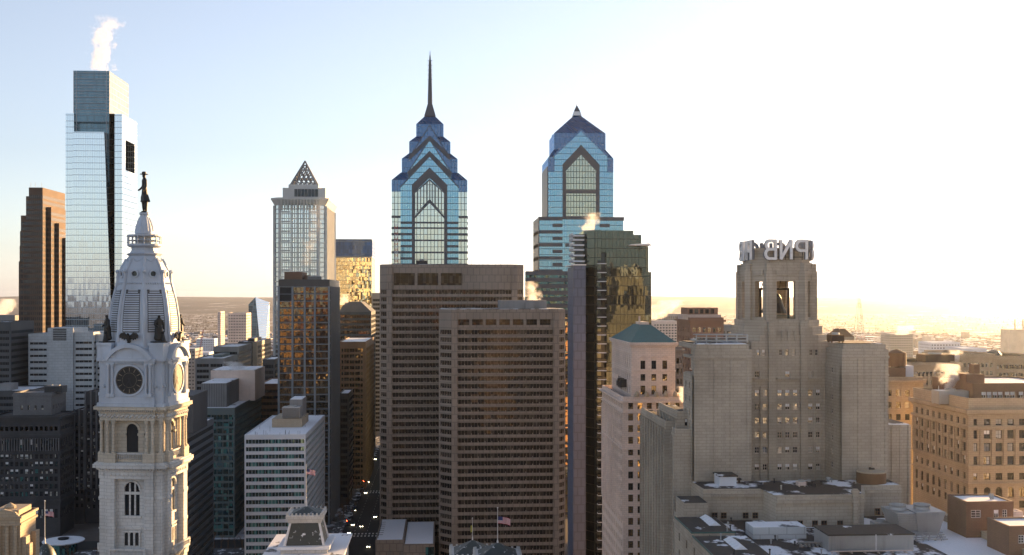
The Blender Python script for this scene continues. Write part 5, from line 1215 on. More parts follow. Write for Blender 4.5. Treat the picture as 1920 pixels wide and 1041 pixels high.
masonry(r, u0, u1, Y+1.5, yu, zc, zt, M['terracotta'], (cs, [(zz(741), zz(724)), (zz(715), zz(702.5)), (zz(693), zz(677))]), left=(cols_even(yu-Y-1.5, 9, 1.4, 1.2), [(zz(741), zz(724)), (zz(715), zz(702.5)), (zz(693), zz(664))]), gls=[M['g_warm'], M['g_dark'], M['g_warm']], cornices=[(zt-.7, zt+.05, .8), (zt-1.2, zt-.7, .4), (zz(697), zz(696), .15)], roof='tar', parapet=0, depth=.3, limit=27)
m = MB(); cc = P(1226, 608, (Y+yu)/2)
m.loft(rect(u0-.3, u1+.3, Y+1.2, yu+.3), zt+.07, rect((u0+u1)/2-1.6, (u0+u1)/2+1.6, (Y+yu)/2-6, (Y+yu)/2+6), Z(1226, 608, (Y+yu)/2)); m.build('hip_roof', M['copper'], r)
m = MB(); m.box((u0+u1)/2-1.2, (u0+u1)/2+1.2, (Y+yu)/2-5, (Y+yu)/2+5, cc.z, cc.z+.8); m.tube(((u0+u1)/2-1.4, (Y+yu)/2-3, cc.z), ((u0+u1)/2-1.4, (Y+yu)/2-3, cc.z+2.6), .3, .25, 6); m.build('ridge_vent', M['terracotta'], r)
for i in range(5):
    a = P(1194+18*i, 742, Y); m = MB(); m.lathe([(.75, 0), (.75, .5), (.6, 1.0), (.2, 1.6), (.02, 1.7)], a.x, Y-.1, 10); m.v = [(x, y, z + zc + 1.3) for x, y, z in m.v]; m.build('finial', M['buff'], r)
m = MB()
for px in (1205.5, 1226, 1246.5):
    a = P(px, 672, Y+1.4)
    for k in range(6):
        t0, t1 = R_(30+120*k/6), R_(30+120*(k+1)/6); m.arch_prism([(a.x+1.1*math.cos(t), a.z-.5+q*math.sin(t)) for t, q in ((t0,1.1),(t0,1.35),(t1,1.35),(t1,1.1))], 'y', Y+1.25, Y+1.52)
m.build('window_hood', M['terracotta'], r)
m = MB(); nn = 12; s = D/nn
for i in range(nn+1): m.box(x0-.28, x0-.01, Y+s*i-.3 if i else Y+.02, min(Y+s*i+.3, yb), zz(975), zz(781))
m.build('pilaster', M['terracotta'], r)
a = P(1164, 716, Y+12); m = MB()
for i in range(4): m.box(a.x-.5, a.x+2.2, Y+10+i*2.2, Y+11+i*2.2, a.z-1.5, a.z+.9-(i % 2)*.9); m.tube((a.x, Y+10+i*2.2, a.z-2), (a.x, Y+10+i*2.2, a.z+1.6), .12, .1, 5)
rr = thing('roof_machinery', "dark pipework and frames on the cream tower's ledge", 'roof plant', (a.x, Y+12, a.z-2)); m.build('frame', M['iron'], rr)
# ================================================================ STONE TOWER WITH THE SIGN, AND ITS NEIGHBOURS
Y = 265.0; r = T('stone_tower', "grey stepped limestone tower with an open belfry and big white rooftop letters", 1460, Y, cat='office tower')
zz = lambda py: Z(1460, py, Y); XX = lambda px, d=0: X(px, Y+d)
SIGNTOWER = r
ZL = 78.0
lw0, lw1, rw0, rw1 = XX(1302), XX(1409), XX(1579), XX(1666); zw = zz(655); rec = Y+11
# wings
ybk = back(1302, 1284, Y)
m = MB(); m.box(lw0, lw1, Y, back(1302, 1298, Y), zz(701), zw); m.box(X(1330, Y), lw1, back(1302, 1298, Y), Y+20, zz(701), zw); m.box(lw0, lw1, Y, ybk, 0, zz(701)-.01); m.box(rw0, rw1, Y, Y+40, 0, zw)
for (a, c) in ((lw0, lw1), (rw0, rw1)):       # shallow piers, top band and setbacks
    m.box(a+.5, c-.5, Y+.5, Y+20, zw, zw+1.2)
    n = 3
    for i in range(n+1): xx = a + (c-a)*(.06+.88*i/n); m.box(xx-.28, xx+.28, Y-.18, Y-.01, ZL, zw-2.4)
    m.box(a-.15, c+.15, Y-.25, Y+12, zw-2.3, zw-1.7); m.box(a-.1, c+.1, Y-.2, Y+12, zz(706), zz(703))
m.build('wing_wall', M['limestone'], r)
# windows in the inner flank of the far wing
fl = MB(); ops = facade(fl, (rw0-.4, rec), (0, -1), rec-Y-.6, ZL, zw-4, [(4.2, 5.6)], [(zz(t+11), zz(t)) for t in range(874, 680, -26)], depth=.35); fl.build('flank_wall', M['limestone'], r, fix=False); windows(r, ops, (0, -1), M['terracotta'], [M['g_room'], M['g_dark']], limit=300)
fl = MB(); n_ = max(2, int((ybk-Y)/4.5)); ops = facade(fl, (lw0-.4, ybk), (0, -1), ybk-Y-.5, ZL, zz(703), cols_even(ybk-Y-.5, n_, 1.2, 1), [(zz(t+11), zz(t)) for t in range(900, 712, -26)], depth=.35); fl.build('flank_wall', M['limestone'], r, fix=False); windows(r, ops, (0, -1), M['terracotta'], [M['g_room'], M['g_dark']], limit=300)
# recessed centre with its windows
c0, c1 = X(1409, rec), X(1556, rec); W = c1-c0; zt = Z(1460, 640, rec); zr = lambda py: Z(1460, py, rec)
px2 = lambda p_: X(p_, rec)-c0
cs = [(px2(p_)-.62, px2(p_)+.62) for p_ in (1420, 1434.5, 1462.5, 1477, 1491.5, 1520, 1534)]
w = MB(); rows = [(zr(t+12), zr(t)) for t in (870, 838, 810, 783, 757, 731)]
ops = facade(w, (c0, rec), (1, 0), W, ZL, zr(722), cs, rows, depth=.45)
ops += facade(w, (c0, rec), (1, 0), W, zr(722), zr(690), [cs[0], cs[3], cs[5]], [(zr(708), zr(696))], depth=.45)
ops += facade(w, (c0, rec), (1, 0), W, zr(690), zt, [(px2(p_)-.4, px2(p_)+.4) for p_ in (1421.5, 1432, 1464, 1476, 1488, 1521, 1531)], [(zr(667), zr(655.5))], depth=.45)
w.box(c0, c1, rec+.6, rec+26, 0, zt); 
for p_ in (1409.5, 1427.5, 1443, 1451, 1503, 1511, 1527, 1544): w.box(X(p_, rec)-.35, X(p_, rec)+.35, rec-.3, rec-.01, ZL, zr(725))
for p_ in (1447, 1507): w.box(X(p_, rec)-.95, X(p_, rec)+.95, rec-.55, rec-.31, ZL, zr(615))
w.build('centre_wall', M['limestone'], r, fix=True)
windows(r, ops, (1, 0), M['terracotta'], [M['g_room'], M['g_dark'], M['g_room']], blind=.35, limit=300)
w = MB()
for (p0, p1, py) in ((1412, 1440, 709), (1455, 1500, 709), (1514, 1540, 709)): w.box(X(p0, rec), X(p1, rec), rec-.9, rec-.02, zr(py)-.35, zr(py))
w.build('ledge', M['limestone'], r)
# stepped tower base, then octagonal belfry
tcx = X(1457, rec+10); tcy = rec + 11.0; q = (rec+10)/FPX
def oct_(h, ch): return [(tcx-h+ch, tcy-h), (tcx+h-ch, tcy-h), (tcx+h, tcy-h+ch), (tcx+h, tcy+h-ch), (tcx+h-ch, tcy+h), (tcx-h+ch, tcy+h), (tcx-h, tcy+h-ch), (tcx-h, tcy-h+ch)]
zq = lambda py: Z(1460, py, tcy-9)
w = MB(); w.prism(oct_(11.0, 3.4), zt, zq(628)); w.prism(oct_(10.4, 4.0), zq(628), zq(612)); w.prism(oct_(9.8, 4.2), zq(612), zq(600))
for px in (1447, 1507): w.box(X(px, rec)-.9, X(px, rec)+.9, tcy-11.3, tcy-8, zt-1, zq(604))
for k in range(3): w.box(tcx-1.7+k*1.7-.35, tcx-1.7+k*1.7+.35, tcy-11.35, tcy-10.99, zq(638), zq(620))
w.build('tower_base', M['limestone'], r)
hb = 8.6; chb = 4.0; O = oct_(hb, chb); ztop = zq(500); zo0, zo1 = zq(598), zq(527)
w = MB()
for k in range(8):
    a, b = O[k], O[(k+1) % 8]; L = math.hypot(b[0]-a[0], b[1]-a[1]); u = ((b[0]-a[0])/L, (b[1]-a[1])/L); ow = 4.9 if k % 2 == 0 else 2.3
    s0, s1 = (L-ow)/2, (L+ow)/2; nrm = (u[1], -u[0]); dp = 1.7
    def pan(sa, sb, za, zb):
        A = (a[0]+u[0]*sa, a[1]+u[1]*sa); Bq = (a[0]+u[0]*sb, a[1]+u[1]*sb)
        w.prism([A, Bq, (Bq[0]-nrm[0]*dp, Bq[1]-nrm[1]*dp), (A[0]-nrm[0]*dp, A[1]-nrm[1]*dp)], za, zb)
    pan(.3, s0, zq(600), ztop); pan(s1, L-.3, zq(600), ztop); pan(s0, s1, zo1, ztop)
    if k % 2 == 0: pan(s0, s1, zq(600), zo0)
    else: pan(s0, s1, zq(600), zo0+.4)
    # rounded pilaster at each corner
    w.obox((a[0], a[1]), u, .85, .8, zq(600), zq(508)); w.obox((a[0], a[1]), u, .65, .6, zq(508), zq(494))
    w.obox((a[0]+u[0]*L/2+nrm[0]*.1, a[1]+u[1]*L/2+nrm[1]*.1), u, ow/2+.2, .3, zq(516), zq(506))
w.prism(oct_(8.4, 3.9), ztop, zq(492)); w.prism(oct_(7.8, 3.6), zq(492), zq(480)); w.prism(oct_(7.2, 3.4), zq(480), zq(464))
w.build('belfry_wall', M['limestone'], r)
w = MB(); w.prism(oct_(7.6, 3.6), zq(600)-.5, zq(600)+.1); w.build('belfry_floor', M['limestone'], r)
# bell in its frame
bl = thing('bell', "huge dark bell hanging inside the open stone belfry", 'bell', (tcx, tcy, zq(590)))
w = MB(); zb = zq(588); w.lathe([(3.3, zb), (3.2, zb+.6), (2.4, zb+2.4), (1.9, zb+4.2), (1.5, zb+5.0), (.4, zb+5.6), (.3, zb+6.2)], tcx-.6, tcy, 20); w.build('bell_body', M['bronze'], bl, fix=False)
w = MB()
for sx in (-4.2, 3.4): w.box(tcx+sx-.25, tcx+sx+.25, tcy-.3, tcy+.3, zq(600), zb+6.6)
w.box(tcx-4.4, tcx+3.6, tcy-.35, tcy+.35, zb+6.1, zb+6.7)
for k in range(5): w.tube((tcx-4.2+1.9*k*.9, tcy-.2, zb+6.2), (tcx-3.3+1.7*k*.9, tcy+.2, zb+8.6), .14, .14, 5)
w.build('bell_frame', M['iron'], bl)
w = MB(); w.box(tcx-2.4, tcx+2.4, tcy-hb-.1, tcy-hb+.05, zo0+.85, zo0+.95)
for k in range(17): w.box(tcx-2.4+.3*k-.03, tcx-2.4+.3*k+.03, tcy-hb-.08, tcy-hb+.02, zo0, zo0+.9)
w.build('railing', M['copper'], r)
# rooftop letters, reading the wrong way round from here as in the picture
SK = [0]
def stroke(m, pts, w_, y0, y1, mi):
    for (a, b) in zip(pts, pts[1:]):
        d = Vector((b[0]-a[0], b[1]-a[1])); L = d.length; d /= L; n_ = Vector((-d.y, d.x))*w_/2; e = d*w_*.30
        q_ = [(a[0]-e.x+n_.x, a[1]-e.y+n_.y), (b[0]+e.x+n_.x, b[1]+e.y+n_.y), (b[0]+e.x-n_.x, b[1]+e.y-n_.y), (a[0]-e.x-n_.x, a[1]-e.y-n_.y)]
        SK[0] = (SK[0]+1) % 24; m.arch_prism(q_, 'y', y0 - .008*SK[0], y1 + .008*SK[0], mi)
def bowl(x0, x1, z0, z1, n=7):          # rounded bowl from the stem at x0 out to x1
    rz = (z1-z0)/2; rx = min(rz*.85, x1-x0); c = x1-rx
    return [(x0, z0), (c, z0)] + [(c+rx*math.sin(math.pi*k/n), (z0+z1)/2 - rz*math.cos(math.pi*k/n)) for k in range(1, n)] + [(c, z1), (x0, z1)]
H, LW, SW = 4.6, 2.65, .68
LET = {'P': [[(0, 0), (0, H)], bowl(0, LW, H*.45, H)], 'N': [[(0, 0), (0, H)], [(0, H), (LW, 0)], [(LW, 0), (LW, H)]], 'B': [[(0, 0), (0, H)], bowl(0, LW, 0, H*.52), bowl(0, LW*.93, H*.52, H)]}
def sign(label, cx, cy, rot, z0, gaps):
    s = thing('rooftop_sign', label, 'sign', (cx, cy, z0), 'rooftop letter signs', rot, True)
    for ch_, ox in zip('PNB', gaps):
        m = MB()
        for st_ in LET[ch_]:
            p_ = [(ox - x, z) for x, z in st_]
            stroke(m, p_, SW, -.55, -.3, 0); stroke(m, p_, SW+.15, -.05, .3, 1)
        m.build('letter', [M['white_paint'], SIGNB], s)
    f = MB(); 
    for x in (-4.6, -2.3, 0, 2.3, 4.6): f.box(x-.08, x+.08, .6, .75, -.3, H*.5)
    for z in (.4, H*.5): f.box(-4.8, 4.8, .62, .74, z-.07, z+.07)
    f.build('frame', M['iron'], s); return s
zs = zq(485)
px3 = lambda p_: X(p_, tcy-8.6) - tcx
sign("white rooftop letters facing the camera on the belfry top, reading in reverse", tcx, tcy-8.6, 0, zs, (px3(1511.5), px3(1482.5), px3(1453.5)))
sign("white rooftop letters on the belfry's side, seen at a steep slant and reversed", tcx-7.9, tcy, -R_(90), zs, (5.2, 1.4, -2.5))
sign("rooftop letters on the belfry's far side, seen edge-on and brown", tcx+7.9, tcy, R_(90), zs, (5.2, 1.4, -2.5))
sign("rooftop letters on the belfry's rear, glimpsed between the front letters", tcx, tcy+8.6, R_(180), zs, (5.2, 1.4, -2.5))
# left-hand lower steps of the tower
st1 = MB(); s0 = X(1243.5, Y); ys0 = back(1302, 1246, Y)
def lstep(nm, pxl, pxr, dy, top, D, cols_left, rws, win=None):
    a, c = X(pxl, Y+dy), X(pxr, Y+dy); zt_ = Z(pxl, top, Y+dy)
    w = MB(); d_ = D
    ops = facade(w, (a, Y+dy+d_), (0, -1), d_, ZL-60, zt_, cols_even(d_, cols_left, 1.4, .6), rws, depth=.5); windows(r, ops, (0, -1), M['iron'], [M['g_dark'], M['g_room']], limit=300)
    if win: ops = facade(w, (a, Y+dy), (1, 0), c-a, ZL-60, zt_, [win[0]], [win[1]], depth=.4); windows(r, ops, (1, 0), M['rust'], [M['g_dark']], limit=300)
    else: shell(w, a, c, Y+dy, Y+dy+d_, ZL-60, zt_, 'f')
    shell(w, a, c, Y+dy, Y+dy+d_, ZL-60, zt_, 'br'); w.box(a-.2, c, Y+dy-.2, Y+dy+d_, zt_-.9, zt_-.3); w.box(a, c, Y+dy, Y+dy+.4, zt_, zt_+.9); w.box(a, a+.4, Y+dy+.4, Y+dy+d_, zt_, zt_+.9)
    for i in range(cols_left+1): s_ = Y+dy + d_*i/cols_left; w.box(a-.45, a-.01, max(Y+dy+.02, s_-.35), min(s_+.35, Y+dy+d_), ZL-50, zt_-1.2)
    w.build(nm, M['limestone'], r, fix=False)
    part_box(r, 'step_roof', M['tar_low'], a+.4, c, Y+dy+.4, Y+dy+d_, zt_-.1, zt_+.12)
rw_ = lambda t0, n_: [(zz(t0+26*i+13), zz(t0+26*i)) for i in range(n_)][::-1]
lstep('step_wall', 1270, 1303.5, 6, 778, 24, 6, rw_(790, 10), ((X(1289, Y+6)-X(1270, Y+6)-.7, X(1289, Y+6)-X(1270, Y+6)+.7), (zz(803), zz(789))))
lstep('step_wall', 1266, 1303, 2, 811, 4, 1, rw_(822, 9))
lstep('step_wall', 1248, 1271, 10, 796, 34, 9, rw_(806, 10))
# lower block beyond the far wing
a, c = X(1662, Y+4), X(1708, Y+4); m = MB(); m.box(a, c, Y+4, Y+40, 0, Z(1690, 797, Y+4)); 
for i in range(3): xx = a+6.3*.25+ (c-a)*i*.33; m.box(xx-.25, xx+.25, Y+3.8, Y+3.99, ZL, Z(1690, 800, Y+4))
m.build('annexe_wall', M['limestone'], r); part_box(r, 'annexe_roof', M['tar'], a+.3, c-.3, Y+4.3, Y+39, Z(1690, 797, Y+4)-.1, Z(1690, 797, Y+4)+.15)
part_box(r, 'wing_roof', M['tar'], rw0+1, rw1-1, Y+1, Y+19, zw+1.2, zw+1.4); part_box(r, 'wing_roof', M['tar'], lw0+1, lw1-1, Y+1, Y+19, zw+1.2, zw+1.4)
# plant on the wings
s = thing('roof_screen', "long framed plant screen on the near shoulder of the lettered tower", 'roof plant', ((lw0+lw1)/2, Y+6, zw+1.4))
m = MB(); xa, xb_ = X(1306, Y+5), X(1401, Y+5); z0, z1 = zw+1.4, Z(1350, 628, Y+5)
for i in range(5): m.box(xa+(xb_-xa)*i/5+.25, xa+(xb_-xa)*(i+1)/5-.25, Y+5.3, Y+5.45, z0+.8, z1-.9)
m.build('panel', M['iron'], s)
m = MB()
for i in range(6): xx = xa+(xb_-xa)*i/5; m.box(xx-.12, xx+.12, Y+5, Y+5.25, z0, z1)
for z in (z0+.4, z1-.7, z1): m.tube((xa-.2, Y+5.1, z), (xb_+.2, Y+5.1, z), .12, .12, 6)
m.tube((xb_+.2, Y+5.1, z1), (xb_+.2, Y+5.1, z0+.4), .12, .12, 6); m.tube((xa, Y+9, z1), (xb_, Y+9, z1), .12, .12, 6); m.box(xa, xb_, Y+5.5, Y+12, z0+.3, z1-1.2)
m.build('pipe_frame', M['galv'], s)
a = P(1568, 645, Y+5); roof_unit("rusty vent cluster on the far shoulder of the lettered tower", a.x-1.7, a.x+1.7, Y+4, Y+7, zw+1.4, zw+3.4, M['rust'])
# ---------------------------------------------------------------- set-back roofs in front
r = thing('setback_block', "low stone block with snow-patched tar roof in front of the lettered tower", 'building', (X(1480, 250), 250, 0))
def zat(px, py, y): return Z(px, py, y)
zr1 = 87.4
A = [(1328, 1430, 254.0), (1456, 1620, 245.5), (1620.3, 1688, 257.0)]
poly = [(X(1316, 255), 254.5), (X(1430, 254), 254.0), (X(1456, 245.5), 245.5), (X(1620, 245.5), 245.5), (X(1620, 257), 257.0), (X(1690, 257), 257.0), (X(1690, 257), 264.9), (X(1316, 255), 264.9)]
m = MB(); m.prism(poly, 60, zr1-1.8, top=False, bot=False)
w = MB(); ops = []
for (p0, y0, xs_, t0, t1) in ((1328, 254.0, (1340, 1357, 1398, 1416), 961, 972), (1456, 245.5, (1474, 1500, 1528, 1545, 1575), 976, 990), (1620, 257.0, (1645, 1660), 953, 966)):
    for px in xs_: ops.append(((X(px, y0), y0-.03, Z(px, t1, y0)), 1.35, Z(px, t0, y0)-Z(px, t1, y0), 0, 0))
windows(r, ops, (1, 0), M['rust'], [M['g_dark']], limit=100)
m.build('wall', M['limestone'], r)
m = MB(); o2 = [(x, y-.5 if y < 264 else y) for x, y in poly]; m.prism(o2, zr1-1.8, zr1-.9); m.prism(poly, zr1-.9, zr1)
def cren(y0, pa, pb):
    xa, xb_ = X(pa, y0), X(pb, y0); n_ = int((xb_-xa)/.8)
    for i in range(n_): m.box(xa+.8*i+.1, xa+.8*i+.5, y0-.62, y0-.51, zr1-1.75, zr1-1.0)
cren(254.0, 1328, 1428); cren(245.5, 1457, 1620); cren(257.0, 1621, 1688)
m.build('cornice', M['limestone'], r)
m = MB(); m.prism([(x+(.5 if x < X(1400, 255) else -.5), y+.5) if y < 264 else (x, y-.1) for x, y in poly], zr1, zr1+.06); m.build('roof', M['tar'], r)
a = X(1603, 245.2); m = MB(); m.box(a-.55, a+.55, 244.6, 245.4, 70, zr1+1.4); m.box(a-.8, a+.8, 244.4, 245.6, zr1+.4, zr1+1.0); m.build('flue', M['limestone'], r)
a = P(1360, 900, 262); q = thing('roof_hut', "white roof hut with a tar cap on the patched roof", 'roof hut', (a.x, 261, zr1)); m = MB(); m.box(X(1349, 258), X(1381, 258), 258, 263, zr1+.06, zr1+2.3); m.build('wall', M['white_band'], q); m = MB(); m.box(X(1349, 258)-.3, X(1381, 258)+.3, 257.7, 263.3, zr1+2.3, zr1+2.6); m.build('roof', M['tar_low'], q)
a = P(1635, 900, 260.5); q = thing('water_tank', "squat dark round tank with a mossy lid on the patched roof", 'tank', (a.x, 260.5, zr1)); m = MB(); m.lathe([(3.5, zr1+.06), (3.5, zr1+2.6)], a.x, 261, 28); m.build('body', M['rust'], q)
m = MB(); m.lathe([(3.6, zr1+2.6), (3.6, zr1+2.85), (1.8, zr1+3.1), (.2, zr1+3.2)], a.x, 261, 28); m.build('lid', M['buff'], q); m = MB(); m.tube((a.x-.3, 261, zr1+3.1), (a.x-.3, 261, zr1+3.8), .3, .3, 8); m.box(a.x+.1, a.x+.8, 260.8, 261.3, zr1+3.1, zr1+3.6); m.build('valve', M['iron'], q)
roof_unit("small pale vent box amid snow on the patched roof", X(1497, 256), X(1512, 256), 256, 258, zr1+.06, zr1+1.1, M['terracotta'], louver=False)
roof_unit("small dark vent box beside the pale one on the patched roof", X(1514, 257), X(1524, 257), 257, 258.5, zr1+.06, zr1+1.0, M['iron'], louver=False)
for i, px in enumerate((1386, 1553)):
    a = P(px, 905, 262.5); q = thing('roof_vent', ("dark mushroom vent beside the white roof hut", "pale mushroom vent by the patched roof's rear wall")[i], 'vent', (a.x, 262.5, zr1)); m = MB(); m.tube((a.x, 262.5, zr1), (a.x, 262.5, zr1+.8), .3, .3, 8); m.lathe([(.65, zr1+.8), (.6, zr1+1.1), (.1, zr1+1.3)], a.x, 262.5, 10); m.build('cowl', [M['iron'], M['galv']][i], q)
# near roof: everything from the long left wall to the diagonal parapet
zn = 80.0; xl, xr_ = X(1264, 262), X(1762, 252)
r = thing('near_block', "near block with long side wall and cluttered snowy tar roof at the bottom edge", 'building', (xl, 200, 0))
w = MB(); D = 262-150
rows = [(zn-5.0-4*i, zn-3.2-4*i) for i in range(9)][::-1]
ops = facade(w, (xl, 262), (0, -1), D, 40, zn, cols_even(D, 14, 1.3, 2), rows, depth=.4); windows(r, ops, (0, -1), M['iron'], [M['g_dark']], limit=60); rest_windows(r, M['g_dark'], M['iron'])
shell(w, xl, xr_, 150, 262, 40, zn, 'fr'); w.box(xl, xl+.5, 150, 262, zn, zn+1.0); w.box(xl-.35, xl-.01, 150, 262, zn-1.5, zn-1.0); w.build('wall', M['limestone'], r, fix=False)
m = MB(); m.box(xl+.5, xr_, 150, 262, zn-.3, zn+.05); m.build('roof', M['tar'], r)
m = MB(); m.box(xr_, xr_+1.1, 150, 255, 40, zn+1.5); m.box(xr_-.15, xr_+1.25, 150, 255.1, zn+1.5, zn+1.7); m.build('parapet', M['buff'], r)
m = MB(); m.box(X(1690, 240), xr_-.05, 150, 254, zn+.06, zn+.16); m.build('snow_roof', M['snow_full'], r)
def slab(label, pa, pb, y0, y1, h, roofm, nm='roof_deck', wallm='limestone', edge=True, pc=None):
    a, c = X(pa, y0), X(pb, y0); q = thing(nm, label, 'roof deck', ((a+c)/2, y0, zn)); m = MB(); m.box(a, c, y0, y1, zn+.06, zn+h); m.build('wall', M[wallm], q); m = MB(); m.box(a+.15, c-.15, y0+.15, y1-.15, zn+h, zn+h+.06); m.build('roof', M[roofm], q)
    if edge: m = MB(); m.box(a-.12, c+.12, y0-.12, y0+.1, zn+h-.05, zn+h+.25); m.box(a-.12, a+.1, y0+.1, y1, zn+h-.05, zn+h+.25); m.build('gutter', M['copper'], q)
    return q
slab("dark flat roof deck edged in green copper, behind the wider one", 1297, 1378, 231, 248, 2.2, 'tar_low'); slab("wider dark flat roof deck with green copper edge at the bottom", 1345, 1455, 208, 229, 2.0, 'tar_low')
slab("stone stair hut with tar roof against the setback wall", 1283, 1328, 249, 258, 5.2, 'tar_low', 'stair_hut', edge=False)
slab("long white parapet box with small vents before the setback wall", 1412, 1512, 234, 240, 2.6, 'snow', 'roof_curb', 'precast', edge=False)
for i, (pa, pb, y0) in enumerate(((1330, 1352, 238), (1378, 1402, 216))):
    q = thing('skylight', ("narrow glazed skylight on the rear copper-edged deck", "narrow glazed skylight on the front copper-edged deck")[i], 'skylight', (X(pa, y0), y0, zn+2.3)); h = zn + (2.28, 2.08)[i]; m = MB()
    xa, xb_ = X(pa, y0), X(pb, y0)
    for k in range(5): m.arch_prism([(xa+(xb_-xa)*.0, h), (xb_, h), ((xa+xb_)/2, h+.7)], 'y', y0+k*1.9, y0+k*1.9+1.6)
    m.build('glazing', M['snow_full'], q)
r2 = thing('plant_house', "long ribbed metal plant house with a flat tar roof on the near roof", 'plant house', (X(1632, 222), 222, zn)); xa, xb_ = X(1554, 222), X(1713, 222); h = Z(1632, 1004, 222)
m = MB(); m.box(xa, xb_, 222, 231, zn+.06, h); m.build('wall', M['galv'], r2)
m = MB()
for i in range(26): xx = xa + (xb_-xa)*(i+.5)/26; m.box(xx-.07, xx+.07, 221.88, 221.99, zn+.2, h-.1)
m.build('rib', M['galv'], r2); m = MB(); m.box(xa-.2, xb_+.2, 221.8, 231.2, h, h+.3); m.build('roof', M['tar_low'], r2); m = MB(); m.tube(((xa*.45+xb_*.55), 221.75, zn), ((xa*.45+xb_*.55), 221.75, h+.2), .1, .1, 6); m.build('downpipe', M['white_paint'], r2)
# cooling tower with sloping louvred flank and two fan drums
a0, a1, y0, y1 = X(1668, 238), X(1758, 238), 234, 243; h0, h1 = Z(1700, 1003, 236), Z(1700, 958, 236)
r3 = thing('cooling_tower', "galvanised cooling tower with tapering sides and two fan drums", 'cooling tower', ((a0+a1)/2, 238, zn)); am = a0 + (a1-a0)*.38
m = MB(); m.loft(rect(am+1.2, a1-1.2, y0+1, y1-1), h0, rect(am, a1, y0, y1), h1); m.build('casing', M['galv'], r3)
m = MB(); m.loft(rect(a0+1.4, am+1.0, y0+1, y1-1), h0+.2, rect(a0, am-.05, y0, y1), h1-.2); m.build('wing_casing', M['galv'], r3)
m = MB()
for i in range(9):
    t = i/9; m.box(a0+1.4*(1-t)-.05, am+1.0*(1-t), y0+(1-t)-.22, y0+(1-t)-.05, h0+.3+(h1-h0-.5)*t, h0+.3+(h1-h0-.5)*t+.22)
m.build('louvre', M['galv'], r3)
for px_ in ((a0+am)/2, (am+a1)/2): m = MB(); m.lathe([(1.9, h1-.1), (1.7, h1+.5), (1.9, h1+1.0), (1.75, h1+1.0), (1.6, h1+.2)], px_, (y0+y1)/2, 20); m.build('fan_drum', M['galv'], r3, fix=False)
m = MB()
for sx in (am+1.6, a1-1.6, a0+1.8):
    for sy in (y0+1.3, y1-1.3): m.box(sx-.15, sx+.15, sy-.15, sy+.15, zn, h0+.1)
m.box(a0+1, a1-.8, y0+1.0, y0+1.3, h0-.4, h0-.1); m.build('frame', M['rust'], r3)
roof_unit("low louvred condenser box between the plant house and cooling tower", X(1641, 240), X(1672, 240), 240, 243, zn+.06, zn+1.9, M['galv'])
m = MB(); q = thing('pipe_rack', "tangle of pipes and brackets under the cooling tower", 'pipework', (X(1740, 232), 232, zn))
for i in range(9): xx = X(1718+i*6, 231); m.tube((xx, 229+random.random()*3, zn+.05), (xx, 229+random.random()*3, zn+.6+random.random()*1.3), .12, .12, 6)
for i in range(4): m.tube((X(1716, 230), 229.5+i*.8, zn+.5+i*.3), (X(1775, 230), 229.5+i*.8, zn+.5+i*.3), .13, .13, 6)
m.build('pipe', M['galv'], q)
# brick hut roof on the far side of the parapet
r4 = thing('neighbour_block', "flat snow-covered roof beyond the diagonal parapet", 'building', (xr_+20, 200, 0)); m = MB(); m.box(xr_+1.3, xr_+90, 150, 258, 0, zn-.6); m.build('wall', M['buff'], r4); m = MB(); m.box(xr_+1.5, xr_+90, 150.3, 257.7, zn-.6, zn-.45); m.build('roof', M['snow'], r4)
def hut(label, pa, pb, y0, D, top, wall, wins):
    a, c = X(pa, y0), X(pb, y0); z1 = Z(pa, top, y0); q = thing('roof_house', label, 'roof house', ((a+c)/2, y0, zn-.45)); masonry(q, a, c, y0, y0+D, zn-.45, z1, M[wall], wins and ([(X(p_, y0)-a-w_/2, X(p_, y0)-a+w_/2) for p_, w_ in wins], [(z1-3.2, z1-1.5)]), roof='snow_full', parapet=.35, frame=M['white_paint'], gls=[M['g_dark']], depth=.2, bars=(1, 2)); return q, z1
q, z1 = hut("brown brick roof house with snow on top and three windows", 1812, 1900, 232, 9, 944, 'brick_brown', ((1830, 2.2), (1868, 1.1), (1884, 1.1)))
hut("lower brown brick roof house cut off by the picture's edge", 1892, 1990, 215, 9, 990, 'brick_brown', ((1915, 1.2), (1940, 1.2)))
for i, px in enumerate((1858, 1862)): a = P(px, 940, 236); m = MB(); m.tube((a.x, 236, z1), (a.x, 236+.5, z1+1.2), .2, .35, 8); m.build('vent', M['galv'], q)
hut("small pale stair hut in snow beside the brown brick roof house", 1902, 1918, 246, 3, 962, 'terracotta', None)
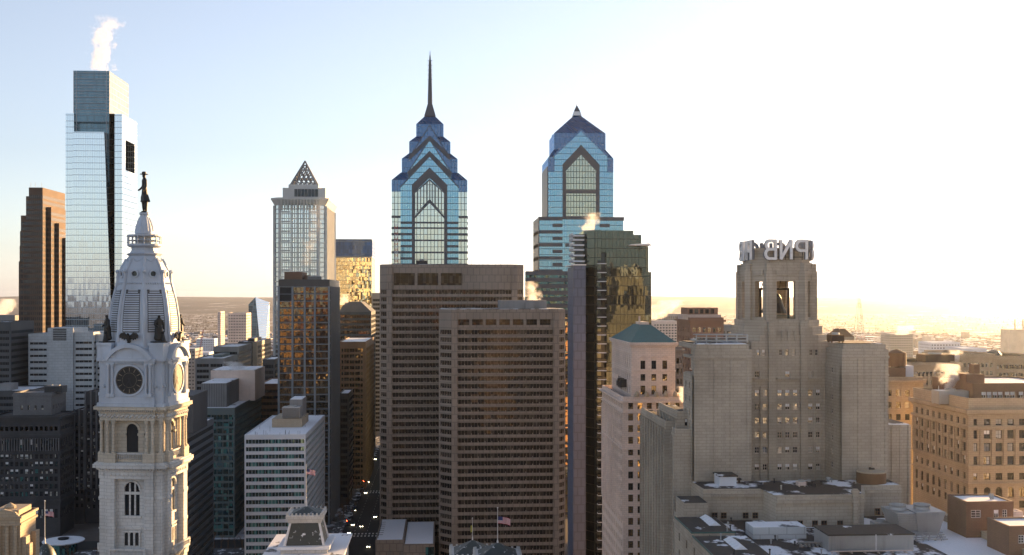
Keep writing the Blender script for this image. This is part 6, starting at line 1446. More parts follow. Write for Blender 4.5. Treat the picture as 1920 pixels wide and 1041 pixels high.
# clutter on the near roofs: railings, pipe runs, vents, conduit
rr_ = random.Random(21)
q = thing('roof_railing', "thin pipe railing along the near roof's long wall", 'railing', (xl+1, 200, zn)); m = MB()
for i in range(30): m.tube((xl+1.0, 262-i*2.6, zn+.05), (xl+1.0, 262-i*2.6, zn+1.9), .04, .04, 5)
for z in (1.35, 1.9): m.tube((xl+1.0, 262, zn+z), (xl+1.0, 184, zn+z), .035, .035, 5)
m.build('rail', M['iron'], q)
lbs = ["short galvanised duct elbow on the near roof's snow, close to the parapet box", "row of thin conduits across the near roof below the setback wall", "pale pipe run beside the long plant house", "rusty pipe run at the foot of the cooling tower"]
for lb, pa, pb, y0, mt, hh in zip(lbs, (1500, 1440, 1560, 1650), (1545, 1530, 1712, 1700), (226, 242, 219.5, 233), ('galv', 'iron', 'terracotta', 'rust'), (1.1, .5, .6, .8)):
    a, c = X(pa, y0), X(pb, y0); q = thing('pipe_run', lb, 'pipework', ((a+c)/2, y0, zn)); m = MB()
    for k in range(3): m.tube((a, y0+k*.5, zn+hh*(1-.2*k)), (c, y0+k*.5, zn+hh*(1-.2*k)), .13, .13, 6)
    for k in range(6): xx = a+(c-a)*(k+.5)/6; m.box(xx-.08, xx+.08, y0-.1, y0+1.2, zn+.05, zn+hh*.55)
    m.tube((a, y0, zn), (a, y0, zn+hh), .13, .13, 6); m.build('pipe', M[mt], q)
for i in range(22):
    px, y0 = rr_.uniform(1300, 1720), rr_.uniform(205, 246); xx = X(px, y0)
    q = thing('roof_vent', "small grey vent pipe among the snow patches of the near roof", 'vent', (xx, y0, zn), 'small vent pipes on the near roof'); h = rr_.uniform(.5, 1.3); zb_ = zn + (2.2 if (1297 < px < 1378 and 231 < y0 < 248) or (1345 < px < 1455 and 208 < y0 < 229) else 0)
    m = MB(); m.tube((xx, y0, zb_), (xx, y0, zb_+h), .14, .14, 6); m.lathe([(.26, zb_+h), (.24, zb_+h+.15), (.02, zb_+h+.28)], xx, y0, 8); m.build('cowl', M[rr_.choice(('galv','iron'))], q)
for i in range(16):
    px, y0 = rr_.uniform(1335, 1680), rr_.uniform(249, 263); xx = X(px, y0)
    if y0 < 257.5 and not 1460 < px < 1615: continue
    q = thing('roof_vent', "small vent pipe on the upper patched roof below the lettered tower", 'vent', (xx, y0, zr1), 'small vent pipes on the upper roof'); h = rr_.uniform(.4, 1.0)
    m = MB(); m.tube((xx, y0, zr1), (xx, y0, zr1+h), .13, .13, 6); m.lathe([(.24, zr1+h), (.2, zr1+h+.15), (.02, zr1+h+.25)], xx, y0, 8); m.build('cowl', M[rr_.choice(('galv','iron'))], q)
# ---------------------------------------------------------------- warm stone block at the far right
Y = 300.0; r = T('stone_block', "warm buff stone block with cornice, arcade and rows of paired windows", 1830, Y, cat='office block')
x0, x1 = X(1816, Y), X(1990, Y); yb = back(1816, 1712, Y); zz = lambda py: Z(1830, py, Y); zt = zz(768)
rows = [(zz(t+h), zz(t)) for t, h in ((902+38, 14), (914, 20), (887.5, 13), (856, 16), (831, 16), (807, 16), (786, 12))]
cs = [(X(p_, Y)-x0-w_/2, X(p_, Y)-x0+w_/2) for p_, w_ in ((1829, 1.1), (1851, 1.9), (1873, 1.9), (1895, 1.9), (1917, 1.9), (1939, 1.9), (1961, 1.9))]
masonry(r, x0, x1, Y, yb, 0, zt, M['buff'], (cs, rows), left=(cols_even(yb-Y, 9, 1.5, .6), rows), cornices=[(zz(775), zt+.05, 1.1), (zz(780), zz(776), .5), (zz(804), zz(799), .5), (zz(876), zz(873), .45), (zz(909), zz(906), .35)], arch_rows=(1,), parapet=3.2, roof='snow', gls=[M['g_dark'], M['g_room']], depth=.45, bars=(1, 1), limit=100)
m = MB()
for i in range(46): xx = x0-.6 + (x1-x0)*i/45; m.box(xx-.15, xx+.15, Y-.75, Y-.3, zz(777.5), zz(775)-.02)
for i in range(40): yy = Y + (yb-Y)*i/39; m.box(x0-.75, x0-.3, yy-.15, yy+.15, zz(777.5), zz(775)-.02)
m.build('dentil', M['buff'], r)
m = MB()
for p_, _w in ((1840, 0), (1862, 0), (1884, 0), (1906, 0), (1928, 0), (1950, 0)): a = X(p_, Y); m.box(a-.5, a+.5, Y-.35, Y-.02, zz(872), zz(806))
for i in range(10): yy = Y+.6 + (yb-Y-1.2)*i/9; m.box(x0-.35, x0-.02, yy-.45, yy+.45, zz(872), zz(806))
m.build('pilaster', M['buff'], r)
pa, pc = X(1824, Y+10), X(1990, Y+10); zp = Z(1850, 722, Y+10)
_left.pop(r.name, None)
masonry(r, pa, pc, Y+10, yb, zt, zp, M['brick_brown'], ([(X(p_, Y+10)-pa-.75, X(p_, Y+10)-pa+.75) for p_ in (1845, 1855, 1866, 1876, 1889, 1899, 1915, 1925)], [(Z(1850, 747, Y+10), Z(1850, 735, Y+10))]), left=(cols_even(yb-Y-10, 4, 1.3, 1), [(Z(1850, 747, Y+10), Z(1850, 735, Y+10))]), roof='snow', parapet=.5, frame=M['white_paint'], gls=[M['g_room']], blind=1, limit=30)
part_box(r, 'chimney_block', M['brick_brown'], X(1812, Y+14), X(1846, Y+14), Y+14, Y+22, zt, Z(1830, 702, Y+14))
part_box(r, 'chimney', M['brick_brown'], X(1826, Y+16), X(1837, Y+16), Y+16, Y+19, Z(1830, 702, Y+14), Z(1830, 684, Y+14))
a = P(1786, 752, Y+14); roof_unit("jumble of pale ducts on the warm stone block's roof by bright steam", a.x-5, a.x+4, Y+12, Y+17, zt+.1, zt+4.2, M['galv'], louver=False)
# ---------------------------------------------------------------- blocks behind, towards the sun
def bands(name, label, pa, pb, Y, py, wall, gl, D=30, fh=3.8, wh=2.0, cat='office block', **kw):
    r = T(name, label, (pa+pb)/2, Y, cat=cat); ribbon(r, rect(X(pa, Y), X(pb, Y), Y, Y+D), 0, Z(pa, py, Y), fh, wh, M[wall], M[gl], **{**dict(top=4, mull=2, corner=1.5, pier=4.2, pierw=1.6), **kw}); return r
def punched(name, label, pa, pb, Y, top, wall, n, D=30, fh=3.9, w_=1.5, cat='apartment block', left=0, cor=True, roof='snow', lim=60):
    r = T(name, label, (pa+pb)/2, Y, cat=cat); x0, x1 = X(pa, Y), X(pb, Y); zt = Z(pa, top, Y)
    k = int(min(zt-6, 70)/fh); rows = [(zt-5.2-fh*i, zt-3.2-fh*i) for i in range(k)][::-1]
    masonry(r, x0, x1, Y, Y+D, 0, zt, M[wall], (cols_even(x1-x0, n, w_, .8), rows), left=(cols_even(D, left, w_, .8), rows) if left else None, cornices=[(zt-.8, zt+.05, .8)] if cor else (), roof=roof, depth=.35, limit=lim); return r, zt
q, zt = punched('apartment_tower', "red brick apartment tower with pale trim and a stepped pale crown", 1294, 1357, 450, 600, 'brick_red', 6, 26, left=5, cat='apartment tower', lim=90)
part_box(q, 'crown', M['terracotta'], X(1288, 454), X(1352, 454), 454, 472, zt, Z(1320, 590, 454)); part_box(q, 'penthouse', M['brick_red'], X(1290, 456), X(1346, 456), 456, 470, Z(1320, 590, 454), Z(1320, 577, 456))
m = MB()
for i in range(5): a = X(1296+i*10, 455.5); m.box(a-.7, a+.7, 455.7, 455.95, Z(1320, 588, 455), Z(1320, 580, 455))
m.build('window', M['g_dark'], q)
for i in range(7):
    m = MB(); x0 = X(1294, 450); x1 = X(1357, 450); z = zt-9-i*11.7; m.box(x0-.3, x1+.3, 449.6, 449.98, z, z+.7); m.build('trim', M['terracotta'], q)
punched('stone_block', "narrow grey stone building behind the cream tower's corner", 1262, 1280, 400, 655, 'grey_stone', 4, 20, cat='office block')
q, zt = punched('brick_block', "brown block with a dark roof tank beside the lettered tower", 1655, 1731, 345, 713, 'buff', 4, 30, cat='office block')
m = MB(); part_box(q, 'stair_tower', M['brick_brown'], X(1664, 350), X(1698, 350), 350, 360, zt, Z(1680, 690, 350))
part_box(q, 'lift_house', M['white_band'], X(1698, 351)+.1, X(1713, 351), 351, 358, zt, Z(1700, 686, 351))
wt = thing('water_tank', "dark wooden water tank on the brown block behind the lettered tower", 'tank', (X(1681, 354), 354, Z(1680, 690, 350))); m = MB(); zb = Z(1680, 690, 350); m.lathe([(3.1, zb+.3), (3.1, zb+4.6), (3.2, zb+4.7), (.2, zb+6.0)], X(1681, 354), 354, 18); m.build('body', M['rust'], wt)
m = MB()
for sx in (-2, 2): m.box(X(1681, 354)+sx-.15, X(1681, 354)+sx+.15, 353, 353.3, zb, zb+.35)
m.build('leg', M['iron'], wt)
q, zt = punched('stone_block', "hazy buff block with tall pilasters behind the bright steam", 1711, 1802, 480, 684, 'buff', 12, 40, left=8, cat='office block')
m = MB()
for i in range(13): xx = X(1711, 480) + (X(1802, 480)-X(1711, 480))*i/12; m.box(xx-.5, xx+.5, 479.5, 479.98, 30, zt-4)
m.build('pilaster', M['buff'], q)
roof_unit("rusty plant box along the hazy pilastered block's roof", X(1735, 490), X(1790, 490), 490, 500, zt+.1, zt+4, M['rust'])
punched('stone_block', "wide hazy block with many small windows at the sunny edge", 1866, 1960, 520, 672, 'buff', 16, 40, cat='office block'); punched('stone_block', "tall plain buff block in front of the wide hazy one", 1802, 1866, 505, 668, 'buff', 7, 40, left=6, cat='office block')
for i, (px, top, s_) in enumerate(((1872, 657, 5), (1838, 660, 6))):
    a = P(px, top, 540); q = thing('rooftop_dome', ("hazy small dome on a drum above the wide sunny block", "pale square lantern above the tall plain buff block")[i], 'rooftop lantern', (a.x, 540, a.z-9)); m = MB(); m.box(a.x-s_, a.x+s_, 540, 550, a.z-30, a.z-4); m.build('drum', M['buff'], q); m = MB(); m.lathe([(s_*.8, a.z-4), (s_*.75, a.z-2.2), (s_*.5, a.z-.7), (.3, a.z)], a.x, 545, 16 if i == 0 else 4, R_(45)); m.build('dome', M['slate'], q)
bands('office_block', "pale hazy slab beyond the red brick tower", 1225, 1275, 1500, 603, 'terracotta', 'g_dark', 40, cat='office block')
bands('office_block', "second pale hazy slab behind the first, towards the river", 1240, 1282, 2100, 590, 'concrete', 'g_dark', 40)
bands('apartment_block', "low hazy apartment row peeping beside the red brick tower", 1352, 1388, 900, 612, 'concrete', 'g_dark', 30, cat='apartment block')
q = T('roof_house', "hazy building with a dark truncated hip roof behind the lettered tower", 1586, 700, cat='building'); m = MB(); x0, x1 = X(1568, 700), X(1602, 700); m.box(x0, x1, 700, 720, 0, Z(1586, 632, 700)); m.build('wall', M['buff'], q); m = MB(); m.loft(rect(x0, x1, 700, 720), Z(1586, 632, 700), rect(x0+4.5, x1-4, 706, 714), Z(1586, 617, 700)); m.build('hip_roof', M['rust'], q)
# lattice mast in the haze
q = T('radio_mast', "hazy red and white lattice radio mast beyond the lettered tower", 1611, 1200, cat='mast'); a = P(1611, 547, 1200); m = MB(); zb, zt_ = Z(1611, 640, 1200), a.z
def wd(t): return 4.6*(1-t)+.5
N = 18
for i in range(N):
    t0, t1 = i/N, (i+1)/N; z0, z1 = zb+(zt_-zb)*t0, zb+(zt_-zb)*t1; w0, w1 = wd(t0), wd(t1); k = (i//2) % 2
    for sx, sy in ((-1,-1),(1,-1),(1,1),(-1,1)): m.tube((a.x+sx*w0, 1200+sy*w0, z0), (a.x+sx*w1, 1200+sy*w1, z1), .17, .17, 4, k)
    m.tube((a.x-w0, 1200-w0, z0), (a.x+w1, 1200-w1, z1), .12, .12, 4, k); m.tube((a.x+w0, 1200-w0, z0), (a.x-w1, 1200-w1, z1), .12, .12, 4, k)
m.tube((a.x, 1200, zt_), (a.x, 1200, zt_+6), .2, .1, 4); m.build('lattice', [M['steel_red'], M['white_paint']], q)
m = MB(); m.box(X(1600, 1198), X(1624, 1198), 1190, 1212, 0, zb+.5); m.build('base_building', M['concrete'], q)
q = T('power_station', "hazy boxy plant with two slim chimneys near the sunny horizon", 1904, 1800, cat='power station'); m = MB(); m.box(X(1893, 1800), X(1930, 1800), 1800, 1830, 0, Z(1900, 618, 1800)); m.build('wall', M['concrete'], q)
for px in (1903, 1918): m = MB(); a = X(px, 1810); m.tube((a, 1810, 0), (a, 1810, Z(px, 599, 1810)), 1.8, 1.3, 10); m.build('chimney', M['concrete'], q)
# ornate gable lit by the sun at the near left edge
Y = 215.0; q = T('ornate_turret', "ornate granite gable and buttress glowing orange at the bottom corner", 20, Y, cat='building')
x1 = X(38, Y); m = MB(); zq2 = lambda py: Z(20, py, Y)
m.box(x1-6, x1, Y, Y+8, 30, zq2(968)); m.box(x1-5.2, x1-.5, Y+.6, Y+7, zq2(968), zq2(958)); m.box(x1+.01, x1+.9, Y+.5, Y+2.5, 30, zq2(1008)); m.box(x1+.01, x1+.9, Y+5.5, Y+7.5, 30, zq2(1008)); m.box(x1+.91, x1+1.5, Y+.7, Y+2.3, 30, zq2(1022))
m.box(x1-6.3, x1+.3, Y-.3, Y+8.3, zq2(985), zq2(981)); m.box(x1-6.3, x1+.4, Y-.4, Y+8.4, zq2(972), zq2(968)); m.build('wall', M['buff'], q)
m = MB()
for k in range(4): m.lathe([(.38, zq2(1041)-4), (.34, zq2(988)), (.5, zq2(985))], x1-.8-k*1.5, Y-.35, 10)
m.lathe([(1.0, zq2(958)), (1.1, zq2(955)), (.6, zq2(951)), (.1, zq2(948))], x1-3, Y+3, 12); m.build('column', M['buff'], q)
m = MB(); m.arch_prism([(x1-6, zq2(968)), (x1-.2, zq2(968)), (x1-.9, zq2(960)), (x1-3, zq2(955)), (x1-5.2, zq2(960))], 'y', Y-.2, Y+.4); m.build('gable', M['buff'], q)
# ================================================================ LOW CITY, STREET LIFE, STEAM, AIR
rnd = random.Random(11)
HC = [stone("house_brick", (.16,.09,.07), streak=.1, var=.3), stone("house_tan", (.24,.19,.15), streak=.1, var=.3), stone("house_pale", (.42,.38,.34), streak=.1, var=.2), stone("house_grey", (.15,.15,.16), streak=.1, var=.3)]
HR_ = [snowroof("house_roof", (.08,.075,.075), .5, .08), snowroof("house_roof_white", (.2,.2,.2), .75, .08)]
LANES = [(328, 466), (1224, 1384), (1545, 1640), (1668, 1918), (2, 28)]     # where the low city shows between the towers
def vis(x, y):
    t = y*_c + x*_s; u = (x*_c - y*_s)/t; px = 960 + u*FPX; py = HOR + CAMZ/t*FPX
    return px, py, t
named = [(X(366,820)-2, X(510,960)+40, 800, 1120), (X(1870,520)-60, 260, 470, 600)]
sites = []
for k in range(60000):
    az = R_(rnd.uniform(-29, 33)); d = 900*(8.3**rnd.random())
    x, y = math.sin(az)*d, math.cos(az)*d
    if -70 < x < -12 and y < 2600: continue
    px, py, t = vis(x, y)
    if any(a < x < b and c < y < e for a, b, c, e in named): continue
    if 500 < px < 1225 and y < 2500: continue
    if y < 1000 and not (px < 30 or 330 < px < 470 or px > 1225): continue
    sites.append((d, x, y, px))
sites.sort(); lane = [s for s in sites if any(a < s[3] < b for a, b in LANES)]
sites = [s for i, s in enumerate(sites) if i % 2 == 0 or s[0] > 3000]
# houses and small blocks near enough to count: objects of their own
kinds = []
for i, (w, d, h) in enumerate(((11, 16, 8), (16, 22, 10), (9, 30, 9), (26, 20, 13), (20, 34, 16))):
    m = MB(); m.box(-w/2, w/2, -d/2, d/2, 0, h); n = max(2, int(w/3))
    for st in range(int(h/3.6)):
        for q in range(n): xx = -w/2 + w*(q+.5)/n; m.box(xx-.55, xx+.55, -d/2-.06, -d/2-.01, 1.2+3.5*st, 2.9+3.5*st, 1)
        for q in range(int(d/4)): yy = -d/2 + d*(q+.5)/int(d/4); m.box(w/2+.01, w/2+.06, yy-.55, yy+.55, 1.2+3.5*st, 2.9+3.5*st, 1); m.box(-w/2-.06, -w/2-.01, yy-.55, yy+.55, 1.2+3.5*st, 2.9+3.5*st, 1)
    walls = [m.mesh('wall', [HC[c], M['g_dark']]) for c in range(4)]
    r_ = MB(); r_.box(-w/2-.2, w/2+.2, -d/2-.2, d/2+.2, h, h+.5)
    if i in (0, 2): r_.arch_prism([(-w/2, h+.5), (w/2, h+.5), (0, h+.5+w*.3)], 'y', -d/2, d/2)
    else: r_.box(-w*.2, w*.15, -d*.1, d*.25, h+.5, h+2.8)
    kinds.append((walls, r_.mesh('roof', HR_[i % 2])))
chosen = []; used = []
for s in lane:
    if len(chosen) >= 250: break
    if all((s[1]-o[1])**2 + (s[2]-o[2])**2 > 20**2 for o in chosen): chosen.append(s)
ch_set = set(chosen)
wallname = ('red brick', 'tan', 'pale', 'dark grey')
for s in chosen:
    k = rnd.randrange(5); c = rnd.choice((0, 0, 1, 2, 3)); right = s[3] > 960
    o = thing('house' if k in (0, 2) else 'low_block', f"{wallname[c]} low building among snowy roofs in the {'sunny haze past the lettered tower' if right else 'plain past the clock tower'}", 'house', (s[1], s[2], 0), f"{wallname[c]} low buildings, {'sunny' if right else 'shaded'} side")
    o.rotation_euler.z = rnd.choice((0, 0, 0, .3)) ; WL[o.name] = Vector()
    for nm, me in (('wall', kinds[k][0][c]), ('roof', kinds[k][1])):
        q = bpy.data.objects.new(nm, me); COL.objects.link(q); q.parent = o
m = MB(); m2 = MB(); cnt = 0
for s in sites:
    if s in ch_set or cnt > 17000: continue
    if s[0] < 2600 and any((s[1]-o[1])**2 + (s[2]-o[2])**2 < 26**2 for o in chosen): continue
    cnt += 1; sc = 1 + max(0, (s[0]-2500)/5200)
    w, d = rnd.uniform(4, 9)*sc, rnd.uniform(5, 14)*sc; h = rnd.uniform(5, 11)*(1 + .25*sc*(rnd.random()**4))
    if rnd.random() < .03: w, d = w*3, d*2.2; h *= rnd.uniform(.8, 1.6)
    if rnd.random() < .012 : h *= 2.6
    x, y = s[1], s[2]; c = rnd.choice((0, 0, 1, 1, 2, 3))
    m.box(x-w, x+w, y-d, y+d, 0, h, c, bottom=False)
    m.box(x-w+.2, x+w-.2, y-d+.2, y+d-.2, h+.02, h+.5, 4 if rnd.random() < .45 else 5, bottom=False)
    if rnd.random() < .3: m.box(x-w*.3, x+w*.2, y, y+d*.4, h+.52, h+3.5, c, bottom=False)
tag(m.build('distant_houses', HC + HR_, fix=False), kind='stuff')
# bare winter trees between them
def twig_mat(): 
    return plain("bare_twigs", (.085,.06,.045), .9)
m = MB()
for k in range(24000):
    az = R_(rnd.uniform(-29, 33)); d = 1000*(7.5**rnd.random()); x, y = math.sin(az)*d, math.cos(az)*d
    px, py, t = vis(x, y)
    if (500 < px < 1225) or (-70 < x < -12): continue
    if any(a < x < b and c < y < e for a, b, c, e in named): continue
    sc = 1 + max(0, (d-2500)/9000); r = rnd.uniform(2.2, 4.2)*sc; h = rnd.uniform(6, 12)
    for q in range(7):
        a = rnd.uniform(0, 6.28); e = rnd.uniform(.3, 1); p = Vector((x + r*math.cos(a)*rnd.random(), y + r*math.sin(a)*rnd.random(), h*rnd.uniform(.45, .95)))
        u = Vector((rnd.uniform(-1,1), rnd.uniform(-1,1), rnd.uniform(-1,1)))*r*.75; v = Vector((rnd.uniform(-1,1), rnd.uniform(-1,1), rnd.uniform(-.6,1)))*r*.75
        m.face([p-u*.3, p+v*.55, p+u*.3, p-v*.55])
    m.face([(x-.25, y, 0), (x+.25, y, 0), (x, y, h)])
tag(m.build('distant_trees', twig_mat(), fix=False), kind='stuff')
# a few mid-size blocks that stand out of the plain
Q = [("stepped tan apartment house out on the plain beside the faceted mirror tower", 427, 462, 1650, 588, 'terracotta', 'office_block'), ("lone tan slab farther out on the plain near the red crane's tip", 408, 414, 2300, 585, 'terracotta', 'apartment_block'),
     ("long white flat shed on the plain under the red crane", 352, 392, 1500, 662, 'white_band', 'warehouse'), ("second white shed with snowy roof deeper in the plain", 368, 402, 2500, 636, 'white_band', 'warehouse'), ("small grey block at the crane's foot", 332, 366, 1300, 655, 'concrete', 'office_block'),
     ("broad tan block in the haze left of the radio mast", 1545, 1580, 1300, 640, 'buff', 'warehouse'), ("pale shed with bright snowy roof under the drifting steam", 1668, 1712, 1900, 627, 'concrete', 'warehouse'), ("long hazy warehouse at the sunlit side of the plain", 1745, 1800, 1500, 643, 'white_band', 'warehouse'), ("white tiered building in the sunny haze", 1808, 1850, 1000, 655, 'white_band', 'office_block')]
for lb, pa, pb, Y, top, wm, nm in Q: bands(nm, lb, pa, pb, Y, top, wm, 'g_dark', 40, fh=4.2, wh=1.6, top=2.5, roof='snow_full', cat='building')
# red crane
q = T('crane', "thin red lattice crane jib standing up from the plain", 377, 860, cat='crane'); a, b = P(372, 676, 860), P(381, 618, 860); m = MB()
for sx in (-.5, .5): m.tube(a + Vector((sx,0,0)), b + Vector((sx*.5,0,0)), .16, .12, 5)
for i in range(14):
    p0 = a.lerp(b, i/14); p1 = a.lerp(b, (i+1)/14); m.tube(p0 + Vector((-.5,0,0)), p1 + Vector((.5,0,0)), .1, .1, 4)
m.build('jib', M['steel_red'], q); m = MB(); m.box(a.x-2.5, a.x+2.5, 858, 863, 0, 2.6); m.tube((a.x, 860, 2.4), a, .9, .7, 6); m.build('base', M['steel_red'], q)
# ---- cars
CB = [plain("car_paint_"+n, c, .3, .2) for n, c in (('black', (.015,.015,.018)), ('silver', (.4,.4,.42)), ('white', (.7,.7,.7)), ('dark_red', (.12,.015,.015)), ('blue', (.03,.05,.12)))]
HLM = plain("headlight", (.8,.8,.7), .3, emit=((1.0,.85,.55), 10)); TLM = plain("tail_light", (.4,.02,.02), .3, emit=((1,.05,.02), 3))
m = MB(); m.arch_prism([(-2.2,.35),(2.2,.35),(2.25,.75),(2.1,.95),(-2.1,.98),(-2.25,.7)], 'x', -.9, .9); cb = []
for c in CB: cb.append(m.mesh('body', c, fix=True))
m = MB(); m.arch_prism([(-1.6,.96),(1.05,.96),(.45,1.45),(-1.1,1.45)], 'x', -.78, .78); cabin = m.mesh('cabin', M['g_dark'])
m = MB(); m.lathe([(.02,-.11),(.33,-.11),(.33,.11),(.02,.11)], 0, 0, 12); m.v = [(c, a, b) for a, b, c in m.v]; wheel = m.mesh('wheel', M['iron'])
m = MB(); m.box(-.2,.2,-.05,.05,-.1,.1); hl = m.mesh('headlight', HLM); tl = m.mesh('tail_light', TLM)
def car(x, y, toward, c, label, lights=True):
    r_ = thing('parked_car' if not lights else 'car', label, 'car', (x, y, .006 if abs(x+42) < 14.5 else .15), 'cars on the avenue'); r_.rotation_euler.z = math.pi if toward else 0
    def add(nm, me, loc): o = bpy.data.objects.new(nm, me); COL.objects.link(o); o.parent = r_; o.location = loc
    add('body', cb[c], (0,0,0)); add('cabin', cabin, (0,0,0))
    for sx in (-.82,.82):
        for sy in (-1.35,1.35): add('wheel', wheel, (sx, sy, .33))
        add('headlight', hl if lights else cabinlamp, (sx*.75, 2.24, .68)); add('tail_light', tl if lights else cabinlamp, (sx*.75, -2.24, .72))
m = MB(); m.box(-.2,.2,-.05,.05,-.1,.1); cabinlamp = m.mesh('lamp', M['alu'])
def atg(px, py): t = CAMZ*FPX/(py-HOR); u = (px-960)/FPX; return t*(_s+_c*u), t*(_c-_s*u)
spots = [(686, 925, 4, "black"), (658, 958, 0, ""), (704, 970, 0, ""), (662, 985, 1, ""), (678, 988, 3, ""), (655, 1000, 0, ""), (690, 905, 1, ""), (699, 862, 2, ""), (694, 830, 0, ""), (701, 800, 3, ""), (703, 778, 1, ""), (691, 1026, 0, "")]
names = ["blue car with lit headlights driving up mid-avenue", "dark car with lit headlights by the snowy kerb", "dark car with headlights close to the brown tower's foot", "silver car with headlights just before the crossing", "dark red car with headlights at the crossing", "black car nearest the striped block's corner", "silver car farther along the avenue", "white car beyond the silver one on the avenue", "black car deep in the avenue", "dark red car deep in the avenue's shade", "silver car farthest along the avenue", "black car waiting near the podium corner"]
cols_ = [4, 0, 0, 1, 3, 0, 1, 2, 0, 3, 1, 0]
for (px, py, c, _n), lb, cc in zip(spots, names, cols_):
    x, y = atg(px, py); car(max(XS0+2, min(XS1-2, x)), y, True, cc, lb)
for i in range(16):
    car(XS0+1.3, 640+i*13, i % 3 == 0, i % 5, "snowy parked car in the row along the avenue's shaded kerb", False)
# traffic lights, street lamps, bare street trees
def post(x, y, label, arm, red):
    q = thing('traffic_light', label, 'traffic light', (x, y, .15), 'traffic lights at the crossing'); m = MB(); m.tube((x,y,.15),(x,y,6.4),.12,.09,8); m.tube((x,y,6.2),(x+arm,y,6.4),.08,.06,6); m.build('pole', M['iron'], q)
    m = MB(); m.box(x+arm-.2, x+arm+.2, y-.15, y+.15, 5.3, 6.4); m.build('signal_head', M['iron'], q)
    m = MB(); m.lathe([(.16, 0), (.12, .06), (.01, .08)], 0, 0, 10); m.v = [(a + x+arm, y-.16-c, 6.1+b) for a, b, c in m.v]; m.build('lamp', TLM2, q)
TLM2 = plain("red_signal", (.5,.02,.01), .3, emit=((1,.06,.02), 15))
post(XS0-1.5, 622, "traffic light with red lamp at the crossing's snowy kerb", 4, True); post(XS0-1.5, 754, "red traffic light at the farther crossing", 4, True); post(XS1+1.5, 622, "red traffic light at the podium corner", -4, True)
lampm = MB(); lampm.tube((0,0,0),(0,0,7.5),.1,.07,8); lampm.tube((0,0,7.4),(1.6,0,7.8),.06,.05,6); lpm = lampm.mesh('pole', M['iron']); m = MB(); m.box(1.2,2.0,-.18,.18,7.68,7.86); lhm = m.mesh('lamp_head', M['galv'])
for i in range(14):
    side_ = i % 2; q = thing('street_lamp', "slim iron street lamp in the row down the avenue", 'street lamp', ((XS0-1.0, XS1+1.0)[side_], 632+i*24, .15), 'street lamps along the avenue')
    q.rotation_euler.z = 0 if side_ == 0 else math.pi
    for nm, me in (('pole', lpm), ('lamp_head', lhm)): o = bpy.data.objects.new(nm, me); COL.objects.link(o); o.parent = q
tm = MB(); rt = random.Random(3); tm.tube((0,0,0),(0,0,3),.2,.14,6); tr = tm.mesh('trunk', M['rust'])
tm = MB()
def branch(p, d, L, r, n):
    e = p + d*L; tm.tube(p, e, r, r*.6, 4)
    if n:
        for _ in range(3): branch(e, (d + Vector((rt.uniform(-.8,.8), rt.uniform(-.8,.8), rt.uniform(-.1,.5)))).normalized(), L*.72, r*.55, n-1)
for _ in range(4): branch(Vector((0,0,2.6)), Vector((rt.uniform(-.6,.6), rt.uniform(-.6,.6), 1)).normalized(), 2.0, .09, 3)
cr = tm.mesh('crown', M['rust'])
tspots = [(XS0-2.6, 640+i*19) for i in range(14)] + [(X(95+i*17, 548)+0, 546+ (i*37) % 22) for i in range(6)] + [(X(380+i*14, 575), 572+(i*13) % 14) for i in range(6)]
for i, (x, y) in enumerate(tspots):
    lb, gp = ("bare young street tree in the row along the avenue", 'bare trees along the avenue') if i < 14 else (("leafless tree around the round pavilion", 'bare trees in the square') if i < 20 else ("leafless tree in the small plaza under the green block", 'bare trees under the green block'))
    q = thing('bare_tree', lb, 'tree', (x, y, .15 if i < 14 else 0), gp); q.rotation_euler.z = i*1.3; q.scale = (1+.2*math.sin(i),)*3
    for nm, me in (('trunk', tr), ('crown', cr)): o = bpy.data.objects.new(nm, me); COL.objects.link(o); o.parent = q
for i in range(3):
    x, y = atg(696-i*4, 1000+i*13); flag(("first red flag in the row at the podium corner, nearest the road", "middle red flag of the row at the podium corner", "last red flag of the row at the podium corner")[i], (XS1+.8, 606+i*6, .15), 8, 7.5, (-.6, -.2), 'usa', (1.8, 3.0), 'flags at the podium corner', .09)
# plaza snow below the dark buildings
m = MB(); m.box(-300, XS0-8, 540, 584, .0, .12); tag(m.build('plaza', pave), kind='structure')
# ---- unseen blocks added behind the viewpoint to give window glass gold reflections
bw = [M['terracotta'], M['buff'], M['brick_brown'], M['concrete']]
for i, (x0, x1, y0, h) in enumerate([(-420,-330,-330,95),(-310,-215,-260,118),(-200,-120,-340,128),(-105,-50,-250,112),(-22,40,-330,122),(55,120,-250,112),(130,200,-330,92),(215,300,-270,85),(320,400,-330,80),(-560,-440,-420,80),(40,200,-70,118)]):  # last block is pale, added to bounce warm light onto the fronts
    q = thing('office_block', "sunlit stone office block in the street behind the viewpoint", 'office block', ((x0+x1)/2, y0, 0), 'blocks behind the viewpoint')
    ribbon(q, rect(x0, x1, y0-50, y0), 0, h, 4.2, 2.0, bw[i % 4] if i < 10 else M['white_band'], M['g_bronze'], top=4, mull=4, bars=False, parapet=0, pier=6, pierw=1.8)
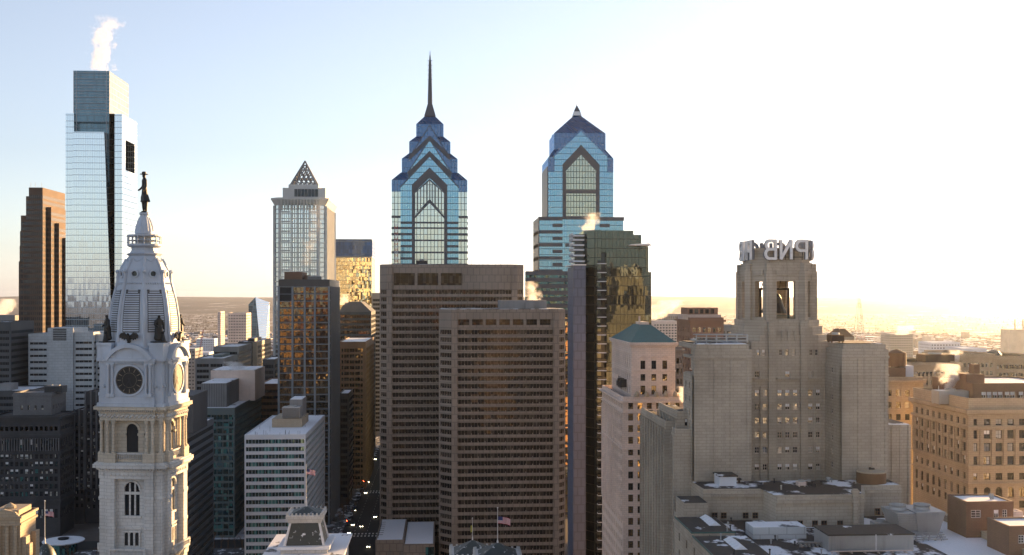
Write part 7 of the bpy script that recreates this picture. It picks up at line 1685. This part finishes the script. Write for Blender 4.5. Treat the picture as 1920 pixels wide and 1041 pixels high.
# ---- steam
def steam(label, base, height, r0, r1, lean, dens, seed, curl=1.0, group='steam plumes'):
    name = f"steam{seed}"; t = NT("steam_"+str(seed)); tc = t.n("TexCoord").outputs['Object']; s = t.sep(tc)
    h = t.math('DIVIDE', s[2], height, True)
    nz = t.n("TexNoise"); nz.inputs['Scale'].default_value = 1.6/r1; nz.inputs['Detail'].default_value = 5; nz.inputs['Roughness'].default_value = .62
    of = t.n("VectorMath", operation='ADD'); t.l(tc, of.inputs[0]); of.inputs[1].default_value = (seed*17.3, seed*5.1, seed*9.7); t.l(of.outputs[0], nz.inputs['Vector'])
    big = t.n("TexNoise"); big.inputs['Scale'].default_value = .55/r1; big.inputs['Detail'].default_value = 2; t.l(of.outputs[0], big.inputs['Vector'])
    bs = t.sep(big.outputs['Color'])
    cx_ = t.math('ADD', t.math('MULTIPLY', t.math('POWER', h, 1.2), lean[0]), t.math('MULTIPLY', t.math('SUBTRACT', bs[0], .5), curl*r1*2.2))
    cy_ = t.math('ADD', t.math('MULTIPLY', h, lean[1]), t.math('MULTIPLY', t.math('SUBTRACT', bs[1], .5), curl*r1*2.2))
    dx = t.math('SUBTRACT', s[0], cx_); dy = t.math('SUBTRACT', s[1], cy_)
    d = t.math('SQRT', t.math('ADD', t.math('MULTIPLY', dx, dx), t.math('MULTIPLY', dy, dy)))
    rr = t.math('ADD', t.math('MULTIPLY', t.math('POWER', h, .7), r1-r0), r0)
    f = t.math('SUBTRACT', t.math('ADD', t.math('MULTIPLY', t.math('SUBTRACT', nz.outputs[0], .5), 3.4), .9), t.math('DIVIDE', d, rr))
    f = t.math('MULTIPLY', t.math('MULTIPLY', f, 2.5, True), t.math('POWER', t.math('SUBTRACT', 1.0, h, True), .45))
    v = t.n("VolumePrincipled"); v.inputs['Color'].default_value = (.98,.98,.98,1); v.inputs['Anisotropy'].default_value = .25
    t.l(t.math('MULTIPLY', f, dens), v.inputs['Density']); t.l(v.outputs[0], t.out.inputs['Volume'])
    m = MB(); ww = r1*2.3
    xa, xb_ = min(-ww, lean[0]-ww), max(ww, lean[0]+ww); ya, yb_ = min(-ww, lean[1]-ww), max(ww, lean[1]+ww); m.box(xa, xb_, ya, yb_, 0, height)
    o = bpy.data.objects.new('steam_plume', m.mesh('steam_plume', t.mat)); COL.objects.link(o); o.location = base
    return tag(o, label, 'steam', group)
steam("tall white steam plume rising off the tallest glass tower's crown", P(189, 132, 825), 40, 7, 9.5, (5, 0), .075, 1, .9)
steam("warm steam puff on the smaller brown tower's roof", P(1003, 578, 562), 14, 2.6, 4.5, (-3, 0), .3, 2, 1.2)
steam("bright steam burst over the warm stone block's roof", P(1781, 735, 318), 8.5, 1.8, 3.2, (-.8, 0), .7, 3)
steam("steam cloud drifting between the smoked tower and the red brick tower", P(1226, 598, 1250), 22, 9, 15, (24, 0), .12, 4)
steam("white steam bank on the plain under the sunny horizon", P(1690, 628, 1850), 16, 10, 14, (8, 0), .15, 5)
steam("steam drifting at the very edge near the dim banded block", P(6, 596, 1300), 22, 9, 13, (6, 0), .12, 6)
steam("small steam wisp beside the smoked tower's top terrace", P(1100, 432, 423), 7, 2.0, 3.4, (2.5, 0), .25, 7)
steam("small white steam puff at the cream tower's ledge", P(1281, 755, 300), 4.5, 1.4, 2.4, (.6, 0), .9, 8)
steam("faint steam wisp rising along the latticed pyramid tower's face", P(572, 498, 870), 55, 4, 7, (14, 0), .014, 9)
steam("low steam puff over the grey penthouse of the green block", P(448, 694, 650), 5, 3, 4.5, (-4, 0), .3, 10)
steam("faint steam wisp over the hip-topped tower by the avenue", P(640, 572, 890), 9, 3, 4.5, (3, 0), .3, 11)
steam("small steam puff behind the hazy pilastered block", P(1788, 684, 505), 7, 2.2, 3.6, (1, 0), .6, 12)
# ---- the air itself
t = NT("haze"); v = t.n("VolumePrincipled"); v.inputs['Color'].default_value = (.86,.92,1.0,1); v.inputs['Density'].default_value = HAZE; v.inputs['Anisotropy'].default_value = HAZE_G; t.l(v.outputs[0], t.out.inputs['Volume'])
m = MB(); m.box(-47000, 47000, -47000, 47000, -1.0, 312.0); tag(m.build('haze', t.mat), kind='stuff')
